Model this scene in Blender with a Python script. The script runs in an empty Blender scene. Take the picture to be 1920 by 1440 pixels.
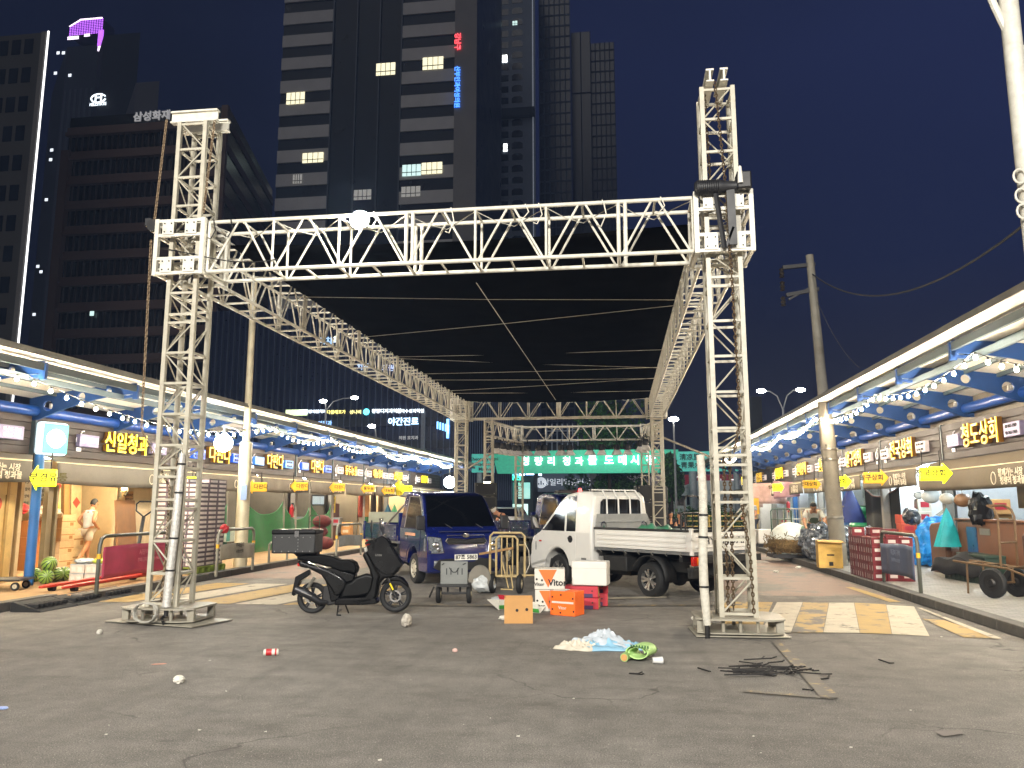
import bpy, bmesh, math, random
import numpy as np
from mathutils import Vector, Matrix
random.seed(7)
S = bpy.context.scene
COL = S.collection
R = math.radians
PI = math.pi

# ------------------------------------------------------------------ camera
FPX, EYE = 1480.0, 1.55
PITCH = math.atan(228 / FPX)
YAW = math.atan(203 / (FPX / math.cos(PITCH)))
CF = Vector((-math.sin(YAW) * math.cos(PITCH), math.cos(YAW) * math.cos(PITCH), math.sin(PITCH)))
CR = Vector((math.cos(YAW), math.sin(YAW), 0))
CU = CR.cross(CF)
CO = Vector((0, 0, EYE))
cam = bpy.data.cameras.new("camera")
cam.lens = 36 * FPX / 1920
cam.sensor_width = 36
cam.clip_end = 3000
camo = bpy.data.objects.new("camera", cam)
COL.objects.link(camo)
m = Matrix((CR, CU, -CF)).transposed().to_4x4()
m.translation = CO
camo.matrix_world = m
S.camera = camo

def ray(px, py): return CF + CR * ((px - 960) / FPX) + CU * ((720 - py) / FPX)
def G(px, py, z=0.0):
    d = ray(px, py); return CO + d * ((z - EYE) / d.z)
def AY(px, py, y):
    d = ray(px, py); return CO + d * (y / d.y)
def AX(px, py, x):
    d = ray(px, py); return CO + d * (x / d.x)

# ------------------------------------------------------------------ night sky
W = bpy.data.worlds.new("World"); S.world = W; W.use_nodes = True
nt = W.node_tree; nt.nodes.clear()
def N(t, **k):
    n = nt.nodes.new(t)
    for a, b in k.items(): setattr(n, a, b)
    return n
tc = N('ShaderNodeTexCoord'); sx = N('ShaderNodeSeparateXYZ')
nt.links.new(tc.outputs['Generated'], sx.inputs[0])
rp = N('ShaderNodeValToRGB')
e = rp.color_ramp.elements
e[0].position = 0.0; e[0].color = (.0105, .0095, .016, 1)
e[1].position = 1.0; e[1].color = (.004, .006, .018, 1)
for p, c in ((.12, (.0092, .0096, .019, 1)), (.28, (.0066, .0098, .031, 1)), (.5, (.0084, .0122, .042, 1))):
    q = e.new(p); q.color = c
nt.links.new(sx.outputs['Z'], rp.inputs[0])
nz = N('ShaderNodeTexNoise'); nz.inputs['Scale'].default_value = 2.2; nz.inputs['Detail'].default_value = 3
nt.links.new(tc.outputs['Generated'], nz.inputs[0])
ma = N('ShaderNodeMath', operation='MULTIPLY_ADD'); ma.inputs[1].default_value = 1.1; ma.inputs[2].default_value = .52
nt.links.new(sx.outputs['X'], ma.inputs[0])
mb_ = N('ShaderNodeMath', operation='MULTIPLY_ADD'); mb_.inputs[1].default_value = .7
nt.links.new(nz.outputs['Fac'], mb_.inputs[0]); nt.links.new(ma.outputs[0], mb_.inputs[2])
mc_ = N('ShaderNodeMath', operation='MAXIMUM'); mc_.inputs[1].default_value = .35
nt.links.new(mb_.outputs[0], mc_.inputs[0])
bg = N('ShaderNodeBackground'); nt.links.new(rp.outputs[0], bg.inputs[0]); nt.links.new(mc_.outputs[0], bg.inputs[1])
wo = N('ShaderNodeOutputWorld'); nt.links.new(bg.outputs[0], wo.inputs[0])

# one weak, broad, high light: the glow of the city sky
sl = bpy.data.lights.new("city_glow", 'SUN'); sl.energy = .30; sl.angle = R(40); sl.color = (1, .95, .88)
so = bpy.data.objects.new("city_glow", sl); COL.objects.link(so)
so.rotation_euler = (R(48), 0, R(-12))

S.view_settings.view_transform = 'Standard'
S.view_settings.look = 'None'
S.view_settings.exposure = 0.45
S.view_settings.gamma = 1.0
try:
    S.cycles.use_denoising = True
    S.cycles.denoiser = 'OPENIMAGEDENOISE'
    S.cycles.sample_clamp_indirect = 6.0
    S.cycles.max_bounces = 6
    S.cycles.diffuse_bounces = 3
    S.cycles.glossy_bounces = 3
    S.cycles.transmission_bounces = 4
    S.cycles.transparent_max_bounces = 8
    S.cycles.caustics_reflective = False
    S.cycles.caustics_refractive = False
    S.cycles.use_light_tree = True
except Exception: pass

# ------------------------------------------------------------------ materials
def lin(h):
    if not isinstance(h, str): return tuple(h)
    h = h.lstrip('#'); h = h if len(h) == 6 else ''.join(x + x for x in h); o = []
    for i in (0, 2, 4):
        c = int(h[i:i + 2], 16) / 255
        o.append(c / 12.92 if c <= .04045 else ((c + .055) / 1.055) ** 2.4)
    return tuple(o)
MATS = {}
def mat(name, col, rough=.55, metal=0., var=.18, scale=6., bump=0., bscale=60., emit=0., ecol=None, dirt=0., dcol='#2a241c',
        dscale=3., spec=.5, coat=0., sample=True, trans=0., alpha=1., sheen=0.):
    if name in MATS: return MATS[name]
    M = bpy.data.materials.new(name); M.use_nodes = True
    t = M.node_tree; b = t.nodes['Principled BSDF']; L = t.links.new
    c = lin(col)
    tc = t.nodes.new('ShaderNodeTexCoord')
    n = t.nodes.new('ShaderNodeTexNoise'); n.inputs['Scale'].default_value = scale; n.inputs['Detail'].default_value = 5
    L(tc.outputs['Object'], n.inputs['Vector'])
    r = t.nodes.new('ShaderNodeValToRGB')
    r.color_ramp.elements[0].position = .3; r.color_ramp.elements[1].position = .72
    r.color_ramp.elements[0].color = tuple(x * (1 - var) for x in c) + (1,)
    r.color_ramp.elements[1].color = tuple(min(1, x * (1 + var * .7)) for x in c) + (1,)
    L(n.outputs['Fac'], r.inputs[0]); out = r.outputs[0]
    if dirt > 0:
        n2 = t.nodes.new('ShaderNodeTexNoise'); n2.inputs['Scale'].default_value = dscale; n2.inputs['Detail'].default_value = 8
        n2.inputs['Roughness'].default_value = .65
        L(tc.outputs['Object'], n2.inputs['Vector'])
        r2 = t.nodes.new('ShaderNodeValToRGB'); r2.color_ramp.elements[0].position = .5; r2.color_ramp.elements[1].position = .75
        L(n2.outputs['Fac'], r2.inputs[0])
        mm = t.nodes.new('ShaderNodeMath'); mm.operation = 'MULTIPLY'; mm.inputs[1].default_value = dirt
        L(r2.outputs[0], mm.inputs[0])
        mx = t.nodes.new('ShaderNodeMix'); mx.data_type = 'RGBA'
        L(mm.outputs[0], mx.inputs[0]); L(out, mx.inputs[6]); mx.inputs[7].default_value = lin(dcol) + (1,)
        out = mx.outputs[2]
    L(out, b.inputs['Base Color'])
    b.inputs['Metallic'].default_value = metal
    rr = t.nodes.new('ShaderNodeMapRange'); rr.inputs[3].default_value = max(.03, rough - .1); rr.inputs[4].default_value = min(1, rough + .12)
    L(n.outputs['Fac'], rr.inputs[0]); L(rr.outputs[0], b.inputs['Roughness'])
    b.inputs['Specular IOR Level'].default_value = spec
    if coat: b.inputs['Coat Weight'].default_value = coat; b.inputs['Coat Roughness'].default_value = .06
    if trans: b.inputs['Transmission Weight'].default_value = trans
    if alpha < 1: b.inputs['Alpha'].default_value = alpha
    if bump:
        n3 = t.nodes.new('ShaderNodeTexNoise'); n3.inputs['Scale'].default_value = bscale; n3.inputs['Detail'].default_value = 4
        L(tc.outputs['Object'], n3.inputs['Vector'])
        bp = t.nodes.new('ShaderNodeBump'); bp.inputs['Strength'].default_value = bump; bp.inputs['Distance'].default_value = .02
        L(n3.outputs['Fac'], bp.inputs['Height']); L(bp.outputs[0], b.inputs['Normal'])
    if emit:
        b.inputs['Emission Color'].default_value = lin(ecol or col) + (1,)
        b.inputs['Emission Strength'].default_value = emit
        if not sample: M.cycles.emission_sampling = 'NONE'
    MATS[name] = M
    return M

# ------------------------------------------------------------------ mesh builder
class MB:
    def __init__(s): s.v = []; s.f = []; s.mi = []; s.k = 0; s.T = Matrix()
    def add(s, vs, fs):
        o = len(s.v)
        for p in vs: s.v.append(tuple(s.T @ Vector(p)))
        for f in fs: s.f.append([o + i for i in f]); s.mi.append(s.k)
    def box(s, x0, x1, y0, y1, z0, z1):
        s.add([(x0, y0, z0), (x1, y0, z0), (x1, y1, z0), (x0, y1, z0), (x0, y0, z1), (x1, y0, z1), (x1, y1, z1), (x0, y1, z1)],
              [(0, 3, 2, 1), (4, 5, 6, 7), (0, 1, 5, 4), (1, 2, 6, 5), (2, 3, 7, 6), (3, 0, 4, 7)])
    def cbox(s, c, d, rz=0.):
        T = s.T.copy(); s.T = T @ Matrix.Translation(c) @ Matrix.Rotation(rz, 4, 'Z')
        s.box(-d[0] / 2, d[0] / 2, -d[1] / 2, d[1] / 2, -d[2] / 2, d[2] / 2); s.T = T
    def bar(s, p, q, w, h=None, up=(0, 0, 1)):
        p, q = Vector(p), Vector(q); h = h or w; d = (q - p).normalized(); u = Vector(up)
        if abs(d.dot(u)) > .95: u = Vector((0, 1, 0))
        a = d.cross(u).normalized() * (w / 2); b = a.cross(d).normalized() * (h / 2)
        vs = [p - a - b, p + a - b, p + a + b, p - a + b, q - a - b, q + a - b, q + a + b, q - a + b]
        s.add(vs, [(0, 1, 2, 3), (7, 6, 5, 4), (0, 4, 5, 1), (1, 5, 6, 2), (2, 6, 7, 3), (3, 7, 4, 0)])
    def tube(s, p, q, r, n=8, r2=None, cap=True):
        p, q = Vector(p), Vector(q); r2 = r if r2 is None else r2
        d = (q - p).normalized(); u = Vector((0, 0, 1)) if abs(d.z) < .95 else Vector((1, 0, 0))
        a = d.cross(u).normalized(); b = d.cross(a)
        vs = []
        for c, rr in ((p, r), (q, r2)):
            for i in range(n):
                t = 2 * PI * i / n; vs.append(c + a * (rr * math.cos(t)) + b * (rr * math.sin(t)))
        fs = [(i, (i + 1) % n, n + (i + 1) % n, n + i) for i in range(n)]
        if cap: fs += [tuple(range(n - 1, -1, -1)), tuple(range(n, 2 * n))]
        s.add(vs, fs)
    def path(s, pts, r, n=6, closed=False):
        pts = [Vector(p) for p in pts]; m = len(pts); rings = []; pa = None
        for i, p in enumerate(pts):
            if closed: d = pts[(i + 1) % m] - pts[i - 1]
            else: d = pts[min(i + 1, m - 1)] - pts[max(i - 1, 0)]
            d.normalize()
            if pa is None:
                u = Vector((0, 0, 1)) if abs(d.z) < .9 else Vector((1, 0, 0)); a = d.cross(u).normalized()
            else:
                a = (pa - d * pa.dot(d)).normalized()
            pa = a; b = d.cross(a)
            rr = r[i] if isinstance(r, (list, tuple)) else r
            rings.append([p + a * (rr * math.cos(2 * PI * j / n)) + b * (rr * math.sin(2 * PI * j / n)) for j in range(n)])
        s.loft(rings, closed=closed)
    def loft(s, rings, closed=False, caps=True, wrap=True):
        n = len(rings[0]); m = len(rings); vs = [p for r in rings for p in r]; fs = []
        for i in range(m if closed else m - 1):
            a, b = i * n, ((i + 1) % m) * n
            for j in range(n if wrap else n - 1):
                k = (j + 1) % n; fs.append((a + j, a + k, b + k, b + j))
        if caps and not closed and wrap: fs += [tuple(range(n - 1, -1, -1)), tuple(range((m - 1) * n, m * n))]
        s.add(vs, fs)
    def lathe(s, prof, n=16, c=(0, 0, 0), axis='z'):
        rings = []
        for i in range(n):
            t = 2 * PI * i / n; ct, st = math.cos(t), math.sin(t); rg = []
            for r, z in prof:
                p = (r * ct, r * st, z) if axis == 'z' else ((z, r * ct, r * st) if axis == 'x' else (r * st, z, r * ct))
                rg.append((p[0] + c[0], p[1] + c[1], p[2] + c[2]))
            rings.append(rg)
        k = len(prof); vs = [p for r in rings for p in r]; fs = []
        for i in range(n):
            a, b = i * k, ((i + 1) % n) * k
            for j in range(k - 1): fs.append((a + j, b + j, b + j + 1, a + j + 1))
        s.add(vs, fs)
    def prism(s, poly, a, b, axis='y'):
        def P(u, v, w): return {'y': (u, w, v), 'x': (w, u, v), 'z': (u, v, w)}[axis]
        n = len(poly)
        s.add([P(u, v, a) for u, v in poly] + [P(u, v, b) for u, v in poly],
              [tuple(range(n)), tuple(range(2 * n - 1, n - 1, -1))] + [(i, n + i, n + (i + 1) % n, (i + 1) % n) for i in range(n)])
    def sphere(s, c, r, n=12, m=8, sc=(1, 1, 1)):
        vs = [(c[0], c[1], c[2] - r * sc[2])]; fs = []
        for i in range(1, m):
            t = PI * i / m - PI / 2
            for j in range(n):
                p = 2 * PI * j / n
                vs.append((c[0] + r * sc[0] * math.cos(t) * math.cos(p), c[1] + r * sc[1] * math.cos(t) * math.sin(p), c[2] + r * sc[2] * math.sin(t)))
        vs.append((c[0], c[1], c[2] + r * sc[2])); T = len(vs) - 1
        for j in range(n): fs.append((0, 1 + (j + 1) % n, 1 + j))
        for i in range(m - 2):
            for j in range(n):
                a = 1 + i * n; k = (j + 1) % n; fs.append((a + j, a + k, a + n + k, a + n + j))
        a = 1 + (m - 2) * n
        for j in range(n): fs.append((a + j, a + (j + 1) % n, T))
        s.add(vs, fs)
    def quad(s, *p): s.add(p, [tuple(range(len(p)))])
    def grid(s, fn, nu, nv):
        vs = [fn(i / nu, j / nv) for j in range(nv + 1) for i in range(nu + 1)]
        s.add(vs, [(j * (nu + 1) + i, j * (nu + 1) + i + 1, (j + 1) * (nu + 1) + i + 1, (j + 1) * (nu + 1) + i) for j in range(nv) for i in range(nu)])
    def text(s, body, size, M, thick=.01, bold=0., align='CENTER', sx=1.):
        vs, fs = textmesh(body, size, thick, bold, align)
        T = s.T.copy(); s.T = T @ M @ Matrix.Diagonal((sx, 1, 1, 1)); s.add(vs, fs); s.T = T
    def build(s, name, mats, parent=None, bev=0., seg=2, smooth=35, sub=0, merge=False):
        if not isinstance(mats, (list, tuple)): mats = [mats]
        me = bpy.data.meshes.new(name); me.from_pydata(s.v, [], s.f)
        for q in mats: me.materials.append(q)
        if len(mats) > 1:
            me.polygons.foreach_set('material_index', s.mi)
        if merge:
            b = bmesh.new(); b.from_mesh(me); bmesh.ops.remove_doubles(b, verts=b.verts, dist=1e-5)
            bmesh.ops.recalc_face_normals(b, faces=b.faces); b.to_mesh(me); b.free()
        if smooth:
            me.polygons.foreach_set('use_smooth', [True] * len(me.polygons))
            me.set_sharp_from_angle(angle=R(smooth))
        me.update()
        o = bpy.data.objects.new(name, me); COL.objects.link(o)
        if parent is not None: o.parent = parent
        if bev:
            d = o.modifiers.new('bevel', 'BEVEL'); d.width = bev; d.segments = seg; d.limit_method = 'ANGLE'; d.angle_limit = R(40)
            d.harden_normals = False
        if sub:
            d = o.modifiers.new('sub', 'SUBSURF'); d.levels = sub; d.render_levels = sub
        return o

_TC = {}
def textmesh(body, size, thick, bold, align):
    key = (body, size, thick, bold, align)
    if key in _TC: return _TC[key]
    c = bpy.data.curves.new('t', 'FONT'); c.body = body; c.size = size; c.extrude = thick / 2; c.offset = bold; c.align_x = align; c.align_y = 'CENTER'
    c.resolution_u = 2
    o = bpy.data.objects.new('t', c); COL.objects.link(o); bpy.context.view_layer.update()
    me = bpy.data.meshes.new_from_object(o.evaluated_get(bpy.context.evaluated_depsgraph_get()))
    vs = [tuple(v.co) for v in me.vertices]; fs = [tuple(p.vertices) for p in me.polygons]
    bpy.data.objects.remove(o); bpy.data.meshes.remove(me); bpy.data.curves.remove(c)
    _TC[key] = (vs, fs); return vs, fs
# text standing upright, read from -y (local)
def TM(x, y, z, rz=0., tilt=90., roll=0.):
    return Matrix.Translation((x, y, z)) @ Matrix.Rotation(rz, 4, 'Z') @ Matrix.Rotation(R(tilt), 4, 'X') @ Matrix.Rotation(roll, 4, 'Z')

def tag(o, label, cat, group=None):
    o['label'] = label; o['category'] = cat
    if group: o['group'] = group
    return o
def thing(name, label, cat, loc=(0, 0, 0), rz=0., group=None):
    o = bpy.data.objects.new(name, None); COL.objects.link(o); o.location = loc; o.rotation_euler = (0, 0, rz)
    o.empty_display_size = .1
    return tag(o, label, cat, group)
def struct(o, kind='structure'): o['kind'] = kind; return o
def dup(root, loc, rz=None, label=None, group=None):
    r = root.copy(); COL.objects.link(r); r.location = loc
    if rz is not None: r.rotation_euler = (0, 0, rz)
    if label: r['label'] = label
    if group: r['group'] = group
    for ch in list(root.children):
        c = ch.copy(); COL.objects.link(c); c.parent = r
        for g in list(ch.children):
            d = g.copy(); COL.objects.link(d); d.parent = c
    return r
def lamp(name, kind, loc, energy, color, parent=None, size=.2, rot=None, spread=None):
    l = bpy.data.lights.new(name, kind); l.energy = energy; l.color = color
    if kind == 'AREA':
        l.shape = 'SQUARE'; l.size = size
        if spread: l.spread = spread
    elif kind == 'SPOT': l.spot_size = spread or R(100); l.spot_blend = .5; l.shadow_soft_size = size
    else: l.shadow_soft_size = size
    o = bpy.data.objects.new(name, l); COL.objects.link(o); o.location = loc
    if rot is not None: o.rotation_euler = rot
    if parent is not None: o.parent = parent
    return o
def aim(loc, tgt):
    return (Vector(tgt) - Vector(loc)).to_track_quat('-Z', 'Y').to_euler()
# ------------------------------------------------------------------ common materials
m_white = mat('truss_paint', '#c8c5b9', .42, var=.10, scale=9, dirt=.35, dcol='#8d7f63', dscale=7, bump=.05)
m_tower_dim = mat('tower_paint_dimmed', '#aaa595', .42, var=.12, scale=9, dirt=.4, dcol='#77694d', dscale=6)  # beam paint darkened: the weaker light on the towers is put into this colour
m_white2 = mat('truss_paint_worn', '#8f8a7c', .5, var=.15, scale=12, dirt=.45, dcol='#7a6a50', dscale=9)
m_steel = mat('galvanised', '#8f8c84', .4, .8, dirt=.4, dcol='#51473a')
m_chain = mat('rusty_chain', '#6b5a45', .5, .7, var=.3, scale=40)
m_black = mat('black_plastic', '#17171a', .5, var=.25)
m_blackrub = mat('black_rubber', '#131313', .8, var=.3, scale=30, bump=.15)
m_dark = mat('dark_metal', '#2b2a2a', .45, .5)
m_yel = mat('yellow_paint', '#d9a520', .5, dirt=.3)
m_red = mat('red_paint', '#a81e22', .45)
m_blue = mat('blue_paint', '#2f6fc0', .45, var=.12, dirt=.2)
m_card = mat('cardboard', '#b98a52', .8, var=.12, scale=5, bump=.08, dirt=.15, dcol='#7a5528')
m_cardw = mat('white_card', '#c9c6bf', .7, var=.06, dirt=.12, dcol='#a99f8c')
m_warm = mat('bulb_glow', '#fff0c0', .4, emit=26, ecol=(1, .72, .34))
m_cool = mat('led_glow', '#ffffff', .4, emit=22, ecol=(.80, .93, 1))
m_lampw = mat('street_glow', '#ffffff', .4, emit=60, ecol=(1, .97, .88))
m_rope = mat('rope', '#cfcabc', .8)
m_glassd = mat('dark_glass', '#05060a', .06, var=.2, spec=.8, coat=.4)
m_ink = mat('dark_ink', '#1d1a18', .7)
m_paper = mat('paper', '#c8c4b8', .8, var=.08)

# ------------------------------------------------------------------ ground
def asphalt():
    M = bpy.data.materials.new('asphalt'); M.use_nodes = True; t = M.node_tree; b = t.nodes['Principled BSDF']; L = t.links.new
    tc = t.nodes.new('ShaderNodeTexCoord')
    def noise(sc, det=5, rough=.55, vec=None):
        n = t.nodes.new('ShaderNodeTexNoise'); n.inputs['Scale'].default_value = sc; n.inputs['Detail'].default_value = det
        n.inputs['Roughness'].default_value = rough; L(vec or tc.outputs['Object'], n.inputs['Vector']); return n.outputs['Fac']
    def ramp(f, a, b_, ca, cb):
        r = t.nodes.new('ShaderNodeValToRGB'); r.color_ramp.elements[0].position = a; r.color_ramp.elements[1].position = b_
        r.color_ramp.elements[0].color = ca + (1,); r.color_ramp.elements[1].color = cb + (1,); L(f, r.inputs[0]); return r.outputs[0]
    def mix(f, a, c2, mode='MIX'):
        x = t.nodes.new('ShaderNodeMix'); x.data_type = 'RGBA'; x.blend_type = mode
        if isinstance(f, float): x.inputs[0].default_value = f
        else: L(f, x.inputs[0])
        L(a, x.inputs[6])
        if isinstance(c2, tuple): x.inputs[7].default_value = c2 + (1,)
        else: L(c2, x.inputs[7])
        return x.outputs[2]
    base = ramp(noise(.35, 6), .34, .7, (.172, .161, .146), (.258, .243, .222))
    mp = t.nodes.new('ShaderNodeMapping'); mp.inputs['Scale'].default_value = (.5, 2.2, 1); L(tc.outputs['Object'], mp.inputs[0])
    st = ramp(noise(1.1, 7, .62, mp.outputs[0]),   .50, .80, (0, 0, 0), (.75, .75, .75))
    c = mix(st, base, (.108, .099, .088))
    mo = ramp(noise(3.1, 8, .72), .36, .70, (.66, .66, .66), (1.16, 1.16, 1.16)); c = mix(.8, c, mo, 'MULTIPLY')
    sp = ramp(noise(95., 3, .7), .40, .66, (.5, .5, .5), (1.45, 1.42, 1.36)); c = mix(.9, c, sp, 'MULTIPLY')
    vo = t.nodes.new('ShaderNodeTexVoronoi'); vo.inputs['Scale'].default_value = 68; L(tc.outputs['Object'], vo.inputs['Vector'])
    fl = ramp(vo.outputs['Distance'], .12, .20, (1, 1, 1), (0, 0, 0))
    gate = ramp(noise(23., 2), .47, .56, (0, 0, 0), (1, 1, 1))
    mm = t.nodes.new('ShaderNodeMath'); mm.operation = 'MULTIPLY'; L(fl, mm.inputs[0]); L(gate, mm.inputs[1])
    c = mix(mm.outputs[0], c, (.58, .54, .47))
    spots = ramp(noise(1.7, 5, .6), .62, .74, (0, 0, 0), (.6, .6, .6)); c = mix(spots, c, (.085, .078, .070))
    ds = t.nodes.new('ShaderNodeTexNoise'); ds.inputs['Scale'].default_value = 1.3; ds.inputs['Detail'].default_value = 6; L(tc.outputs['Object'], ds.inputs['Vector'])
    va = t.nodes.new('ShaderNodeVectorMath'); va.operation = 'MULTIPLY_ADD'; va.inputs[1].default_value = (.9, .9, .9); L(ds.outputs['Color'], va.inputs[0]); L(tc.outputs['Object'], va.inputs[2])
    vc = t.nodes.new('ShaderNodeTexVoronoi'); vc.feature = 'DISTANCE_TO_EDGE'; vc.inputs['Scale'].default_value = .42; L(va.outputs[0], vc.inputs['Vector'])
    ck = ramp(vc.outputs['Distance'], .002, .007, (1, 1, 1), (0, 0, 0)); cg = ramp(noise(.55, 3), .50, .58, (0, 0, 0), (.75, .75, .75))
    m3 = t.nodes.new('ShaderNodeMath'); m3.operation = 'MULTIPLY'; L(ck, m3.inputs[0]); L(cg, m3.inputs[1]); c = mix(m3.outputs[0], c, (.05, .045, .04))
    mq = t.nodes.new('ShaderNodeMapping'); mq.inputs['Scale'].default_value = (3.2, .16, 1); mq.inputs['Rotation'].default_value = (0, 0, .12); L(tc.outputs['Object'], mq.inputs[0])
    ty = ramp(noise(.9, 4, .5, mq.outputs[0]), .56, .72, (0, 0, 0), (.42, .42, .42)); c = mix(ty, c, (.095, .088, .080))
    L(c, b.inputs['Base Color'])
    b.inputs['Roughness'].default_value = .8; b.inputs['Specular IOR Level'].default_value = .35
    bp = t.nodes.new('ShaderNodeBump'); bp.inputs['Strength'].default_value = .5; bp.inputs['Distance'].default_value = .012
    L(noise(120., 3, .7), bp.inputs['Height']); L(bp.outputs[0], b.inputs['Normal'])
    return M
m_asph = asphalt()
g = MB()
g.grid(lambda u, v: (-400 + 800 * u, -60 + 860 * v, 0), 8, 8)
struct(g.build('ground', m_asph, smooth=0))

def paint(name, col, wear, sc=3.):
    M = mat(name, col, .7, var=.14, scale=5, bump=.15, bscale=90)
    t = M.node_tree; b = t.nodes['Principled BSDF']
    src = b.inputs['Base Color'].links[0].from_socket
    tc = t.nodes.new('ShaderNodeTexCoord'); n = t.nodes.new('ShaderNodeTexNoise'); n.inputs['Scale'].default_value = sc; n.inputs['Detail'].default_value = 10; n.inputs['Roughness'].default_value = .72
    t.links.new(tc.outputs['Object'], n.inputs['Vector'])
    r = t.nodes.new('ShaderNodeValToRGB'); r.color_ramp.elements[0].position = wear; r.color_ramp.elements[1].position = wear + .07
    t.links.new(n.outputs['Fac'], r.inputs[0])
    x = t.nodes.new('ShaderNodeMix'); x.data_type = 'RGBA'; t.links.new(r.outputs[0], x.inputs[0]); t.links.new(src, x.inputs[6]); x.inputs[7].default_value = (.125, .112, .095, 1)
    t.links.new(x.outputs[2], b.inputs['Base Color']); return M
p_white = paint('road_white', '#b3aa96', .56); p_yel = paint('road_yellow', '#a68a50', .56); p_yelw = paint('road_yellow_worn', '#a68a52', .47, 2.2)
p_faint = paint('road_yellow_faint', '#a08a5c', .40, 5.); p_redr = paint('red_asphalt', '#7d675c', .50, .9)
def flat(name, pts, M, z=.004):
    q = MB(); q.quad(*[(p[0], p[1], z) for p in pts]); return struct(q.build(name, M, smooth=0))
def gp(*pp): return [G(*p) for p in pp]
# speed hump stripes
hump = [((1380, 1129), (1449, 1130), (1424, 1187), (1350, 1184), p_yel), ((1457, 1130), (1505, 1130), (1483, 1187), (1426, 1187), p_white),
        ((1506, 1130), (1554, 1131), (1543, 1187), (1485, 1187), p_yelw), ((1555, 1131), (1601, 1131), (1612, 1188), (1544, 1187), p_white),
        ((1602, 1131), (1661, 1134), (1672, 1190), (1613, 1188), p_yel), ((1662, 1135), (1714, 1138), (1743, 1194), (1673, 1190), p_white),
        ((1729, 1161), (1771, 1164), (1875, 1199), (1807, 1196), p_yel)]
for h in hump: flat('road_marking', gp(*h[:4]), h[4], .008)
flat('road_lane', [(1.9, 14.6), (4.55, 14.6), (4.55, 60), (1.9, 60)], p_redr)
flat('road_lane', [(-8.8, 16.5), (-6.4, 16.5), (-6.4, 60), (-8.8, 60)], p_redr)
for k, (a, b, M) in enumerate(((-8.6, -7.9, p_yel), (-7.75, -7.1, p_white), (-6.95, -6.2, p_yel), (-6.1, -5.4, p_white), (-5.3, -4.6, p_yelw))):
    flat('road_marking', [(a, 12.2), (b, 12.2), (b + .5, 15.4), (a + .5, 15.4)], M, .008)
flat('road_marking', gp((700, 1133), (1000, 1136), (1000, 1139), (700, 1136)), p_faint, .012)
flat('road_marking', gp((1000, 1136), (1392, 1133), (1392, 1136), (1000, 1139)), p_faint, .012)
flat('road_marking', gp((1040, 1124), (1250, 1119), (1250, 1122), (1040, 1127)), p_white, .012)
flat('road_marking', gp((1585, 1102), (1600, 1102), (1690, 1130), (1668, 1130)), p_yel, .012)
flat('road_marking', gp((1720, 1141), (1727, 1141), (1880, 1199), (1862, 1199)), p_white, .012)
flat('road_marking', gp((1390, 1296), (1575, 1310), (1560, 1313), (1395, 1300)), p_faint, .012)
flat('road_marking', gp((1447, 1205), (1462, 1205), (1576, 1311), (1540, 1311)), p_faint, .016)
flat('road_marking', gp((1340, 1125), (1352, 1125), (1376, 1142), (1362, 1143)), p_yel, .016)
# a flattened patch of mud on the asphalt
flat('road_patch', gp((1752, 1374), (1800, 1372), (1808, 1379), (1768, 1384)), mat('dry_mud', '#77706a', .9), .012)

m_pavL = mat('pavement_tan', '#a8875c', .8, var=.15, scale=2, dirt=.4, dcol='#5c4730', bump=.15)
m_kerb = mat('kerb_stone', '#5a5650', .75, var=.25, scale=8, bump=.2, dirt=.3)
def brickpave(name, c1, c2):
    M = mat(name, c1, .62, var=.2, scale=2, dirt=.25, dcol='#55524e', bump=.1)
    t = M.node_tree; b = t.nodes['Principled BSDF']; src = b.inputs['Base Color'].links[0].from_socket
    tc = t.nodes.new('ShaderNodeTexCoord'); br = t.nodes.new('ShaderNodeTexBrick'); br.inputs['Scale'].default_value = 2.6
    br.inputs['Mortar Size'].default_value = .012; br.inputs['Color1'].default_value = (1, 1, 1, 1); br.inputs['Color2'].default_value = (.78, .78, .78, 1); br.inputs['Mortar'].default_value = (.35, .35, .35, 1)
    t.links.new(tc.outputs['Object'], br.inputs['Vector'])
    x = t.nodes.new('ShaderNodeMix'); x.data_type = 'RGBA'; x.blend_type = 'MULTIPLY'; x.inputs[0].default_value = .9
    t.links.new(src, x.inputs[6]); t.links.new(br.outputs[0], x.inputs[7]); t.links.new(x.outputs[2], b.inputs['Base Color']); return M
m_pavR = brickpave('pavement_grey', '#98958e', '#7d7a75')
q = MB(); q.box(-40, -9.22, -6, 75, 0, .13); q.box(-9.22, -8.80, 12.0, 75, 0, .13); struct(q.build('pavement', m_pavL, smooth=0))
q = MB(); q.box(4.86, 40, -6, 75, 0, .13); struct(q.build('pavement', m_pavR, smooth=0))
for x0, x1, y in ((-9.22, -9.02, -6), (-8.80, -8.60, 12), (4.66, 4.86, -6)):
    q = MB()
    while y < (12 if x0 < -9 else 60):
        q.box(x0, x1, y + .004, y + .996, 0, .14); y += 1
    struct(q.build('kerb', m_kerb, bev=.012, smooth=0))
# rubber ramp against the left kerb
t = thing('kerb_ramp', 'black ribbed rubber ramp lying against the left kerb', 'kerb ramp', (-8.74, 12.1, 0))
for k in range(3):
    q = MB(); y = -1.2 + k * .82
    q.prism([(-.2, .135), (-.17, .14), (.28, .02), (.3, 0), (-.2, 0)], y, y + .8)
    for j in range(7): q.box(-.12, .2, y + .06 + j * .1, y + .1 + j * .1, .05, .11 - .0 * j)
    q.build('ramp_panel', m_blackrub, t, bev=.006)

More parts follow.
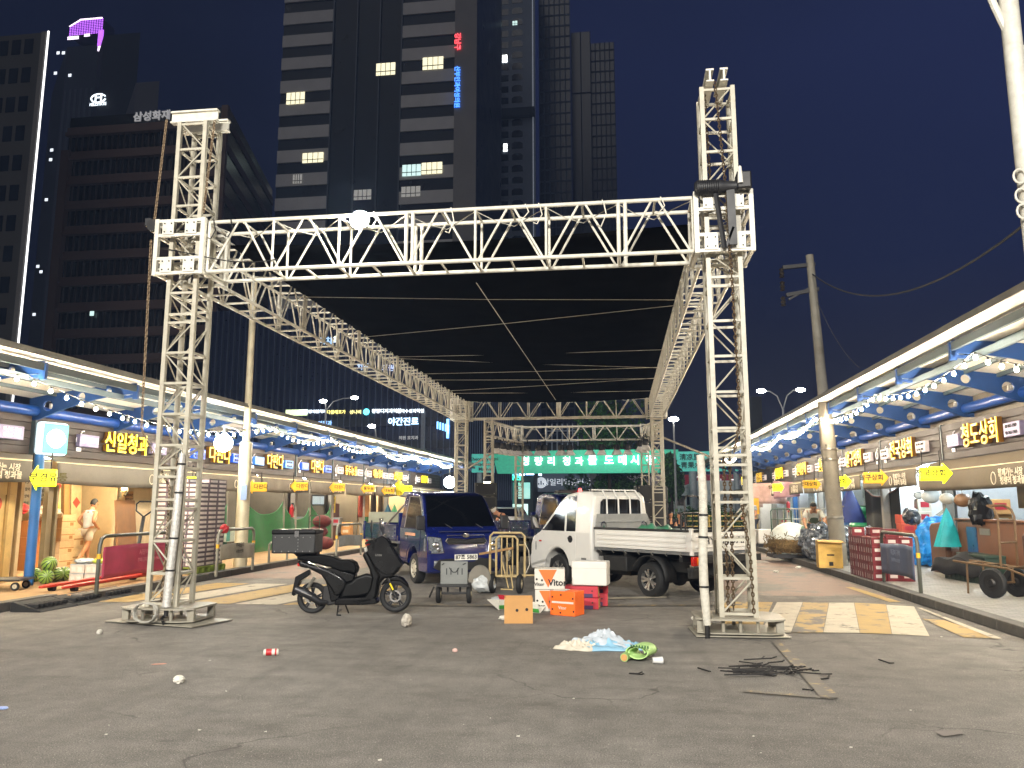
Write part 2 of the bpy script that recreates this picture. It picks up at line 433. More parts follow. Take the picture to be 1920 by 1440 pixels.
# ------------------------------------------------------------------ assumed floodlight masts, added unseen behind the viewer to light the square
m_assumed_flood = mat('assumed_flood_glow', '#ffffff', .4, emit=14, ecol=(1, .93, .78), sample=False)
def mast(name, label, x, y, h, tgts, pw, lean=0.):
    t = thing(name, label, 'assumed floodlight mast', (x, y, 0))
    q = MB(); q.lathe([(.16, 0), (.16, .3), (.085, .32), (.075, h)], 14); q.lathe([(.0, h + .02), (.09, h), (.09, h - .1)], 14); q.build('pole', m_white, t)
    q = MB(); q.bar((-1.1, 0, h - .35), (1.1, 0, h - .35), .08); q.bar((-.5, 0, h - .35), (0, 0, h - 1.2), .05); q.bar((.5, 0, h - .35), (0, 0, h - 1.2), .05)
    q.build('cross_arm', m_white, t)
    for k, tg in enumerate(tgts):
        lx = -.8 + 1.6 * k / max(1, len(tgts) - 1)
        L = Vector((lx, 0, h - .1)); e = aim(Vector((x, y, 0)) + L, tg)
        q = MB(); q.box(-.22, .22, -.16, .16, 0, .14); o = q.build('lamp_head', m_dark, t, bev=.01); o.location = L; o.rotation_euler = e
        q = MB(); q.box(-.2, .2, -.14, .14, -.012, -.004); p = q.build('lamp_glass', m_assumed_flood, o)
        a = lamp('assumed_flood_light', 'AREA', (0, 0, -.05), pw, (1, .955, .87), o, .35)  # lamp of an assumed mast, added out of view to light the square
    return t
mast('assumed_floodlight_mast', 'assumed white floodlight mast, added unseen behind the viewer, left side of the square', -7.5, -13, 11, [(-4, 12, 1.5), (-1, 16, 2)], 2600)
mast('assumed_floodlight_mast', 'assumed white floodlight mast, added unseen behind the viewer, right side of the square', 3.2, -15, 11.5, [(-3, 12, 2), (1, 20, 3)], 2800)
# mast at the right edge of the picture
t = thing('power_mast', 'thick white mast with brackets at the right edge, carrying the drooping cable', 'mast', (5.05, 10.0, .13))
q = MB(); q.lathe([(.11, 0), (.11, 10.2)], 18); q.build('pole', m_white, t)
q = MB(); q.path([(-.02, .0, 7.25), (-.16, 0, 7.7), (-.3, 0, 8.2), (-.36, 0, 9.5)], .045, 8); q.bar((-.02, 0, 7.3), (-.1, .02, 8.6), .09, .02); q.build('bracket', m_white, t)
q = MB(); q.path([(.02, .0, 7.2), (.4, 0, 6.85), (.6, 0, 6.5)], .045, 8); q.bar((.05, 0, 6.95), (.5, 0, 6.95), .03); q.build('bracket', m_white, t)
q = MB()
for z in (5.4, 5.15, 4.95): q.path([(-.13 + .07 * math.cos(a), -.1, z + .09 * math.sin(a)) for a in np.linspace(0, 5.5, 12)], .014, 6)
q.build('hook_ring', m_white, t)

# ------------------------------------------------------------------ stage truss
TL, TR, YF, YB = -6.07, 1.39, 10.3, 29.4
Z0, Z1 = 4.80, 5.52
def zig(q, A, B, a_off, b_off, n, r, start=0):
    """zig-zag between two parallel chords A->B"""
    A, B = Vector(A), Vector(B)
    for i in range(n):
        t0, t1 = i / n, (i + 1) / n
        p0, p1 = A.lerp(B, t0), A.lerp(B, t1); f, g_ = (a_off, b_off) if (i + start) % 2 == 0 else (b_off, a_off)
        q.tube(p0 + Vector(f), p1 + Vector(g_), r, 6, cap=False)
def tower(parent, x, y, h, w=.2, base=.22, name='tower', n=None):
    t = MB(); leg = .029
    for sx_ in (-1, 1):
        for sy_ in (-1, 1): t.box(x + sx_ * w - leg, x + sx_ * w + leg, y + sy_ * w - leg, y + sy_ * w + leg, base, h)
    n = n or int((h - base) / .43); dz = (h - base) / n
    for i in range(n + 1):
        z = min(max(base + i * dz, base + .04), h - .04)
        dbl = i in (3, 4, 9, n)
        for s_ in (-1, 1):
            for zz in ((z, z + .12) if dbl and i < n else (z,)):
                t.box(x - w, x + w, y + s_ * w - .016, y + s_ * w + .016, zz - .016, zz + .016)
                t.box(x + s_ * w - .016, x + s_ * w + .016, y - w, y + w, zz - .0161, zz + .0161)
            if i < n and i not in (3,):
                a, b = (-w, w) if i % 2 == 0 else (w, -w)
                z1 = base + (i + 1) * dz
                if i in (4, 9): z += .12
                t.tube((x + a, y + s_ * w, z), (x + b, y + s_ * w, z1), .011, 6, cap=False)
                t.tube((x + s_ * w, y + a, z), (x + s_ * w, y + b, z1), .011, 6, cap=False)
    return t.build(name, [m_tower_dim], parent, bev=0)
def beam(parent, A, B, w, z0, z1, bays, name, rung=.5):
    """box truss from A to B (xy), width w, V web"""
    A, B = Vector((A[0], A[1], 0)), Vector((B[0], B[1], 0)); d = (B - A).normalized(); s = Vector((-d.y, d.x, 0)) * (w / 2)
    Zb, Zt = Vector((0, 0, z0)), Vector((0, 0, z1)); q = MB(); r = .027
    for sd in (-1, 1):
        for z in (Zb, Zt): q.tube(A + s * sd + z, B + s * sd + z, r, 10)
    for i in range(bays + 1):
        p = A.lerp(B, i / bays)
        thick = .026 if i % 3 == 0 else .018
        for sd in (-1, 1):
            q.tube(p + s * sd + Zb, p + s * sd + Zt, thick, 8, cap=False)
            if i % 3 == 0 and 0 < i < bays: q.tube(p + d * .09 + s * sd + Zb, p + d * .09 + s * sd + Zt, thick, 8, cap=False)
        for z in (Zb, Zt): q.tube(p - s + z, p + s + z, .017, 6, cap=False)
        if i < bays:
            m_ = A.lerp(B, (i + .5) / bays); n_ = A.lerp(B, (i + 1) / bays)
            for sd in (-1, 1):
                q.tube(p + d * .04 + s * sd + Zb, m_ - d * .04 + s * sd + Zt, .0155, 6, cap=False)
                q.tube(n_ - d * .04 + s * sd + Zb, m_ + d * .04 + s * sd + Zt, .0155, 6, cap=False)
            for z in (Zb, Zt):
                q.tube(m_ - s + z, m_ + s + z, .016, 6, cap=False)
            k = int((n_ - p).length / rung)
            for j in range(1, k):
                e_ = p.lerp(n_, j / k); q.tube(e_ - s + Zb, e_ + s + Zb, .014, 6, cap=False); q.tube(e_ - s + Zt, e_ + s + Zt, .013, 6, cap=False)
            # thin bracing wire in the top ladder
            q.path([p - s + Zt - Vector((0, 0, .03)), p.lerp(m_, .5) + Zt - Vector((0, 0, .09)), m_ + s * .6 + Zt - Vector((0, 0, .12)), m_.lerp(n_, .5) + Zt - Vector((0, 0, .05)), n_ - s + Zt - Vector((0, 0, .03))], .007, 5)
    return q.build(name, [m_white], parent)
def sleeve(parent, x, y, z0, z1, w=.345):
    q = MB(); b = .03
    for sx_ in (-1, 1):
        for sy_ in (-1, 1): q.box(x + sx_ * w - b, x + sx_ * w + b, y + sy_ * w - b, y + sy_ * w + b, z0, z1)
    for z in (z0 + .03, z0 + .24, z1 - .24, z1 - .03):
        for s_ in (-1, 1):
            q.box(x - w, x + w, y + s_ * w - .022, y + s_ * w + .022, z - .022, z + .022); q.box(x + s_ * w - .022, x + s_ * w + .022, y - w, y + w, z - .0215, z + .0215)
    for z in (z0 + .1, z1 - .1):
        for s_ in (-1, 1): q.bar((x - w, y - w, z), (x + w, y + w, z), .03); q.bar((x + w, y - w, z), (x - w, y + w, z), .03)
    o = q.build('sleeve_block', m_white, parent)
    for z in (z0 + .135, z1 - .135):
        for dx in (-.17, .17):
            p = MB(); p.box(x + dx - .085, x + dx + .085, y - w - .036, y - w - .024, z - .1, z + .1)
            p.k = 1
            for bx in (-.05, .05):
                for bz in (-.06, .06): p.tube((x + dx + bx, y - w - .036, z + bz), (x + dx + bx, y - w - .046, z + bz), .011, 6)
            p.build('bolt_plate', [m_white, m_dark], o)
    return o
TRUSS = thing('stage_truss', 'tall white painted steel stage frame of lattice towers and box beams over the street', 'stage truss', (0, 0, 0))
for x, y, h in ((TL, YF, 7.1), (TR, YF, 7.08), (-5.92, YB, 5.6), (TR, YB, 5.6)):
    front = y == YF
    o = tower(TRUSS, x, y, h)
    sleeve(TRUSS, x, y, 4.74, 5.56)
    # footing: two plates with stub legs and a loose ground sheet
    b = MB(); z = .215
    oc = [(-.52, -.3), (-.36, -.4), (.36, -.4), (.52, -.3), (.52, .3), (.36, .4), (-.36, .4), (-.52, .3)]
    b.prism([(x + u, y + v) for u, v in oc], .2, .222, 'z'); b.prism([(x + u * .98, y + v * .95) for u, v in oc], .045, .06, 'z')
    for u, v in ((-.46, -.26), (.46, -.26), (.46, .26), (-.46, .26)): b.cbox((x + u, y + v, .13), (.09, .05, .139))
    for u, v in ((-.2, -.3), (.2, -.3), (0, .3), (0, -.3)): b.tube((x + u, y + v, .06), (x + u, y + v, .2), .022, 8)
    b.build('base_plate', m_white2, TRUSS)
    if front:
        b = MB(); b.cbox((x, y, .02), (1.5 if x < 0 else 1.1, .75, .012), R(-14 if x < 0 else 3)); b.build('ground_sheet', m_white2, TRUSS)
# headers on the two front towers
q = MB()
for dy in (-.16, .16):
    q.box(TL - .36, TL + .36, YF + dy - .05, YF + dy + .05, 7.1, 7.125); q.box(TL - .36, TL + .36, YF + dy - .05, YF + dy + .05, 7.255, 7.28); q.box(TL - .36, TL + .36, YF + dy - .012, YF + dy + .012, 7.125, 7.255)
q.build('header_beam', m_white, TRUSS)
q = MB()
for dx in (-.1, .08):
    q.box(TR + dx - .05, TR + dx + .05, YF - .36, YF + .36, 7.08, 7.10); q.box(TR + dx - .05, TR + dx + .05, YF - .36, YF + .36, 7.235, 7.26); q.box(TR + dx - .012, TR + dx + .012, YF - .36, YF + .36, 7.10, 7.235)
q.build('header_beam', m_white, TRUSS)
beam(TRUSS, (TL + .38, YF), (TR - .38, YF), .5, Z0, Z1, 7, 'box_beam', 1.1)
beam(TRUSS, (TL, YF + .38), (-5.92, YB - .38), .5, Z0 - .02, Z1 - .02, 18, 'box_beam', .34)
beam(TRUSS, (TR, YF + .38), (TR, YB - .38), .5, Z0 - .02, Z1 - .02, 18, 'box_beam', .34)
beam(TRUSS, (-5.92 + .38, YB), (TR - .38, YB), .5, Z0, Z1, 6, 'box_beam', .6)

# black roof sheet, sagging slightly between the beams
m_tarp = mat('black_tarp', '#0e0e0f', .85, var=.4, scale=1.5, bump=.3, bscale=140, spec=.0)
q = MB()
def tarp(u, v):
    x = (TL + .27) + (TR - TL - .54) * u; y = YF + .55 + (YB - YF - .8) * v
    return (x, y, 5.46 - .10 * math.sin(PI * u) - .03 * math.sin(5 * PI * v) * math.sin(PI * u))
q.grid(tarp, 20, 40)
o = q.build('roof_sheet', m_tarp); d = o.modifiers.new('s', 'SOLIDIFY'); d.thickness = .006
tag(o, 'black tarpaulin stretched flat as a roof inside the white stage frame', 'tarpaulin')
# ropes lacing the underside
ropes = [((820, 547), (1252, 563)), ((700, 632), (1250, 573)), ((752, 669), (1232, 656)), ((760, 671), (1222, 690)), ((800, 701), (1222, 689)), ((822, 712), (1218, 710)), ((858, 733), (1216, 709)), ((868, 737), (1215, 733))]
def onz(px, py, z): return G(px, py, z)
for k, (a, b) in enumerate(ropes):
    A, B = onz(*a, 5.36), onz(*b, 5.36); A.x = TL + .22; B.x = TR - .22
    q = MB(); q.path([A, A.lerp(B, .5) - Vector((0, 0, .02)), B], .006, 5); o = q.build('rope', m_rope)
    tag(o, ('thin pale rope strung across under the black roof sheet, %s from the front beam' % ('first', 'second', 'third', 'fourth', 'fifth', 'sixth', 'seventh', 'eighth')[k]), 'rope', 'ropes under the roof sheet')
q = MB(); q.path([onz(893, 530, 5.3), onz(1042, 750, 5.3)], .007, 5); tag(q.build('rope', m_rope), 'pale rope running lengthwise down the middle under the black roof sheet', 'rope', 'ropes under the roof sheet')

# chains, hoists
def chainmesh(pts, link=.045, r=.0075):
    q = MB(); pts = [Vector(p) for p in pts]; k = 0
    for a, b in zip(pts, pts[1:]):
        d = b - a; n = max(1, int(d.length / link)); dd = d.normalized()
        u = dd.cross(Vector((.3, 1, .2))).normalized(); v = dd.cross(u)
        for i in range(n):
            c = a + d * ((i + .5) / n); e_ = u if k % 2 == 0 else v; k += 1
            L = link * .72
            q.path([c + dd * (L * math.cos(t_)) + e_ * (.017 * math.sin(t_)) for t_ in np.linspace(0, 2 * PI, 7)[:-1]], r, 4, closed=True)
    return q
def chain(pts, label):
    q = chainmesh(pts); return tag(q.build('hoist_chain', m_chain, smooth=60), label, 'chain', 'hoist chains on the front towers')
chain([(TL - .36, YF - .3, 7.1), (TL - .44, YF - .3, 5.5)], 'steel chain hanging from the header of the left front tower to the hoist')
chain([(TL + .33, YF - .2, 7.1), (TL + .3, YF - .3, 5.65)], 'steel chain from the left front tower header to a hook on the beam')
chain([(TL - .5, YF - .25, 5.3), (TL - .46, YF - .22, 2.6), (TL - .12, YF, 1.8), (TL - .1, YF, .24)], 'long slack steel chain hanging beside the left front tower into its foot')
chain([(TR - .03, YF - .26, 7.12), (TR + .03, YF - .42, 5.6), (TR + .06, YF - .42, 4.2), (TR + .1, YF - .30, 2.6), (TR + .02, YF - .24, 2.2)], 'long chain running down the front of the right front tower past the hoist')
chain([(TR - .14, YF, 7.1), (TR - .1, YF, 5.6)], 'short steel chain inside the upper right front tower')
chain([(TR - .09, YF - .1, 2.2), (TR - .11, YF - .1, .26)], 'slack chain hanging inside the foot of the right front tower')
chain([(TR - .02, YF - .12, 2.2), (TR - .05, YF - .12, .3)], 'second slack chain hanging inside the foot of the right front tower beside its twin')
chain([(TR + .09, YF - .23, 1.55), (TR + .16, YF - .235, .9), (TR + .17, YF - .24, .28)], 'rusty chain with a hook hung in front of the right front tower foot')
chain([(TL - .03, YF, 2.2), (TL - .04, YF, .25)], 'doubled steel chain bundle inside the foot of the left front tower')
chain([(TL - .5, YF - .3, 1.2), (TL - .3, YF - .2, .26)] if False else [(TL - .14, YF + .05, 1.0), (TL - .16, YF + .05, .25)], 'short chain end lying in the foot of the left front tower')
h = thing('chain_hoist', 'black electric chain hoist strapped to the front of the right front tower', 'chain hoist', (TR, YF - .42, 5.58))
q = MB(); q.lathe([(0, -.36), (.075, -.36), (.1, -.33), (.1, -.05), (.085, 0), (.07, .1), (.07, .2)], 16, axis='x')
for k in range(10): q.lathe([(.1, -.32 + k * .027), (.108, -.315 + k * .027), (.1, -.31 + k * .027)], 16, axis='x')
q.build('motor_body', m_black, h)
q = MB(); q.box(.16, .34, -.1, .1, -.06, .17); q.build('gear_box', m_dark, h, bev=.02)
q = MB(); q.path([(-.1, -.03, -.1), (-.06, -.05, -.5), (-.02, -.03, -.82)], .035, 6); q.bar((.08, -.02, -.02), (.09, -.02, -.78), .1, .05); q.bar((.0, -.02, -.8), (.1, -.02, -.55), .05, .03); q.build('strap', m_black, h)
q = MB(); q.lathe([(.0, .24), (.02, .22), (.03, .1), (.035, 0)], 10, (.2, -.1, 0)); q.build('control_plug', m_cardw, h)
h = thing('chain_hoist', 'small dark chain hoist bolted to the outer side of the left front tower', 'chain hoist', (TL - .45, YF - .1, 5.5))
q = MB(); q.lathe([(0, -.22), (.09, -.22), (.1, -.18), (.1, .12), (.06, .2), (0, .2)], 14, axis='y'); q.build('motor_body', m_dark, h)
q = MB(); q.box(-.14, -.04, -.2, .0, .0, .12); q.build('gear_box', m_black, h, bev=.01)
# padded cable sleeves leaning on the towers
m_foam = mat('silver_wrap', '#c2c0ba', .45, .3, var=.25, scale=25, bump=.5, bscale=40)
m_foamw = mat('white_wrap', '#bdb9ac', .6, var=.2, scale=18, bump=.5, bscale=40, dirt=.3, dcol='#77705f')
def sleeve_roll(label, pts, r, M, bands, tape):
    t = thing('cable_sleeve', label, 'cable sleeve', pts[0]); o = Vector(pts[0])
    P = [Vector(p) - o for p in pts]; q = MB(); q.path(P, r, 14); q.build('sleeve', M, t)
    for f in bands:
        i = min(int(f * (len(P) - 1)), len(P) - 2); a = P[i].lerp(P[i + 1], f * (len(P) - 1) - i); d = (P[i + 1] - P[i]).normalized()
        q = MB(); q.tube(a - d * .012, a + d * .012, (r if not isinstance(r, list) else max(r)) * 1.08, 14); q.build('band', m_black, t)
    q = MB(); q.tube(P[0] - Vector((0, 0, tape)), P[0], .03, 10); q.path([P[0] - Vector((.02, .01, tape)), P[0] - Vector((.02, .06, tape + .02)), P[0] - Vector((-.05, .12, .2))], .018, 8); q.build('cable', m_dark, t)
    return t
yy = YF - .32
def pz(px, py, y): return AY(px, py, y)
sleeve_roll('silver foil wrapped cable sleeve leaning against the left front tower', [pz(312, 1138, yy), pz(320, 1060, yy), pz(329, 985, yy), pz(337, 900, yy), pz(342, 850, yy)], [.055, .055, .053, .05, .038], m_foam, (.22, .42, .68, .9), .12)
yy = YF - .4
sleeve_roll('white padded cable sleeve bound with black bands beside the right front tower', [pz(1326, 1172, yy), pz(1320, 1100, yy), pz(1318, 1040, yy), pz(1319, 985, yy), pz(1318, 920, yy), pz(1313, 853, yy)], [.045, .055, .052, .05, .05, .048], m_foamw, (.2, .52, .66), .16)
# coil of cable at the foot of the left tower
t = thing('cable_coil', 'coil of grey cable hung on the foot of the left front tower', 'cable coil', (TL - .06, YF - .5, .2))
q = MB()
for k in range(11):
    r_ = .15 + .012 * random.random(); ph = random.random(); q.path([(r_ * math.cos(a + ph) + .02 * random.random(), .02 * math.sin(3 * a) + .004 * k, -.02 + r_ * .78 * math.sin(a + ph)) for a in np.linspace(0, 2 * PI, 22)[:-1]], .0075, 5, closed=True)
q.build('cable', mat('grey_cable', '#9a978d', .5), t)

# floodlight on the front beam
p = AY(675, 428, YF - .2); p.z = 5.46
t = thing('floodlight', 'lit floodlight clamped on the top chord of the front stage beam', 'floodlight', p)
q = MB(); q.box(-.13, .13, -.02, .06, -.1, .1); q.build('housing', m_dark, t, bev=.01)
q = MB(); q.sphere((0, -.03, 0), .135, 18, 12, (1, .35, .95)); q.build('lamp_glass', mat('flood_lens', '#ffffff', .4, emit=400, ecol=(1, .97, .82)), t)
lamp('flood_point', 'POINT', (0, -.12, -.02), 160, (1, .95, .8), t, .06)

rl = random.Random(9)
for k, px in enumerate((400, 432, 700, 845, 985, 1010, 1130, 1240)):
    p = AY(px, 430, YF - .27); p.z = Z1 - .02 - .0 * k; L_ = rl.uniform(.15, .34)
    q = MB(); q.path([p + Vector((0, 0, .05)), p + Vector((.02, -.03, 0)), p + Vector((.05, -.03, -L_ * .5)), p + Vector((-.02, -.02, -L_)), p + Vector((-.07, -.01, -L_ * .9))], .008, 5)
    tag(q.build('tie_wire', m_rope if k > 1 else m_black), 'loose tie wire dangling from the front beam top chord, %s from the left' % ('first second third fourth fifth sixth seventh eighth'.split()[k]), 'wire', 'tie wires on the front beam')
A = Vector((TL - .4, YF - .2, 5.2)); B = AY(520, 480, YF - .28); q = MB(); q.path([A.lerp(B, i / 12) - Vector((0, .1 * math.sin(PI * i / 12), .16 * math.sin(PI * i / 12) - .05 * math.sin(5 * i / 12))) for i in range(13)], .009, 5); tag(q.build('power_cable', m_black), 'black power cable draped from the left hoist across the sleeve to the front beam', 'cable')

# ------------------------------------------------------------------ rear lighting truss
YL = 36.0
LT = thing('lighting_truss', 'smaller white lattice gantry hung with stage lamps behind the stage frame', 'lighting truss', (0, 0, 0))
for x, y, h in ((-4.55, YL, 5.2), (1.14, YL, 5.2), (-5.3, 32.0, 5.0), (1.55, 33.0, 5.0)):
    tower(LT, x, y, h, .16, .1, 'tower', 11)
beam(LT, (-4.4, YL), (1.0, YL), .34, 4.50, 5.12, 5, 'box_beam', .6)
beam(LT, (-5.3, 32.2), (-4.6, YL - .2), .34, 4.40, 5.0, 4, 'box_beam', .6)
beam(LT, (1.55, 33.2), (1.2, YL - .2), .34, 4.40, 5.0, 3, 'box_beam', .6)
q = MB(); q.tube((-6.9, YL - 1, 3.1), (-4.6, YL - .5, 4.6), .04, 8); q.build('brace', m_white2, LT); q = MB(); q.tube((1.3, YL - .5, 4.8), (4.3, YL - 1.5, 3.4), .05, 8); q.build('brace', m_white2, LT)
# stage lamps
sl_root = thing('stage_lamp', 'x', 'stage lamp', (0, 0, 0), 0, 'stage lamps on the rear gantry')
q = MB(); q.lathe([(0, .16), (.1, .16), (.13, .1), (.15, -.02), (.13, -.1)], 14); q.build('lamp_body', m_black, sl_root)
q = MB(); q.lathe([(0, -.08), (.12, -.09), (.11, -.075)], 14); q.build('lens', mat('lamp_lens', '#d8d4c4', .2, .3), sl_root)
q = MB(); q.path([(-.17, 0, 0), (-.17, 0, .26), (.17, 0, .26), (.17, 0, 0)], .018, 6); q.tube((0, 0, .26), (0, 0, .4), .025, 6); q.build('yoke', m_dark, sl_root)
q = MB()
for a in (0, PI / 2, PI, -PI / 2):
    c, s_ = math.cos(a), math.sin(a); P_ = lambda u, v, z: (u * c - v * s_, u * s_ + v * c, z)
    q.quad(P_(.10, .1, -.08), P_(.10, -.1, -.08), P_(.22, -.2, -.30), P_(.22, .2, -.30))
o = q.build('barn_door', mat('lamp_flap', '#dcd9d4', .45), sl_root, smooth=0); d = o.modifiers.new('s', 'SOLIDIFY'); d.thickness = .008
spots = []
for k, px in enumerate((972, 989, 1010, 1022, 1052, 1068, 1106, 1128, 1156, 1176)): p = AY(px, 815, YL - .3); spots.append((p.x, YL - .3, 4.1))
for k, (px, y) in enumerate(((932, 32.6), (944, 33.4), (954, 34.2), (964, 35))): p = AY(px, 815, y); spots.append((p.x, y, 4.0 + .02 * k))
for k, (px, y) in enumerate(((1205, 35.2), (1200, 34.4), (1210, 33.6))): p = AY(px, 815, y); spots.append((p.x, y, 4.15))
ordn = 'first second third fourth fifth sixth seventh eighth ninth tenth'.split()
for k, s_ in enumerate(spots):
    lab = ('black stage lamp, %s from the left along the rear gantry beam' % ordn[k]) if k < 10 else \
          ('black stage lamp on the left arm of the rear gantry, %s from the front' % ordn[k - 10]) if k < 14 else \
          ('black stage lamp on the right arm of the rear gantry, %s from the back' % ordn[k - 14])
    if k == 0: sl_root.location = s_; sl_root['label'] = lab; sl_root.rotation_euler = (0, 0, .1)
    else: r_ = dup(sl_root, s_, random.uniform(-.5, .5), lab)
# loudspeaker stacks
def speaker(label, px, y, n, M, w=.9, hh=.62, dz=0):
    p = AY(px, 960, y); t = thing('loudspeaker_stack', label, 'loudspeaker', (p.x, y, 0), R(8))
    q = MB(); q.box(-w / 2, w / 2, -.35, .35, 0, .3 + dz); q.build('riser', m_black, t, bev=.01)
    for k in range(n):
        z = .31 + dz + k * (hh + .02); q = MB(); q.box(-w / 2, w / 2, -.35, .35, z, z + hh); c = q.build('cabinet', M, t, bev=.02)
        q = MB(); q.box(-w / 2 + .05, w / 2 - .05, -.362, -.351, z + .05, z + hh - .05); q.build('grille', mat('speaker_grille', '#101010', .6, var=.3, scale=120), c)
        q = MB(); q.tube((-w / 2 + .1, -.364, z + hh - .09), (-w / 2 + .1, -.372, z + hh - .09), .02, 8); q.tube((w / 2 - .1, -.364, z + .09), (w / 2 - .1, -.372, z + .09), .02, 8); q.build('badge', m_steel, c)
    return t
speaker('black loudspeaker stack standing under the right rear stage tower', 1207, 31, 3, m_black, .62, .62, .1)
speaker('black loudspeaker stack on the far side of the right rear stage tower', 1236, 32.5, 3, m_black, .6, .62, .1)
speaker('dark olive loudspeaker stack behind the blue truck with a lamp on top', 911, 30.5, 4, mat('olive_speaker', '#3a382e', .55), .85, .5, .05)
p = AY(914, 915, 30.4); t = thing('work_lamp', 'small lit work lamp on top of the olive loudspeaker stack', 'work lamp', (p.x, 30.3, 2.45))
q = MB(); q.lathe([(0, .22), (.1, .2), (.16, .05), (.14, 0)], 12, axis='z'); q.build('lamp_body', m_black, t)
q = MB(); q.lathe([(0, -.02), (.13, -.02), (.13, 0)], 12); q.build('lamp_glass', mat('work_glow', '#fff', .4, emit=60, ecol=(1, .88, .55)), t)
# ------------------------------------------------------------------ canopies over the two pavements
def plate(outer, holes, thick):
    c = bpy.data.curves.new('t', 'CURVE'); c.dimensions = '2D'; c.fill_mode = 'BOTH'; c.extrude = thick / 2
    for pl in [outer] + holes:
        s = c.splines.new('POLY'); s.points.add(len(pl) - 1)
        for p, co in zip(s.points, pl): p.co = (co[0], co[1], 0, 1)
        s.use_cyclic_u = True
    o = bpy.data.objects.new('t', c); COL.objects.link(o); bpy.context.view_layer.update()
    me = bpy.data.meshes.new_from_object(o.evaluated_get(bpy.context.evaluated_depsgraph_get()))
    vs = [tuple(v.co) for v in me.vertices]; fs = [tuple(p.vertices) for p in me.polygons]
    bpy.data.objects.remove(o); bpy.data.meshes.remove(me); bpy.data.curves.remove(c); return vs, fs
def circ(x, y, r, n=20): return [(x + r * math.cos(2 * PI * i / n), y + r * math.sin(2 * PI * i / n)) for i in range(n)]
m_panel = mat('roof_panel', '#e9e5da', .5, var=.10, scale=1.2, dirt=.3, dcol='#8f7f60', dscale=2)
m_purl = mat('grey_purlin', '#46535a', .5, var=.12)
m_rib = mat('blue_rib', '#18407c', .45, var=.12, dirt=.2)
m_bluep = mat('blue_pipe', '#103f8c', .35, var=.1)
def zpan(u): return 3.96 - .02 * u - .033 * u * u
def canopy(side, x_edge, slope, ys, ye, y0, step, dz, label):
    """side -1 left, +1 right; u runs from the outer edge to the shop wall"""
    root = thing('market_canopy', label, 'canopy', (x_edge(20), 20, 0))
    off = Vector((x_edge(20), 20, 0))
    def P(u, y, z): return Vector((x_edge(y) + side * u, y, z + dz)) - off
    U = [0, .12, .3, .6, .95, 1.3, 1.65, 2.0, 2.3, 2.6]
    n = int((ye - ys) / .8); q = MB()
    for i in range(n):
        a, b = ys + (ye - ys) * i / n + .006, ys + (ye - ys) * (i + 1) / n - .006
        for j in range(len(U) - 1):
            u0, u1 = U[j], U[j + 1] - (.008 if j in (3, 5, 7) else 0)
            vs = [P(u0, a, zpan(u0)), P(u1, a, zpan(u1)), P(u1, b, zpan(u1)), P(u0, b, zpan(u0))]
            q.add(vs + [v + Vector((0, 0, .02)) for v in vs], [(0, 1, 2, 3), (7, 6, 5, 4), (0, 4, 5, 1), (1, 5, 6, 2), (2, 6, 7, 3), (3, 7, 4, 0)])
    q.build('roof_panel', m_panel, root, smooth=0)
    q = MB(); q.bar(P(0, ys, 3.985), P(0, ye, 3.985), .04, .05); q.bar(P(-.03, ys, 3.93), P(-.03, ye, 3.93), .02, .05); q.build('edge_trim', m_steel, root)
    q = MB(); q.bar(P(.36, ys, 3.83), P(.36, ye, 3.83), .06, .12); q.bar(P(.62, ys, 3.66), P(.62, ye, 3.66), .06, .10); q.build('edge_beam', m_purl, root)
    q = MB()
    for u in (1.0, 1.5, 2.05): q.bar(P(u, ys, zpan(u) - .04), P(u, ye, zpan(u) - .04), .05, .07)
    q.build('purlin', m_purl, root)
    outer = [(u, zpan(u) - .015) for u in (.36, .6, .95, 1.3, 1.65, 2.0, 2.3, 2.6)] + [(2.6, 3.24), (2.4, 3.25), (2.0, 3.40), (1.6, 3.53), (1.2, 3.63), (.8, 3.70), (.36, 3.73)]
    vs, fs = plate(outer, [circ(2.2, 3.52, .105), circ(1.5, 3.69, .085), circ(.92, 3.79, .06)], .05)
    y = y0
    while y < ye:
        q = MB(); q.T = Matrix(((side, 0, 0, x_edge(y) - off.x), (0, 0, 1, y - off.y), (0, 1, 0, dz), (0, 0, 0, 1)))
        q.add(vs, fs); q.T = Matrix()
        q.build('rib', m_rib, root, smooth=0)
        q = MB(); q.bar(P(.36, y - .03, 3.78), P(.36, y + .03, 3.78), .03, .2); q.bar(P(.36, y, 3.69), P(.62, y, 3.66), .05, .05); q.box(*sorted((P(.31, y, 0).x, P(.41, y, 0).x)), y - off.y - .03, y - off.y + .03, 3.62 + dz, 3.9 + dz)
        q.build('rib_stub', m_rib, root)
        y += step
    q = MB(); q.tube(P(2.45, ys, 3.42), P(2.45, ye, 3.42), .105, 14); q.build('gutter_pipe', m_bluep, root)
    # back wall strip above the shops
    q = MB(); q.box(*sorted((P(2.62, 20, 0).x, P(2.7, 20, 0).x)), ys - off.y, ye - off.y, 3.1 + dz, 3.8 + dz)
    if slope == 0: q.build('back_strip', mat('dim_cladding', '#6f675c', .7), root)
    q = MB(); y = y0 + .25
    while y < ye:
        p = P(2.35, y, 3.6); q.tube(p, p - Vector((0, 0, .1)), .035, 8); y += step
    q.build('bracket', m_cardw, root)
    return root
XL = lambda y: -9.0 + .0195 * (y - 10)
XR = lambda y: 4.74
canopy(-1, XL, .0195, 7, 47, 9.17, 2.45, -.03, 'long left canopy of cream roof panels on blue perforated ribs over the shop fronts')
canopy(1, XR, 0, 7, 50, 10.3, 2.4, .13, 'long right canopy of cream roof panels on blue perforated ribs over the shop fronts')

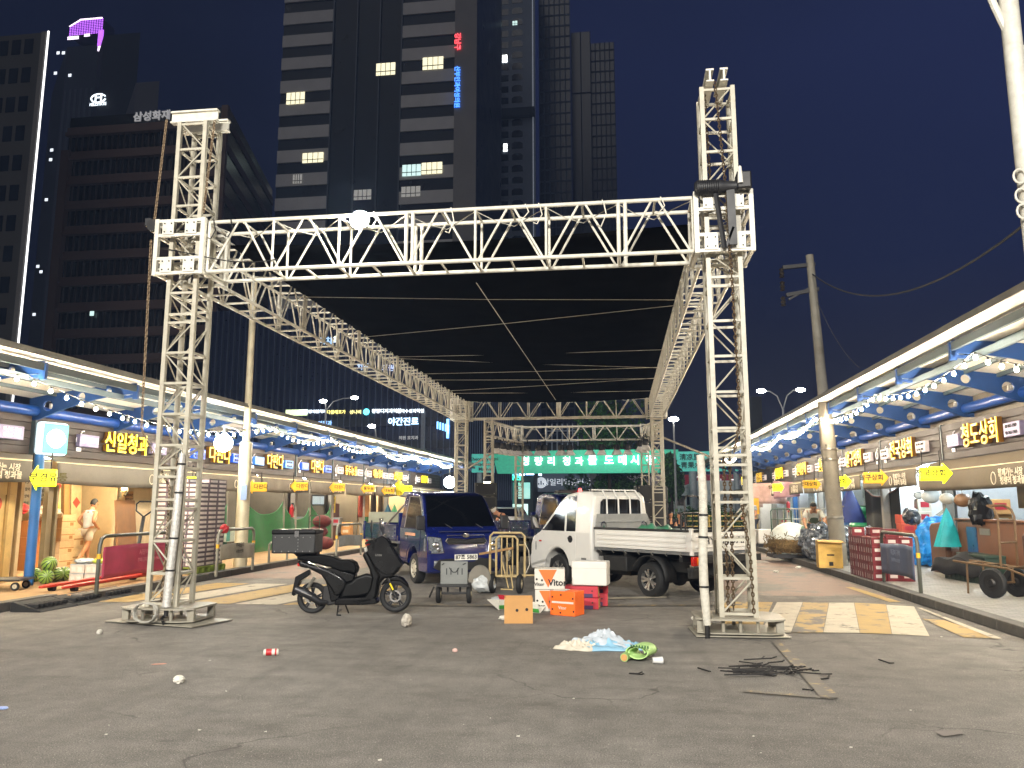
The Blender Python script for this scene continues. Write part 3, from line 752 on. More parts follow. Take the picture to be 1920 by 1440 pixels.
# string lights
def string(label, sup, xo, spacing, sag):
    P = [AX(px, py, xo(px)) for px, py in sup]
    root = thing('string_light', label, 'string light', P[0]); o = P[0]; pts = []
    for k, (a, b) in enumerate(zip(P, P[1:])):
        n = 14; a = a - Vector((0, 0, .06)); b = b - Vector((0, 0, .06)); s_ = sag * min(1.5, (b - a).length / 5)
        pts += [a.lerp(b, i / n) - Vector((0, 0, s_ * 4 * (i / n) * (1 - i / n))) - o for i in range(n)]
    pts.append(P[-1] - o)
    q = MB(); q.path(pts, .008, 5); q.build('cable', m_black, root)
    bq = MB(); bq.lathe([(0, -.105), (.013, -.103), (.024, -.09), (.026, -.08), (.021, -.062), (.014, -.045)], 10); bq.k = 1; bq.lathe([(.017, -.045), (.017, 0), (0, 0)], 8)
    proto = None; L = 0; acc = 0; cnt = 0
    for a, b in zip(pts, pts[1:]):
        d = (b - a).length; t_ = spacing - acc
        while t_ <= d and cnt < 100:
            p = a.lerp(b, t_ / d)
            if proto is None: proto = bq.build('bulb', [m_bulb, m_black], root); proto.location = p
            else:
                c = proto.copy(); COL.objects.link(c); c.parent = root; c.location = p
            cnt += 1; t_ += spacing
        acc = (acc + d) % spacing if t_ > d else 0
        acc = spacing - (t_ - d)
    return root
m_bulb = mat('bulb_glow_string', '#fff0c0', .4, emit=1000, ecol=(1, .84, .62))
string('string of warm bulbs swagged along the left canopy edge', [(-120, 655), (45, 694), (513, 795), (622, 816), (711, 834), (777, 849), (816, 858), (850, 866)], lambda p: -9.3 + .2 * (p > 500) + .15 * (p > 700), .38, .30)
string('string of warm bulbs swagged along the right canopy edge', [(2080, 655), (1826, 652), (1640, 733), (1527, 776), (1461, 810), (1413, 832), (1382, 848), (1360, 858)], lambda p: 4.98, .385, .24)

# ------------------------------------------------------------------ shops
m_wood = mat('sign_wood', '#26150c', .6, var=.3, scale=3, bump=.1)
m_woodl = mat('sign_wood_left', '#291a11', .6, var=.3, scale=3, bump=.1)
m_lety = mat('letter_yellow_lit', '#ffe21a', .4, emit=1.3, ecol=(1, .78, .02), sample=False)
m_leta = mat('letter_amber', '#e8b82a', .4, emit=.5, ecol=(1, .62, .05), sample=False)
m_letside = mat('letter_side', '#7a5208', .5)
m_lav = mat('lavender_panel', '#8d86ac', .5)
m_lav2 = mat('pale_panel', '#cfc4c4', .5, emit=.25, sample=False)
m_whtxt = mat('white_lettering', '#e8e6e6', .5, emit=.35, sample=False)
m_wtx2 = mat('awning_lettering', '#d8cdb8', .6)
m_awn = mat('awning_cloth', '#5f5444', .75, var=.1, scale=8, bump=.12, dirt=.15)
m_awnl = mat('awning_cloth_left', '#5f594e', .75, var=.1, scale=8, bump=.12, dirt=.15)
m_awtrim = mat('awning_trim', '#d8c9a2', .5)
m_pill = mat('grey_pillar', '#8b857c', .5, dirt=.25)
m_bluepost = mat('blue_post', '#235a94', .4, dirt=.3, dcol='#1a2c44')
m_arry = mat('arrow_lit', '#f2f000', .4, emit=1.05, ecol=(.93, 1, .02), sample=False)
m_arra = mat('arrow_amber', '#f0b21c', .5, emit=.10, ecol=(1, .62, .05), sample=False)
m_arrc = mat('arrow_cap', '#4a5a30', .6)
def lmat(nm, c, e): return mat(nm, '#ffffff', .5, emit=e, ecol=c)
m_lwarm = lmat('shop_light_warm', (1, .86, .60), 150); m_lcool = lmat('shop_light_cool', (.78, .92, 1), 85); m_lneu = lmat('shop_light_white', (1, .92, .76), 70)
def shop(side, y0, y1, label, text, lit, wall, light, lp=1, sub='', subc=None, awn=True, depth=3.6, post=None, tx=.5, ts=.46, drop=0., front=0., lightbox=False):
    w = y1 - y0
    if side < 0: loc, rz = (-11.55 + .028 * (y0 - 12), y0, .13), PI / 2 - .028
    else: loc, rz = (7.2, y1, .13), -PI / 2
    t = thing('market_shop', label, 'shop', loc, rz, 'left row of market shops' if side < 0 else 'right row of market shops')
    q = MB(); q.box(0, w, depth, depth + .1, 0, 2.75); q.box(0, .08, .12, depth, 0, 2.75); q.box(w - .08, w, .12, depth, 0, 2.75)
    if front > 0: q.box(.08, w * front, .02, .12, 0, 2.45)
    q.build('wall', wall, t, smooth=0)
    q = MB(); q.box(0, w, .1, depth + .1, 2.76, 2.9); q.build('ceiling', mat('shop_ceiling', '#cfc8ba', .7), t, smooth=0)
    q = MB(); q.box(0, w, .05, depth + .1, 3.0, 3.2); q.build('roof', mat('roof_felt', '#2e2b29', .9), t, smooth=0)
    wd = m_woodl if side < 0 else m_wood
    q = MB()
    for k in range(5): q.box(.004, w - .004, -.06, .1, 2.42 + k * .152, 2.42 + k * .152 + .147)
    sb = q.build('sign_board', wd, t, bev=.006)
    q = MB(); q.box(-.02, .03, -.075, .1, 2.4, 3.2); q.build('joint_strip', m_purl, sb)
    cx = w * tx
        # letters with depth: a lit face on a darker return
    q = MB(); q.k = 0; q.text(text, ts, TM(cx, -.165, 2.8), .02, .004, sx=.86); q.k = 1; q.text(text, ts, TM(cx, -.11, 2.8), .09, .003, sx=.86)
    q.build('sign_letters', [m_lety if lit else m_leta, m_letside], t, smooth=0)
    tw = len(text) * ts * .42
    for k, (px, s_) in enumerate(((cx - tw - .42, sub), (cx + tw + .42, ''))):
        if px < .3 or px > w - .25: px = min(max(px, .34), w - .34)
        q = MB(); q.box(px - .3, px + .3, -.16, -.06, 2.66, 2.92); p = q.build('sign_panel', subc or m_lav, t, bev=.01)
        if s_: q = MB(); q.text(s_, .15, TM(px, -.165, 2.79), .006, .002); q.build('panel_text', m_whtxt, p, smooth=0)
        else:
            q = MB()
            for j in range(2): q.text('02-96%d-%d' % (k + 4 + j, 1800 + int(y0 * 13) % 900), .085, TM(px, -.165, 2.85 - .12 * j), .005, .001)
            q.build('panel_text', m_whtxt if subc is None else m_ink, p, smooth=0)
    # little fruit outline emblem
    ex = cx - tw * .62 - .95 if cx - tw * .62 - .95 > .15 else w - .2
    q = MB(); q.path([(ex + .09 * math.cos(a), -.075, 2.80 + .1 * math.sin(a)) for a in np.linspace(0, 2 * PI, 15)[:-1]], .014, 5, closed=True); q.path([(ex + .02, -.075, 2.9), (ex + .06, -.075, 2.98), (ex + .13, -.075, 3.0)], .012, 5)
    q.box(ex - .07, ex + .07, -.08, -.066, 2.56, 2.64); q.build('emblem', m_whtxt, t)
    if awn:
        am = m_awnl if side < 0 else m_awn; nseg = 24; ph = random.random() * 6
        A = [(-.08, 2.40), (-.34, 2.36 - drop * .3), (-.58, 2.25 - drop), (-.60, 2.05 - drop), (-.585, 1.86 - drop)]
        def fn(u, v):
            j = v * (len(A) - 1); i = min(int(j), len(A) - 2); f = j - i
            y = A[i][0] + (A[i + 1][0] - A[i][0]) * f; z = A[i][1] + (A[i + 1][1] - A[i][1]) * f
            k = max(0, v - .5) * 2
            return (.03 + (w - .06) * u, y + .018 * k * math.sin(u * 26 + ph) + .012 * math.sin(9 * u + ph), z - .05 * k * abs(math.sin(PI * u * 1.0 + .2)) * (1 if side < 0 else .4))
        q = MB(); q.grid(fn, 48, 8); o = q.build('awning', am, t); d = o.modifiers.new('s', 'SOLIDIFY'); d.thickness = .008
        q = MB(); q.tube((.02, -.585, 2.255 - drop), (w - .02, -.585, 2.255 - drop), .014, 6); q.build('awning_rail', m_awtrim, o)
        q = MB(); q.text('함께가는 시장', .15, TM(w * .74, -.63, 2.10 - drop), .004, .002); q.text('청량리 청과물', .15, TM(w * .75, -.632, 1.96 - drop), .004, .003); q.path([(w * .74 - .62 + .09 * math.cos(a), -.632, 2.02 - drop + .11 * math.sin(a)) for a in np.linspace(0, 2 * PI, 13)[:-1]], .009, 4, closed=True)
        q.build('awning_text', m_wtx2, o, smooth=0)
    for k in range(2 if w > 3 else 1):
        q = MB(); c = w * (k + .5) / (2 if w > 3 else 1); q.box(c - .55, c + .55, .5, .62, 2.40, 2.45); q.build('ceiling_light', light, t)
    if post is not None:
        q = MB(); q.box(-.09, .09, -.12, .06, 0, 2.4); q.build('pillar', post, t, bev=.01)
    return t
w_warm = mat('wall_warm', '#d2b98e', .75, var=.12, dirt=.3, dcol='#6b4f2c'); w_beige = mat('wall_beige', '#b8a482', .6, var=.06)
w_dark = mat('wall_dim', '#5b5448', .8, dirt=.4); w_cool = mat('wall_pale', '#c8ccd0', .6, var=.1, dirt=.2); w_brown = mat('wall_brown', '#7a5636', .6, dirt=.2)
LS = [
 (9.2, 14.05, '삼복상회', False, w_warm, m_lwarm, '', None, .62, 'leftmost shop of the left row, warm lit with cream door panels'),
 (14.15, 19.1, '신일청과', True, w_warm, m_lwarm, '청과도매', None, .55, 'warm lit left shop with watermelons outside under the bright yellow 신일청과 sign'),
 (19.2, 22.6, '다판다', False, w_dark, m_lneu, '', mat('panel_blue', '#2458d0', .4, emit=.5, sample=False), .52, 'left shop with the carton stack, its amber 다판다 sign next to the globe lamp'),
 (22.7, 26.1, '다판다', False, w_dark, m_lneu, '과일', mat('panel_sky', '#3d7fd6', .4, emit=.35, sample=False), .5, 'left shop with green netting and amber 다판다 sign just right of the lamp pole'),
 (26.2, 29.4, '다판다', False, w_dark, m_lneu, '과일', mat('panel_blue', '#2458d0'), .5, 'left shop with green net and red extinguisher under the third 다판다 sign'),
 (29.5, 32.9, '동두농원', False, w_dark, m_lwarm, '', m_lav2, .5, 'dark left shop with a yellow notice under the two line amber 동두농원 sign'),
 (33.0, 36.1, '대농청과', False, w_warm, m_lneu, '', m_lav2, .5, 'left shop with hanging coats under the amber 대농청과 sign'),
 (36.2, 39.7, '신화상회', True, w_warm, m_lneu, '', m_lav2, .4, 'left shop under the bright yellow 신화상회 sign near the far end'),
 (39.8, 46.0, '상일청과', True, w_beige, m_lcool, '', m_lav2, .4, 'last shop of the left row under the bright yellow 상일청과 sign'),
]
for k, (a, b, tx_, lit, wl, lg, sub, sc_, tpos, lab) in enumerate(LS):
    shop(-1, a, b, lab, tx_, lit, wl, lg, sub=sub, subc=sc_, tx=tpos, post=None if k == 1 else m_pill, ts=.50 if k < 5 else .42,
         front=0)
RS = [
 (7.4, 12.9, '부산상회', False, w_cool, m_lneu, '', m_lav2, .5, 'right shop with an empty white interior, nearest the white mast', 0),
 (13.0, 18.75, '청도상회', False, w_cool, m_lcool, '청과.버섯', m_lav, .37, 'nearest right shop with a brown counter under the amber 청도상회 sign', .12),
 (18.85, 22.95, '전국상회', False, w_cool, m_lcool, '', m_lav2, .46, 'brightly lit right shop with blue tarpaulin bundles under the amber 전국상회 sign', 0),
 (23.05, 26.75, '말구상회', False, w_cool, m_lcool, '', m_lav2, .42, 'right shop with a dark curtain under the amber 말구상회 sign', 0),
 (26.85, 30.1, '신흥상회', False, w_cool, m_lcool, '', m_lav2, .42, 'right shop half hidden by the concrete pole with green bags inside', 0),
 (30.2, 34.3, '전대상회', False, w_cool, m_lcool, '', m_lav2, .5, 'right shop with striped plastic sheets under the amber sign left of the concrete pole', 0),
 (34.4, 39.0, '현대상회', True, w_cool, m_lcool, '', m_lav2, .5, 'right shop under the bright yellow 현대상회 sign', 0),
 (39.1, 43.7, '강릉상회', False, w_cool, m_lneu, '', m_lav2, .4, 'right shop with pink cloths hung under its small amber 강릉상회 sign', 0),
 (43.8, 49.0, '한일상회', True, w_cool, m_lneu, '', m_lav2, .4, 'farthest shop of the right row under the bright yellow 한일상회 sign', 0),
]
for k, (a, b, tx_, lit, wl, lg, sub, sc_, tpos, lab, dr) in enumerate(RS):
    shop(1, a, b, lab, tx_, lit, wl, lg, sub=sub, subc=sc_, tx=tpos, post=m_bluepost if k in (3, 5) else m_pill, ts=.52, drop=dr)

# arrow signs hung from the awnings
def arrow(px, py, x, text, lit, dirx, label, s=1., wd=.95):
    x += .45 if x < 0 else -.6; p = AX(px, py, x); rz = .5 if x < 0 else -.12
    t = thing('arrow_sign', label, 'arrow sign', p, rz + random.uniform(-.06, .06), 'arrow signs under the awnings'); M = m_arry if lit else m_arra
    h = .20 * s; w = wd * s * .4
    pl = [(-w, -h), (w * .55, -h), (w * .55, -h * 1.5), (w * 1.2, 0), (w * .55, h * 1.5), (w * .55, h), (-w, h)]
    pl = [(u * dirx, v) for u, v in pl]
    q = MB(); q.prism(pl, -.08, .08, 'y'); q.build('sign_body', M, t, bev=.02)
    q = MB(); q.text(text, .22 * s, TM(-.08 * dirx, -.085, .0), .004, .004); q.build('sign_text', mat('olive_lettering', '#4a4400', .6), t, smooth=0)
    q = MB(); q.tube((-.2, 0, h), (-.2, 0, h + .3), .012, 6); q.tube((.1, 0, h), (.1, 0, h + .3), .012, 6); q.build('hanger', m_dark, t)
    return t
arrow(83, 896, -10.9, '부경유통', True, -1, 'bright yellow arrow sign reading 부경유통 above the watermelons', .78, .62)
arrow(352, 905, -10.75, '신일', True, -1, 'bright yellow arrow sign half hidden by the left front tower', .7, .7)
arrow(483, 913, -10.75, '다판다', False, -1, 'amber arrow sign hung right behind the left lamp pole', .66)
arrow(562, 912, -10.6, '다판다', False, -1, 'amber arrow sign above the scooter box', .66)
arrow(633, 914, -10.5, '다판다', False, -1, 'amber arrow sign hung over the dark left shop doorway', .66)
arrow(690, 916, -10.4, '동두농원', False, -1, 'amber arrow sign hung left of the coats', .66)
arrow(728, 920, -10.3, '대농청과', False, -1, 'amber arrow sign with yellow cloth beneath it', .66)
arrow(762, 916, -10.2, '신화', True, -1, 'bright yellow arrow sign nearest the blue truck cab', .66)
arrow(1752, 888, 6.45, '전국상회', True, 1, 'bright yellow arrow sign reading 전국상회 pointing right', .66, .95)
arrow(1640, 896, 6.45, '말구상회', False, 1, 'amber arrow sign reading 말구상회', .64, .95)
arrow(1573, 903, 6.45, '신흥상회', True, 1, 'bright yellow arrow sign just right of the concrete pole', .66, 1.0)
arrow(1521, 908, 6.45, '전대상회', False, 1, 'dark amber arrow sign left of the concrete pole', .6, 1.0)
arrow(1458, 914, 6.45, '현대상회', True, 1, 'bright yellow arrow sign between the pink cloths', .66, .7)
arrow(1408, 918, 6.45, '강릉상회', False, 1, 'small amber arrow sign at the far right awnings', .66)
# square lightbox sign on the left board
p = AX(97, 823, -11.25); t = thing('lightbox_sign', 'square green and white lit box sign jutting from the left sign board', 'box sign', p, PI / 2 - .25)
q = MB(); q.box(-.31, .31, -.1, .1, -.33, .33); q.build('sign_case', mat('lightbox_rim', '#dfeef0', .4, emit=.7, ecol=(.75, .93, 1), sample=False), t, bev=.07, seg=4)
q = MB(); q.box(-.27, .27, -.118, -.106, -.29, .29); f = q.build('sign_face', mat('lightbox_green', '#3fc8a8', .4, emit=.5, ecol=(.16, .8, .6), sample=False), t, bev=.004)
q = MB(); q.T = Matrix.Rotation(.5, 4, 'Y'); q.lathe([(0, -.126), (.19, -.126), (.19, -.121)], 24, axis='y'); q.T = Matrix.Diagonal((1.25, 1, 1, 1)) @ Matrix.Rotation(.4, 4, 'Y') ; q.lathe([(0, -.127), (.17, -.127), (.17, -.121)], 24, axis='y'); q.build('leaf_mark', mat('lightbox_white', '#ffffff', .4, emit=1.1, ecol=(.93, 1, .97), sample=False), f)
# globe lamps and the pole
t = thing('lamp_pole', 'white steel lamp pole with a lit globe rising through the left canopy', 'lamp pole', (-8.86, 17.9, .13))
q = MB(); q.lathe([(.16, 0), (.16, .25), (.15, .3), (.145, 2.9), (.085, 2.95), (.075, 7.0)], 16); q.build('pole', mat('pole_paint', '#cdbf9d', .5, dirt=.35, dcol='#6f5f44'), t)
q = MB(); q.bar((0, 0, 3.2), (0, -1.15, 3.2), .04); q.bar((0, 0, 3.0), (0, -.5, 3.19), .03); q.tube((0, -1.1, 3.2), (0, -1.1, 3.02), .02, 6); q.build('arm', m_cardw, t)
m_globe = mat('globe_glow', '#ffffff', .4, emit=60, ecol=(.80, .95, 1))
q = MB(); q.sphere((0, -1.1, 2.82), .2, 18, 12); q.build('globe', m_globe, t)
q = MB(); q.box(.0, .15, -.15, -.145, 1.55, 1.9); q.build('notice', mat('blue_notice', '#7d8fb0', .6), t)
p = AX(843, 904, -8.7); t = thing('globe_lamp', 'lit globe lamp at the far end of the left row beside the stage tower', 'globe lamp', p)
q = MB(); q.sphere((0, 0, 0), .3, 16, 10); q.build('globe', m_globe, t)
q = MB(); q.bar((0, 0, .29), (0, 0, .8), .04); q.build('hanger', m_dark, t)
p = AX(233, 914, -11.2); t = thing('pendant_bulb', 'single warm bulb hanging in front of the beige wall', 'bulb', p)
q = MB(); q.sphere((0, 0, 0), .055, 12, 8, (1, 1, 1.3)); q.build('bulb', mat('pendant_glow', '#fff', .4, emit=90, ecol=(1, .68, .28)), t)
q = MB(); q.tube((0, 0, .06), (0, 0, .14), .025, 8); q.tube((0, 0, .14), (0, 0, .5), .006, 5); q.build('cord', m_black, t)
# concrete utility pole through the right canopy
t = thing('utility_pole', 'tall concrete utility pole passing through the right canopy', 'utility pole', (5.2, 20.3, .13))
m_conc = mat('pole_concrete', '#7d786c', .75, var=.15, scale=5, dirt=.4, dcol='#584a34', bump=.2)
q = MB(); q.T = Matrix(((1, 0, -.035, 0), (0, 1, 0, 0), (0, 0, 1, 0), (0, 0, 0, 1))); q.lathe([(.19, 0), (.185, 3), (.125, 4.4), (.095, 7.75), (0, 7.75)], 16)
for z in (1.2, 1.6, 2.2, 2.6, 2.9): q.tube((-.1, -.2, z), (-.1, -.24, z), .02, 6); q.tube((.14, -.1, z + .2), (.2, -.12, z + .2), .02, 6)
q.build('pole', m_conc, t)
q = MB()
for z in (1.1, 2.5, 2.75): q.lathe([(.195, z), (.2, z + .01), (.2, z + .05), (.195, z + .06)], 16, (-.035 * z, 0, 0))
q.build('steel_band', m_steel, t)
q = MB(); q.bar((-.95, 0, 7.45), (-.15, 0, 7.5), .09); q.build('cross_arm', m_dark, t); q = MB(); q.bar((-.9, 0, 6.72), (-.1, 0, 6.85), .09); q.bar((-.85, 0, 6.6), (-.2, 0, 6.95), .05); q.build('cross_arm', m_dark, t)
for z in (7.3, 6.95, 6.55):
    q = MB(); q.lathe([(.03, -.12), (.07, -.1), (.04, -.05), (.07, 0), (.04, .05), (.07, .1), (.03, .14)], 12, (-.98, 0, z)); q.build('insulator', mat('insulator', '#2b2622', .3), t)
A = Vector((4.95, 20.3, 7.4)); B = AX(1925, 418, 5.05)
q = MB(); q.path([A.lerp(B, k / 16) - Vector((0, 0, .75 * 4 * (k / 16) * (1 - k / 16))) for k in range(17)], .017, 6); tag(q.build('overhead_cable', mat('cable_grey', '#38383a', .6)), 'thick overhead cable drooping from the utility pole to the white mast', 'cable')
q = MB(); A = Vector((5.0, 20.3, 6.8)); B = AX(1612, 690, 5.6); q.path([A.lerp(B, k / 10) - Vector((0, 0, .25 * 4 * (k / 10) * (1 - k / 10))) for k in range(11)], .008, 5); tag(q.build('guy_wire', mat('cable_grey', '#5a5956')), 'thin wire sloping from the utility pole down to the right canopy roof', 'wire')
# ------------------------------------------------------------------ trucks
m_tyre = mat('tyre_rubber', '#141414', .75, var=.3, scale=20, bump=.1)
m_alloy = mat('alloy_rim', '#b9b8b4', .28, .85, var=.1)
m_steelrim = mat('painted_rim', '#c9c4b4', .4, .3, dirt=.3)
m_chrome = mat('chrome', '#d8d8d8', .12, 1., var=.05)
m_lens = mat('clear_lens', '#8d9296', .1, .4, var=.75, scale=26, spec=.9, coat=.6)
m_taill = mat('tail_lens', '#b01810', .2, coat=.5); m_amber = mat('amber_lens', '#e08010', .2, coat=.5)
m_under = mat('chassis_black', '#121211', .7, var=.3, dirt=.3, dcol='#3a332a')
def wheel(parent, x, y, r, w, rim, spokes, out, name='wheel'):
    q = MB(); q.lathe([(r * .62, -w / 2), (r * .9, -w / 2), (r * .98, -w * .38), (r, -w * .2), (r, w * .2), (r * .98, w * .38), (r * .9, w / 2), (r * .62, w / 2), (r * .58, 0), (r * .62, -w / 2)], 28, axis='x')
    for k in range(3): q.lathe([(r * 1.0, -w * .2 + k * w * .2 - .008), (r * 1.004, -w * .2 + k * w * .2), (r * 1.0, -w * .2 + k * w * .2 + .008)], 28, axis='x')
    o = q.build(name, m_tyre, parent); o.location = (x, y, r)
    q = MB(); s = out * w / 2
    q.lathe([(r * .63, s * .9), (r * .60, s * .95), (r * .57, s * .3)], 28, axis='x'); q.lathe([(r * .57, s * .25), (0, s * .25)], 28, axis='x')
    if spokes:
        for k in range(spokes):
            a = 2 * PI * k / spokes
            c, s_ = math.cos(a), math.sin(a); c2, s2 = math.cos(a + .2), math.sin(a + .2)
            for sg in (-1, 1):
                a2 = a + sg * .22
                q.bar((s * .72, r * .1 * c, r * .1 * s_), (s * .86, r * .59 * math.cos(a2), r * .59 * math.sin(a2)), r * .12, .015, up=(1, 0, 0))
        q.tube((s * .4, 0, 0), (s * .85, 0, 0), r * .15, 12)
    else:
        q.lathe([(r * .55, s * .5), (r * .46, s * .62), (r * .25, s * .95), (r * .2, s * 1.0), (0, s * 1.0)], 24, axis='x')
    q.k = 1
    if not spokes:
        for k in range(8):
            a = 2 * PI * k / 8; q.sphere((s * .72, r * .40 * math.cos(a), r * .40 * math.sin(a)), r * .055, 8, 6)
    else: q.lathe([(r * .56, s * .28), (0, s * .28)], 20, axis='x')
    q.build('rim', [rim, m_under], o)
    return o
TS = .93
PORTER = [(-.02, .30), (.03, .36), (.035, .56), (.0, .62), (-.015, .86), (-.10, 1.0), (-.34, 1.12), (-.66, 1.47), (-.98, 1.80), (-1.14, 1.90), (-1.5, 1.96), (-1.86, 1.95), (-1.97, 1.86), (-2.0, 1.12), (-2.0, .42)]
BONGO = [(0, .28), (.05, .34), (.06, .60), (.03, .92), (-.03, 1.08), (-.08, 1.13), (-.12, 1.17), (-.36, 1.50), (-.56, 1.78), (-.70, 1.89), (-1.0, 1.96), (-1.6, 1.985), (-1.8, 1.94), (-1.87, 1.84), (-1.90, 1.17), (-1.90, .42)]
def truck(label, loc, rz, prof, ib, ir, it, paint, kind):
    t = thing('cargo_truck', label, 'truck', loc, rz, 'small cargo trucks parked under the stage frame'); t.scale = (TS, TS, TS)
    WB, WT = .84, .72; zb = prof[ib][1]; ax = -.92; r = .325
    def hw(z): return WB - .012 * max(0, (.6 - z)) if z <= zb else WB + (WT - WB) * (z - zb) / (1.96 - zb)
    arch = [(ax - .42 * math.cos(a), .36 + .42 * math.sin(a)) for a in np.linspace(.12, PI - .12, 13)]
    P = prof + arch + [(ax + .42, .28)]
    cy = sum(p[0] for p in P) / len(P); cz = 1.1
    def ins(p, d):
        v = Vector((cy - p[0], cz - p[1])); l = v.length; v = v / l * d; return (p[0] + v.x, p[1] + v.y)
    q = MB(); rings = []
    for f, d in ((-1, .05), (-.985, .02), (-.955, .004), (-.9, 0), (0, 0), (.9, 0), (.955, .004), (.985, .02), (1, .05)):
        rg = []
        for k, p in enumerate(P):
            bow = .035 * (1 - f * f) if 1 <= k <= it else 0.
            e_ = ins(p, d); rg.append((f * hw(p[1]), e_[0] + bow, e_[1]))
        rings.append(rg)
    q.loft(rings, caps=False)
    n = len(P)
    for rg, fl in ((rings[0], 1), (rings[-1], 0)):
        up = list(range(ib, ir + 1)); lo = list(range(ir, n)) + list(range(0, ib + 1))
        for pl in (up, lo): q.add([rg[i] for i in pl], [tuple(range(len(pl)))[::-1] if fl else tuple(range(len(pl)))])
    q.build('cab', paint, t, smooth=40)
    # windscreen
    q = MB(); rows = list(range(ib, it + 1)); rg = []
    for k in rows:
        y, z = P[k]
        if k == ib: y, z = y + (P[ib + 1][0] - y) * .15, z + (P[ib + 1][1] - z) * .15
        w = hw(z) - .055; nrm = Vector((.80, .60)) * .008
        rg.append([(f * w, y + nrm.x + .035 * (1 - f * f), z + nrm.y) for f in np.linspace(-1, 1, 9)])
    q.loft(rg, caps=False, wrap=False); q.build('windscreen', m_glassd, t)
    if kind != 'porter':
        q = MB(); w = hw(P[ib][1]) - .1
        for s_ in (-.45, .25): q.bar((s_, P[ib][0] + .05, P[ib][1] + .02), (s_ + .3, P[ib + 1][0] + .05, P[ib + 1][1] - .1), .015)
        q.build('wiper', m_black, t)
    # doors and side glass
    yf = P[ib][0] - .12; yr = ax - .42 - .12 if kind == 'porter' else -1.5
    yr = -1.52
    for s_ in (-1, 1):
        X0 = s_ * (hw(.8) + .001); d_ = s_ * .006
        dl = [(ax + .47, .47), (ax + .47, .75), (-.3, zb - .01), (yr, zb - .01), (yr, .62), (ax - .5, .47)]
        dl = [(-.40, zb - .012), (yr, zb - .012), (yr, .5), (-1.38, .5), (-1.34, .66), (-1.15, .82), (-.92, .86), (-.70, .82), (-.55, .68), (-.5, .6)]
        q = MB(); q.prism(dl, X0, X0 + d_, 'x'); dr = q.build('door', paint, t, bev=.003)
        q = MB(); q.tube((X0 + d_ * 1.2, -1.36, .98), (X0 + d_ * 1.8, -1.36, .98), .075 if kind == 'porter' else .06, 16); q.k = 1; q.bar((X0 + d_ * 2.4, -1.42, 1.0), (X0 + d_ * 2.4, -1.29, 1.0), .02, .03); q.build('handle', [m_black if kind == 'porter' else m_chrome, m_dark], dr)
        k0, k1 = ib, it
        def sx_(y, z): return (s_ * (hw(z) + .004), y, z)
        e = .07
        top = P[it][1] - .03
        A = [(P[ib][0] - .10, zb + .02), (P[it - 1][0] - .10, P[it - 1][1] - .03), (P[it][0] - .12, top), (yr + .05, top + .01), (yr + .0, zb + .02)]
        wl = [sx_(y, z) for y, z in A]
        q = MB(); q.add(wl, [tuple(range(len(wl)))]); q.build('side_window', m_glassd, t, smooth=0)
        if kind == 'porter':
            q = MB(); q.bar(sx_(-1.20, zb + .02), sx_(-1.16, top), .05, .012, up=(1, 0, 0)); q.build('window_post', paint, t)
            q = MB(); q.add([sx_(-1.62, zb + .06), sx_(-1.64, top - .05), sx_(-1.86, top - .04), sx_(-1.9, zb + .06)], [(0, 1, 2, 3)])
        else:
            q = MB(); q.path([sx_(y, z) for y, z in A] , .012, 6); q.build('rain_visor', m_steel, t)
        # mirror
        q = MB(); xm = s_ * (hw(1.3) + .14); ym = P[ib][0] + .05
        q.box(xm - .09, xm + .09, ym - .04, ym + .04, 1.16, 1.46); mo = q.build('mirror', m_black, t, bev=.03, seg=3)
        q = MB(); q.path([(xm, ym, 1.2), (s_ * hw(1.2), ym - .25, 1.15)], .012, 6); q.path([(xm, ym, 1.42), (s_ * hw(1.4), ym - .28, 1.42)], .012, 6); q.build('mirror_arm', m_black, mo)
        q = MB(); q.box(xm - .075, xm + .075, ym - .048, ym - .041, 1.19, 1.43); q.build('mirror_glass', m_chrome, mo)
        # lamps
        if kind == 'porter':
            q = MB(); q.add([(s_ * (hw(.8) - .30), .03, .70), (s_ * (hw(.8) - .03), -.02, .70), (s_ * (hw(.8) + .006), -.22, .72), (s_ * (hw(.8) + .006), -.22, .90), (s_ * (hw(.8) - .03), -.06, .93), (s_ * (hw(.8) - .30), .0, .88)], [(0, 1, 4, 5), (1, 2, 3, 4)]); q.build('headlight', m_lens, t)
            q = MB(); q.box(*sorted((s_ * (hw(.8) + .002), s_ * (hw(.8) + .012))), -.40, -.32, .90, .93); q.build('side_repeater', m_taill, t)
        else:
            h = MB(); x0, x1 = s_ * .50, s_ * (hw(.8) - .03)
            h.add([(x0, .098, .70), (x1, .05, .68), (s_ * (hw(.8) + .012), -.16, .74), (s_ * (hw(.8) + .012), -.14, .98), (x1, .02, 1.03), (x0 + s_ * .06, .072, 1.0)], [(0, 1, 4, 5), (1, 2, 3, 4)])
            o = h.build('headlight', m_lens, t)
            h = MB(); h.sphere((s_ * .66, .075, .85), .07, 12, 8, (1, .4, 1)); h.sphere((s_ * .60, .085, .76), .05, 12, 8, (1, .4, 1)); h.path([(x0, .104, .70), (x1, .056, .68), (x1, .026, 1.03), (x0 + s_ * .06, .078, 1.0), (x0, .104, .70)], .010, 5); h.build('reflector', m_chrome, o)
            q = MB(); q.box(*sorted((s_ * .54, s_ * .70)), .05, .09, .42, .54); q.build('fog_lamp', m_lens, t, bev=.01)
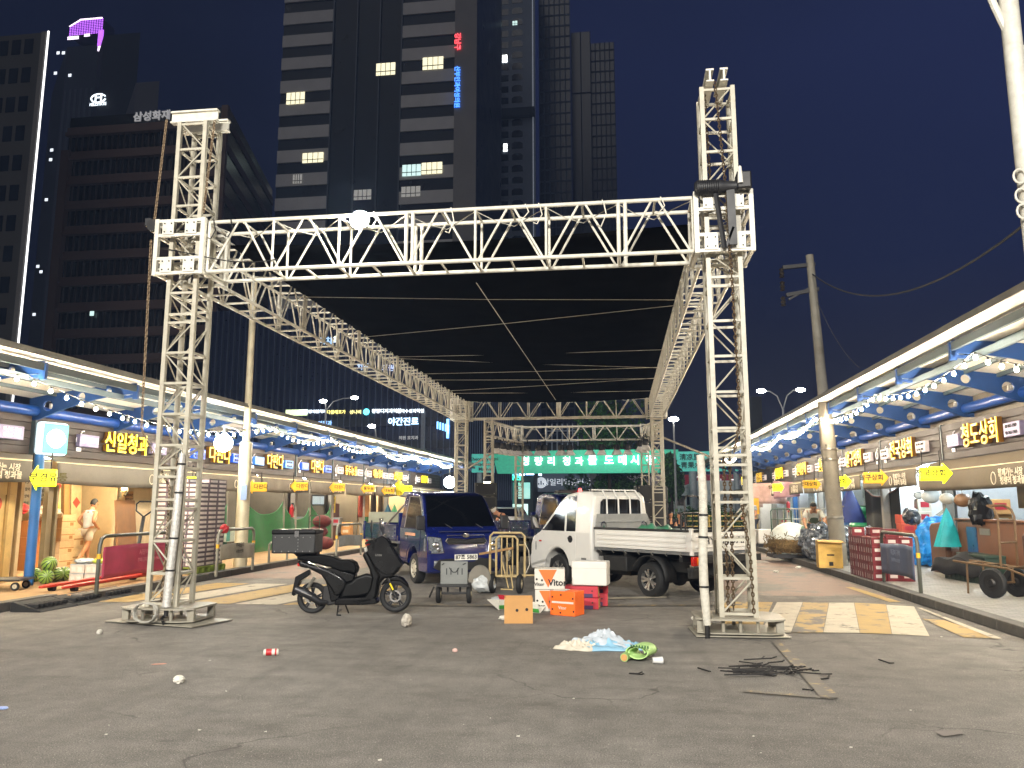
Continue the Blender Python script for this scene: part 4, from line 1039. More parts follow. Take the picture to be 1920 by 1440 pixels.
    if kind != 'porter':
        q = MB(); gr = [(-.46, .93), (-.42, .99), (-.1, .97), (0, .955), (.1, .97), (.42, .99), (.46, .93), (.40, .88), (.12, .885), (0, .875), (-.12, .885), (-.40, .88)]
        q.prism(gr, .06, .105, 'y'); g_ = q.build('grille', m_black, t, bev=.004)
        q = MB(); q.path([(x, .110, z) for x, z in gr], .012, 5, closed=True); q.build('grille_trim', m_chrome, g_)
        q = MB(); q.T = Matrix.Diagonal((1, 1, .55, 1)); q.lathe([(0, .09), (.08, .085), (.08, .03)], 16, (0, .0, 1.9), axis='y'); q.T = Matrix(); q.bar((-.42, .06, 1.05), (-.09, .076, 1.05), .010); q.bar((.42, .06, 1.05), (.09, .076, 1.05), .010); q.build('badge', m_chrome, t)
        q = MB(); q.box(-.26, .26, .10, .112, .535, .655); pl = q.build('number_plate', mat('plate_white', '#e4e2d8', .4), t, bev=.004)
        q = MB(); q.text('87조 5863', .115, TM(0, .115, .595, PI), .003, .003); q.build('plate_text', m_ink, pl, smooth=0)
        q = MB(); q.prism([(-.72, .40), (-.6, .55), (-.3, .58), (-.2, .50), (.2, .50), (.3, .58), (.6, .55), (.72, .40), (.6, .34), (-.6, .34)], .06, .102, 'y'); q.build('bumper_intake', m_under, t, bev=.01)
        q = MB(); q.box(-.6, .6, .04, .065, 1.12, 1.135); q.build('cowl_line', m_black, t)
    # wheels
    for s_ in (-1, 1):
        wheel(t, s_ * .72, ax, r, .19, m_alloy if kind == 'porter' else m_steelrim, 5 if kind == 'porter' else 0, s_)
        wheel(t, s_ * .70, -3.54, r * .97, .26, m_alloy if kind == 'porter' else m_steelrim, 5 if kind == 'porter' else 0, s_)
    # chassis and bed
    q = MB(); q.box(-.42, -.3, -4.8, -.6, .46, .68); q.box(.3, .42, -4.8, -.6, .46, .68); q.box(-.6, .6, -3.62, -3.46, .24, .42); q.sphere((0, -3.54, .33), .17, 12, 8); q.box(-.7, .7, -2.0, -.3, .42, .55); q.box(-.35, .35, -2.6, -1.9, .3, .55)
    for y in (-2.2, -2.9, -3.6, -4.3, -4.8): q.box(-.78, .78, y - .04, y + .04, .68, .80)
    q.tube((.2, -2.5, .32), (.25, -4.7, .36), .035, 8); q.build('chassis', m_under, t, smooth=40)
    for s_ in (-1, 1):
        q = MB(); rg = []
        for a in np.linspace(.25, PI + .15, 12): c = (-3.54 + .43 * math.cos(a), .36 + .40 * math.sin(a)); rg.append([(s_ * .54, c[0], c[1]), (s_ * .84, c[0], c[1])])
        q.loft(rg, wrap=False, caps=False); o = q.build('mudguard', m_under, t); d = o.modifiers.new('s', 'SOLIDIFY'); d.thickness = .015
        q = MB(); q.box(*sorted((s_ * .5, s_ * .8)), -2.95, -2.3, .42, .70); q.build('tool_box', m_under, t, bev=.02)
    b0, b1 = -2.08, (-4.62 if kind == 'porter' else -4.92)
    q = MB(); q.box(-.83, .83, b1, b0, .80, .85); q.build('bed_floor', mat('bed_steel', '#6d6f70', .5, .4, dirt=.4), t)
    m_rail = m_black if kind == 'porter' else paint
    def panel(name, x0, x1, y0, y1, flip=1):
        q = MB(); q.box(x0, x1, y0, y1, .86, 1.20)
        if abs(x1 - x0) < abs(y1 - y0):
            for zz in (.94, 1.03, 1.12): q.bar(((x1 if flip > 0 else x0) + flip * .004, y0 + .08, zz), ((x1 if flip > 0 else x0) + flip * .004, y1 - .08, zz), .022, .045)
        else:
            for zz in (.94, 1.13): q.bar((x0 + .08, y0 - .004, zz), (x1 - .08, y0 - .004, zz), .022, .03)
        o = q.build(name, paint, t, bev=.006)
        p = MB(); e_ = .012; p.box(x0 - e_, x1 + e_, y0 - e_, y1 + e_, 1.2, 1.225 if kind != 'porter' else 1.245); p.build('top_rail', m_rail, o, bev=.005)
        p = MB()
        if abs(x1 - x0) < abs(y1 - y0):
            for k in range(7):
                yy = y0 + .2 + k * (y1 - y0 - .4) / 6; xx = (x1 if flip > 0 else x0) + flip * .01
                p.path([(xx, yy, .84), (xx + flip * .03, yy, .80), (xx + flip * .01, yy - .03, .77)], .008, 5)
            p.build('rope_hook', m_steel, o)
        return o
    panel('side_panel', -.86, -.83, b1 + .04, b0 - .04, -1); panel('side_panel', .83, .86, b1 + .04, b0 - .04, 1)
    tg = panel('tailgate', -.84, .84, b1 - .015, b1 + .015, 1)
    for s_ in (-1, 1):
        q = MB(); q.box(s_ * .85 - .03, s_ * .85 + .03, b1 - .03, b1 + .03, .80, 1.27); q.bar((s_ * .885, b1 - .035, 1.18), (s_ * .885, b1 - .02, 1.02), .025); q.build('corner_post', paint, t, bev=.008)
        q = MB(); q.box(*sorted((s_ * .52, s_ * .82)), b1 + .0, b1 + .06, .62, .78); tl = q.build('tail_light', m_taill, t, bev=.01)
        q = MB(); q.box(*sorted((s_ * .62, s_ * .72)), b1 - .006, b1 + .0, .64, .76); q.build('indicator', m_amber, tl)
    q = MB(); q.box(-.83, .83, b1 + .02, b1 + .14, .40, .60); q.build('rear_bumper', m_under, t, bev=.02)
    q = MB(); q.box(-.8, .8, b1 + .01, b1 + .1, .60, .64); q.build('bumper_strip', m_chrome if kind == 'porter' else m_under, t)
    q = MB(); q.box(-.25, .25, b1 + .0, b1 + .012, .63, .75); pl = q.build('number_plate', mat('plate_white', '#e4e2d8', .4), t)
    q = MB(); q.text('82두 7156' if kind == 'porter' else '87조 5863', .10, TM(0, b1 - .004, .69), .003, .002); q.build('plate_text', m_ink, pl, smooth=0)
    if kind == 'porter':
        q = MB(); q.text('HYUNDAI', .17, TM(.0, b1 - .024, 1.04), .004, .001, sx=1.5); q.build('tailgate_text', m_ink, tg, smooth=0)
        # rear window, grille bars and the grey board behind the cab
        q = MB(); rw = [(-.56, 1.30), (-.60, 1.38), (-.57, 1.74), (-.5, 1.80), (.5, 1.80), (.57, 1.74), (.60, 1.38), (.56, 1.30)]
        q.prism(rw, -2.015, -2.0, 'y'); q.build('rear_window', m_glassd, t)
        q = MB()
        for x in (-.45, -.12, .22, .55): q.path([(x, -2.06, 1.22), (x * .98, -2.05, 1.80), (x * .95, -1.9, 1.985), (x * .95, -1.75, 1.99)], .018, 8)
        q.tube((-.6, -1.76, 1.99), (.6, -1.76, 1.99), .015, 8); q.build('window_guard', paint, t)
        q = MB(); q.prism([(-.80, .86), (-.80, 1.24), (-.76, 1.50), (.66, 1.50), (.80, 1.24), (.80, .86)], -2.10, -2.08, 'y')
        q.box(-.79, .79, -2.115, -2.10, 1.33, 1.345); q.box(-.79, .79, -2.115, -2.10, 1.20, 1.21)
        hb = q.build('headboard', mat('grey_board', '#8b8c8a', .45, .2, dirt=.2), t, bev=.004)
        q = MB()
        for x in (-.6, .55):
            q.path([(x + .07 * math.cos(a), -2.115, 1.27 + .07 * math.sin(a)) for a in np.linspace(-.3, PI + .6, 10)], .014, 6); q.tube((x, -2.115, 1.25), (x, -2.125, 1.25), .025, 10)
        q.build('hook', m_chrome, hb)
        q = MB(); q.tube((-.1, -1.2, 1.95), (-.1, -1.2, 2.02), .05, 10); q.k = 0; q.build('roof_vent', m_chrome, t)
        q = MB()
        for k in range(5): q.box(-.853, -.846, -1.72 - k * .03, -1.708 - k * .03, .52, .62)
        q.build('side_vent', m_black, t)
    else:
        q = MB(); q.box(-.82, .82, b0 - .02, b0 + .02, .86, 1.5); q.build('headboard', paint, t, bev=.01)
    return t
def at_wheel(wx, wy, rz, lx, ly):
    lx *= TS; ly *= TS
    c, s = math.cos(rz), math.sin(rz); return (wx - (c * lx - s * ly), wy - (s * lx + c * ly), 0)
m_wpaint = mat('truck_white', '#cccac4', .32, var=.04, coat=.5, dirt=.12, dcol='#8f8774')
m_bpaint = mat('truck_blue', '#0c1750', .2, var=.12, coat=.9, dirt=.12, dcol='#2a2a30')
m_dpaint = mat('truck_navy', '#0d1540', .25, var=.15, coat=.7)
rz = R(44); truck('white cargo truck seen from its rear left corner, lettered tailgate behind the right front tower', at_wheel(.47, 14.08, rz, -.80, -3.54), rz, PORTER, 6, 13, 9, m_wpaint, 'porter')
rz = R(213); TB = truck('dark blue cargo truck facing the viewer behind the black scooter', at_wheel(-4.15, 15.9, rz, .80, -.92), rz, BONGO, 6, 14, 9, m_bpaint, 'bongo')
q = MB(); q.box(-.80, -.77, -4.8, -2.2, 1.23, 1.72); q.box(-.77, .77, -4.86, -4.83, 1.23, 1.5); q.build('cargo_board', mat('cargo_board', '#a8a892', .6, dirt=.15), TB)
q = MB(); q.tube((.84, -3.0, 1.2), (.5, -2.15, 1.85), .025, 8); q.build('stay_bar', m_steel, TB)
q = MB(); q.box(.848, .854, -1.45, -.75, 1.02, 1.08); q.build('reflective_strip', mat('strip_orange', '#d9a080', .4), TB)
rz = R(212); TD = truck('navy cargo truck with a red beacon on its roof, parked behind the white truck', (-.55, 18.6, 0), rz, BONGO, 6, 14, 9, m_dpaint, 'bongo')
q = MB(); q.lathe([(.05, 1.98), (.05, 2.03), (.04, 2.1), (0, 2.12)], 12, (-.1, -1.0, 0)); q.build('beacon', mat('beacon_red', '#ff2020', .4, emit=5, ecol=(1, .05, .05)), TD)
q = MB(); q.box(-.6, .5, -1.3, -1.1, 1.98, 2.05); q.tube((-.5, -1.2, 2.05), (.4, -1.2, 2.05), .03, 8); q.build('roof_rack', m_dark, TD)
q = MB(); q.box(.9, 1.12, -.1, .02, .98, 1.14); q.build('side_marker', mat('marker_orange', '#f09010', .4, emit=.5, ecol=(1, .5, .03), sample=False), TD, bev=.015)

# load on the white truck
rz = R(44); wt = Vector(at_wheel(.47, 14.08, rz, -.80, -3.54)); RM = Matrix.Rotation(rz, 4, 'Z')
def onbed(x, y, z): return wt + RM @ (Vector((x, y, z)) * TS)
m_gnet = mat('green_net', '#3f7a5c', .35, var=.35, scale=9, bump=.4, bscale=30, coat=.3)
m_melon = None
for k, (x, y, s_, lab) in enumerate(((.1, -2.7, .27, 'pale green netted sack on the truck bed beside the grey board'), (.45, -2.8, .25, 'second pale green netted sack farther across the truck bed'), (.15, -3.15, .20, 'low green netted sack on the truck bed'))):
    q = MB(); q.sphere((0, 0, 0), 1, 20, 12)
    q.v = [(v[0] * s_ * (1.15 + .15 * math.sin(5 * v[2] + k)), v[1] * s_ * (1 + .1 * math.sin(6 * v[0])), max(-.9, v[2]) * s_ * .85 + .03 * math.sin(9 * v[0]) * v[2]) for v in q.v]
    q.k = 0; o = q.build('netted_sack', m_gnet); o.location = onbed(x, y, .85 + s_ * .76); tag(o, lab, 'sack', 'green sacks on the truck bed')
t = thing('handcart', 'dark tubular handcart lying on the white truck bed', 'handcart', onbed(.2, -3.75, .86), rz + .3)
q = MB(); q.path([(-.5, 0, 0), (-.5, 0, .55), (-.42, 0, .62), (.42, 0, .62), (.5, 0, .55), (.5, 0, 0)], .017, 8)
q.path([(-.28, .02, 0), (-.28, .02, .85), (-.2, .02, .92), (.3, .02, .92), (.36, .02, .85), (.36, .02, 0)], .015, 8)
for x in (-.25, 0, .25): q.tube((x, 0, 0), (x, 0, .62), .01, 6)
q.build('frame', m_dark, t); q = MB(); q.box(-.5, .5, -.1, .5, .01, .04); q.build('deck', m_dark, t)

# ------------------------------------------------------------------ scooter (side outlines, metres; +x forward)
K = .0015
m_sc = mat('scooter_black', '#060607', .25, var=.2, coat=.35, spec=.3); m_scm = mat('scooter_matt', '#060606', .42, var=.2, spec=.2); m_seat = mat('seat_vinyl', '#050505', .6, bump=.1, spec=.12)
A_, B_ = G(586, 1152), G(741, 1153)
ang = math.atan2(B_.y - A_.y, B_.x - A_.x)
SC = thing('scooter', 'black motor scooter on its centre stand with a square top box', 'scooter', ((A_ + B_) / 2).to_tuple(), ang + R(3))
def o2(pts): return [((x - 642) * K, (1308 - y) * K) for x, y in pts]
def plate3(name, pts, w, M, bev=.02, y=0., par=None, seg=2):
    q = MB(); q.prism(o2(pts), y - w / 2, y + w / 2, 'y'); return q.build(name, M, par or SC, bev=bev, seg=seg, smooth=40)
def sc_wheel(cx, cy, r):
    c = o2([(cx, cy)])[0]; q = MB(); w = .11
    q.lathe([(r * .70, -w * .4), (r * .86, -w / 2), (r * .97, -w * .3), (r, 0), (r * .97, w * .3), (r * .86, w / 2), (r * .70, w * .4), (r * .68, 0), (r * .70, -w * .4)], 32, axis='y')
    o = q.build('wheel', m_tyre, SC); o.location = (c[0], 0, c[1])
    q = MB(); q.lathe([(r * .72, -.035), (r * .70, -.04), (r * .66, -.02), (r * .66, .02), (r * .70, .04), (r * .72, .035)], 32, axis='y')
    for k in range(5):
        a = 2 * PI * k / 5 + .3
        for dd in (-.12, .12): q.bar((.03 * math.cos(a), 0, .03 * math.sin(a)), (r * .68 * math.cos(a + dd), 0, r * .68 * math.sin(a + dd)), .022, .018, up=(0, 1, 0))
    q.tube((0, -.06, 0), (0, .06, 0), .03, 12); q.build('rim', mat('scooter_rim', '#3a3a3c', .3, .7), o)
    q = MB(); q.lathe([(r * .36, -.048), (r * .36, -.052), (r * .26, -.052), (r * .26, -.048)], 28, axis='y'); q.build('brake_disc', m_chrome, o)
sc_wheel(1040, 1132, .232); sc_wheel(243, 1150, .222)
plate3('front_fender', [(900, 1035), (930, 985), (985, 950), (1050, 940), (1110, 965), (1165, 1020), (1170, 1060), (1140, 1035), (1080, 995), (1010, 990), (950, 1010)], .13, m_sc)
plate3('front_cowl', [(735, 690), (770, 660), (850, 590), (905, 560), (955, 590), (1010, 690), (1080, 790), (1110, 835), (1060, 870), (1025, 920), (950, 930), (890, 900), (850, 860), (790, 790)], .23, m_sc, bev=.012, seg=2)
plate3('leg_shield', [(720, 740), (760, 700), (850, 850), (900, 940), (885, 985), (870, 1130), (830, 1180), (700, 1210), (600, 1190), (640, 1150), (760, 1130), (800, 1060), (820, 960), (790, 870)], .3, m_scm, bev=.03)
plate3('footboard_tunnel', [(500, 1170), (560, 1010), (620, 990), (660, 950), (760, 915), (850, 935), (890, 990), (870, 1060), (830, 1110), (700, 1140), (560, 1150)], .24, m_scm, bev=.04, seg=3)
plate3('lower_fairing', [(470, 1210), (480, 1150), (560, 1140), (860, 1140), (890, 1190), (860, 1200), (700, 1210)], .3, m_sc, bev=.02)
plate3('rear_body', [(95, 800), (150, 800), (230, 830), (400, 880), (520, 940), (580, 990), (575, 1040), (520, 1120), (470, 1130), (430, 1060), (330, 930), (210, 870), (130, 860)], .25, m_sc, bev=.03, seg=3)
plate3('engine_case', [(345, 1040), (430, 1030), (500, 1120), (500, 1200), (400, 1220), (340, 1180)], .16, m_dark, bev=.02)
plate3('seat', [(85, 765), (180, 735), (360, 745), (440, 760), (500, 790), (600, 790), (650, 820), (672, 870), (660, 925), (600, 905), (520, 900), (420, 860), (300, 830), (180, 800), (110, 790)], .26, m_seat, bev=.05, seg=4)
plate3('tail_carrier', [(60, 730), (280, 722), (280, 745), (200, 760), (90, 760)], .2, m_dark, bev=.005)
bx = MB(); c = o2([(-130, 500), (285, 725)]); bx.box(c[0][0], c[1][0], -.24, .24, c[1][1], c[0][1] - .06); TBX = bx.build('top_box', mat('box_charcoal', '#1b1b1b', .55, var=.15, bump=.05), SC, bev=.02, seg=3)
q = MB(); q.box(c[0][0] - .008, c[1][0] + .008, -.25, .25, c[0][1] - .075, c[0][1]); q.build('box_lid', m_scm, TBX, bev=.025, seg=3)
q = MB()
for k in range(6): x = c[0][0] + .05 + k * .1; q.tube((x, -.241, c[1][1] + .03), (x, -.247, c[1][1] + .03), .008, 6); q.tube((x, -.241, c[0][1] - .11), (x, -.247, c[0][1] - .11), .008, 6)
for k in range(5): z = c[1][1] + .06 + k * .045; q.tube((c[0][0] + .38, -.241, z), (c[0][0] + .38, -.247, z), .007, 6)
q.box(c[0][0] + .33, c[0][0] + .39, -.262, -.25, c[0][1] - .1, c[0][1] - .02); q.build('rivet', m_chrome, TBX)
q = MB(); q.tube(*[(a, -.06, b) for a, b in o2([(955, 930), (1040, 1132)])], .022, 10); q.tube(*[(a, .06, b) for a, b in o2([(955, 930), (1040, 1132)])], .022, 10); FK = q.build('front_fork', m_dark, SC)
q = MB(); q.bar(*[(a, -.085, b) for a, b in o2([(990, 1010), (1022, 1070)])], .02, .02); q.build('reflector', mat('reflector_yellow', '#e8d020', .3), FK)
q = MB(); p = o2([(820, 640)])[0]; q.path([(p[0] - .06, -.34, p[1] + .02), (p[0] - .02, -.2, p[1] + .05), (p[0] + .02, 0, p[1] + .02), (p[0] - .02, .2, p[1] + .05), (p[0] - .06, .34, p[1] + .02)], .014, 8); hb = q.build('handlebar', m_dark, SC)
q = MB()
for s_ in (-1, 1): q.tube((p[0] - .06, s_ * .34, p[1] + .02), (p[0] - .035, s_ * .23, p[1] + .045), .02, 10); q.bar((p[0] + .01, s_ * .34, p[1] + .02), (p[0] + .04, s_ * .22, p[1] + .04), .012)
q.build('grip', m_blackrub, hb)
mp = o2([(825, 470)])[0]
for s_, dx in ((-1, 0), (1, .03)):
    q = MB(); q.sphere((mp[0] + dx, s_ * .30, mp[1]), .062, 12, 8, (.25, .9, 1.5)); mr = q.build('mirror', m_black, SC)
    q = MB(); q.tube((p[0], s_ * .2, p[1] + .05), (mp[0] + dx, s_ * .30, mp[1] - .07), .007, 6); q.build('mirror_stalk', m_black, mr)
q = MB(); pp = o2([(860, 570), (960, 560), (900, 350)]); q.grid(lambda u, v: (pp[0][0] + .13 - .12 * v + .05 * v * v - .04 * (2 * u - 1) ** 2, (u - .5) * .28 * (1 - .25 * v), pp[0][1] + .0 + .26 * v), 8, 6)
o = q.build('windscreen', mat('smoked_screen', '#2a2d30', .06, alpha=.55, spec=.7), SC); d = o.modifiers.new('s', 'SOLIDIFY'); d.thickness = .004
q = MB(); e0, e1, e2 = o2([(100, 1060), (200, 1100), (330, 1180)]); q.path([(e0[0], -.13, e0[1]), (e1[0], -.135, e1[1]), (e2[0], -.12, e2[1]), (e2[0] + .12, -.06, e2[1] - .01)], [.055, .06, .045, .02], 14); q.tube((e0[0] - .005, -.13, e0[1] + .003), (e0[0] + .01, -.13, e0[1]), .035, 12); EX = q.build('exhaust', mat('exhaust_steel', '#3c3c3e', .35, .7), SC)
q = MB(); q.bar((e1[0] - .05, -.19, e1[1] + .03), (e1[0] + .1, -.185, e1[1] - .03), .05, .012); q.build('heat_shield', m_chrome, EX)
q = MB(); a = o2([(505, 1215), (500, 1330), (575, 1310), (540, 1210), (545, 1300)])
q.tube((a[0][0], -.1, a[0][1]), (a[1][0], -.13, .005), .012, 6); q.tube((a[3][0], .1, a[3][1]), (a[2][0], .13, .005), .012, 6); q.tube((a[0][0], -.1, a[0][1] - .08), (a[0][0], .1, a[0][1] - .08), .01, 6); q.tube((a[1][0], -.13, .012), (a[1][0] + .06, -.14, .012), .012, 6); q.build('centre_stand', m_dark, SC)
plate3('rear_mudflap', [(78, 950), (200, 885), (215, 930), (125, 990), (72, 1130), (48, 1115)], .13, m_scm, bev=.006)
plate3('front_fairing', [(760, 690), (1005, 690), (1105, 835), (1062, 905), (1000, 958), (930, 965), (895, 1010), (872, 1130), (780, 1140), (800, 1000), (790, 850)], .21, m_sc, bev=.03)
plate3('underseat_body', [(330, 880), (440, 865), (660, 925), (640, 990), (560, 1010), (505, 1170), (430, 1185), (400, 1060)], .21, m_sc, bev=.02)
plate3('side_trim', [(735, 690), (760, 665), (775, 700), (750, 730)], .27, m_alloy, bev=.01)
q = MB(); a = o2([(105, 830)])[0]; q.box(a[0] - .01, a[0] + .04, -.1, .1, a[1] - .03, a[1] + .02); q.build('tail_light', m_taill, SC, bev=.01)
q = MB(); a = o2([(1060, 845)])[0]
for s_ in (-1, 1): q.sphere((a[0], s_ * .06, a[1]), .04, 10, 8, (.8, 1, .6))
q.build('headlight', m_lens, SC)
q = MB(); q.text('JCBus'[:0] + 'LEXX', .04, TM(o2([(880, 745)])[0][0], -.135, o2([(880, 745)])[0][1], 0, 90, -.05), .003); q.text('ABS', .04, TM(o2([(330, 845)])[0][0], -.13, o2([(330, 845)])[0][1], 0, 90, -.25), .003); q.build('emblem', m_chrome, SC, smooth=0)
q = MB(); a = o2([(200, 1060), (270, 950)]); q.tube((a[0][0] + .02, -.1, a[0][1] + .02), (a[1][0], -.1, a[1][1]), .025, 10)
for k in range(5):
    f = k / 5; q.lathe([(.025, -.006), (.034, 0), (.025, .006)], 10, (a[0][0] + .02 + (a[1][0] - a[0][0] - .02) * f, -.1, a[0][1] + .02 + (a[1][1] - a[0][1] - .02) * f))
q.build('rear_shock', m_steel, SC)
# ------------------------------------------------------------------ loose things in the road
def carton(name, label, loc, rz, d, M, par_fn=None, cat='box', group=None, bev=.006, tilt=None):
    t = thing(name, label, cat, loc, rz, group)
    if tilt: t.rotation_euler = (tilt[0], tilt[1], rz)
    return t
def holes(q, pts, r=.022):
    for x, y, z, ax in pts:
        if ax == 'y': q.tube((x, y, z), (x, y - .004, z), r, 10)
        else: q.tube((x, y, z), (x + .004, y, z), r, 10)
t = carton('cardboard_box', 'open plain brown cardboard box in front of the orange and red fruit boxes', G(972, 1166).to_tuple(), R(8), None, m_card)
w, d, h = .19, .15, .33; th = .006
q = MB(); q.box(-w, w, -d, -d + th, 0, h); q.box(-w, w, d - th, d, 0, h); q.box(-w, -w + th, -d + th, d - th, 0, h); q.box(w - th, w, -d + th, d - th, 0, h); q.box(-w + th, w - th, -d + th, d - th, 0, .01); q.build('box_walls', m_card, t)
q = MB(); holes(q, [(-.02, -d, .17, 'y'), (.11, -d, .18, 'y')], .02); q.build('hand_hole', m_ink, t)
m_or = mat('print_orange', '#e8651a', .55, var=.08); m_vwhite = mat('print_white', '#c4bfb4', .55, var=.05, dirt=.1)
def vitor(label, loc, rz, d, lid, face):
    """printed fruit box: orange / white with black lettering"""
    w, l, h = d; t = thing('fruit_box', label, 'fruit box', loc, rz, 'printed fruit boxes in the road')
    q = MB(); q.box(-w, w, -l, l, 0, h); q.build('box_body', m_vwhite if face else m_or, t, bev=.008)
    q = MB(); y = -l - .0025
    if face:
        q.quad((-w + .06, y, h - .01), (-.02, y, .03), (.11, y, h - .01)); q.k = 1
        q.text('Vitor', .13, TM(w * .52, y - .001, h * .33), .002, .004); q.text('Vitor', .07, TM(-w * .68, y - .001, h * .25), .002, .002)
        q.k = 2; holes(q, [(-w * .85, y, h * .5, 'y'), (-w * .5, y, h * .45, 'y')], .016)
    else:
        q.k = 1; q.box(-w * .85, w * .9, y - .001, y, h * .50, h * .58); q.text('Vitor', .06, TM(0, y - .001, h * .32), .002, .001)
        q.k = 2; holes(q, [(-w * .8, y, h * .75, 'y'), (-w * .1, y, h * .85, 'y'), (w * .85, y, h * .72, 'y'), (-w * .15, y, h * .12, 'y'), (w * .9, y, h * .2, 'y'), (-w * .8, y, h * .25, 'y')], .014)
        q.k = 1; q.quad((-w - .002, -l, h * .25), (-w - .002, -l * .2, h * .02), (-w - .002, l, h * .02), (-w - .002, l, h), (-w - .002, -l, h)); q.quad((-w, -l, h + .002), (w * .2, -l, h + .002), (-w * .1, l, h + .002), (-w, l, h + .002))
    q.build('print', [m_or if face else m_or, m_ink if face else m_vwhite, m_ink], t, smooth=0)
    if lid:
        q = MB(); q.box(-w - .004, w + .004, -l - .004, l + .004, h - .055, h + .004); q.k = 0; q.build('lid', lid, t, bev=.006)
    return t
p = G(1030, 1147); vitor('lower white and orange fruit box of the stacked pair', (p.x, p.y + .2, 0), R(4), (.225, .17, .31), None, True)
vitor('upper white and orange fruit box lettered Vitor on top of its twin', (p.x - .005, p.y + .2, .315), R(3), (.225, .17, .30), None, True)
p = G(1062, 1156); vitor('orange fruit box with white printed side standing alone in front', (p.x, p.y + .2, .0), R(-24), (.20, .15, .34), None, False)
m_rb = mat('print_red', '#a82030', .55, var=.1); m_pur = mat('print_purple', '#3a1d48', .55)
def redbox(label, loc, rz, h=.165):
    t = thing('fruit_box', label, 'fruit box', loc, rz, 'red fruit boxes in the road')
    q = MB(); q.box(-.25, .25, -.16, .16, 0, h); q.build('box_body', m_rb, t, bev=.008)
    q = MB(); q.box(-.2, .17, -.1635, -.1605, h * .02, h * .35); q.k = 1; q.box(.252, .254, -.15, .13, .01, h - .01); q.k = 2; holes(q, [(.16, -.161, h * .6, 'y'), (-.05, -.161, h * .6, 'y')], .012); q.build('print', [m_pur, m_card, m_ink], t, smooth=0)
p = G(1092, 1143); redbox('bottom red fruit box under the white foam box', (p.x, p.y + .2, 0), R(-3)); redbox('upper red fruit box carrying the white foam box', (p.x - .01, p.y + .21, .17), R(-1)); redbox('red fruit box behind the pair, its end showing at the right', (p.x + .12, p.y + .55, 0), R(2), .2); redbox('red fruit box on top of the rear red one', (p.x + .13, p.y + .55, .205), R(1))
p = AY(1109, 1098, 12.7); t = thing('foam_box', 'large white foam box balanced on the red fruit boxes', 'foam box', (p.x, 12.55, .345), R(-8))
q = MB(); q.box(-.27, .27, -.17, .17, 0, .30); q.build('box_body', m_cardw, t, bev=.02, seg=3)
q = MB(); q.box(-.272, .272, -.172, .172, .245, .36); q.build('lid', m_cardw, t, bev=.018, seg=3)
# crushed flat boxes and scraps
def crumple(name, label, cat, loc, size, M, seed, flat=.5, n=2, group=None):
    rnd = random.Random(seed); b = bmesh.new(); bmesh.ops.create_icosphere(b, subdivisions=n + 1, radius=1); fr = 1.5 if n < 3 else 2.2
    W3 = [(Vector((rnd.gauss(0, 2.6), rnd.gauss(0, 2.6), rnd.gauss(0, 2.6))) * fr, rnd.uniform(0, 6)) for _ in range(7)]
    for v in b.verts:
        k = 1 + sum(abs(math.sin(w.dot(v.co) + p_)) - .6 for w, p_ in W3) * .085 + rnd.uniform(-.07, .07) * (n < 3)
        v.co = Vector((v.co.x * size[0] * k, v.co.y * size[1] * k, max(-.8, v.co.z) * size[2] * k))
    zmin = min(v.co.z for v in b.verts)
    for v in b.verts: v.co.z -= zmin
    me = bpy.data.meshes.new(name); b.to_mesh(me); b.free(); me.materials.append(M)
    o = bpy.data.objects.new(name, me); COL.objects.link(o); o.location = loc; o.rotation_euler = (0, 0, rnd.uniform(0, 6))
    return tag(o, label, cat, group)
m_bagw = mat('plastic_white', '#b4b8b9', .35, var=.08, coat=.2)
crumple('crumpled_paper', 'crumpled silvery paper ball on the road below the scooter front wheel', 'litter', G(762, 1176), (.085, .06, .085), mat('crumpled_silver', '#b9b2a6', .4, .2, var=.3, scale=20), 3)
crumple('crumpled_paper', 'crushed white paper cup on the bare asphalt in the left foreground', 'litter', G(335, 1281), (.055, .045, .035), m_paper, 5)
crumple('crumpled_paper', 'small pinkish scrap lying alone mid foreground', 'litter', G(853, 1223), (.028, .02, .02), mat('pink_scrap', '#c9a59a', .6), 6)
crumple('crumpled_paper', 'white paper scrap on the road just left of the left front tower foot', 'litter', G(186, 1189), (.04, .025, .03), m_paper, 8)
crumple('plastic_bag', 'white plastic scrap beside the brown cardboard box', 'litter', G(948, 1163), (.10, .06, .035), m_paper, 9)
crumple('plastic_bag', 'white plastic bag spread on the road behind the brown cardboard box', 'litter', G(940, 1131), (.24, .13, .05), m_bagw, 10)
crumple('plastic_bag', 'full white bag slumped between the handcart and the blue truck', 'bag', G(908, 1112), (.2, .15, .16), m_bagw, 11)
crumple('plastic_scrap', 'pale blue plastic scrap at the far left edge of the road', 'litter', G(6, 1329), (.05, .03, .008), mat('plastic_blue_pale', '#8fa6d8', .4), 12)
crumple('crumpled_paper', 'twisted white paper between the foam box and the white truck', 'litter', G(1303, 1163), (.05, .03, .03), m_paper, 13)
for k, (px, py) in enumerate(((1700, 1121), (1724, 1125), (1497, 1066), (1455, 1074))):
    crumple('crumpled_paper', ('white scrap at the foot of the right kerb, below the crowd barrier', 'flat white scrap on the right kerb edge, nearer the viewer', 'white scrap in the gutter beside the hay bundle', 'scrap on the reddish lane near the right kerb')[k], 'litter', G(px, py), (.10 - .015 * k, .06, .03), m_paper, 20 + k)
rs = random.Random(77); fp = None
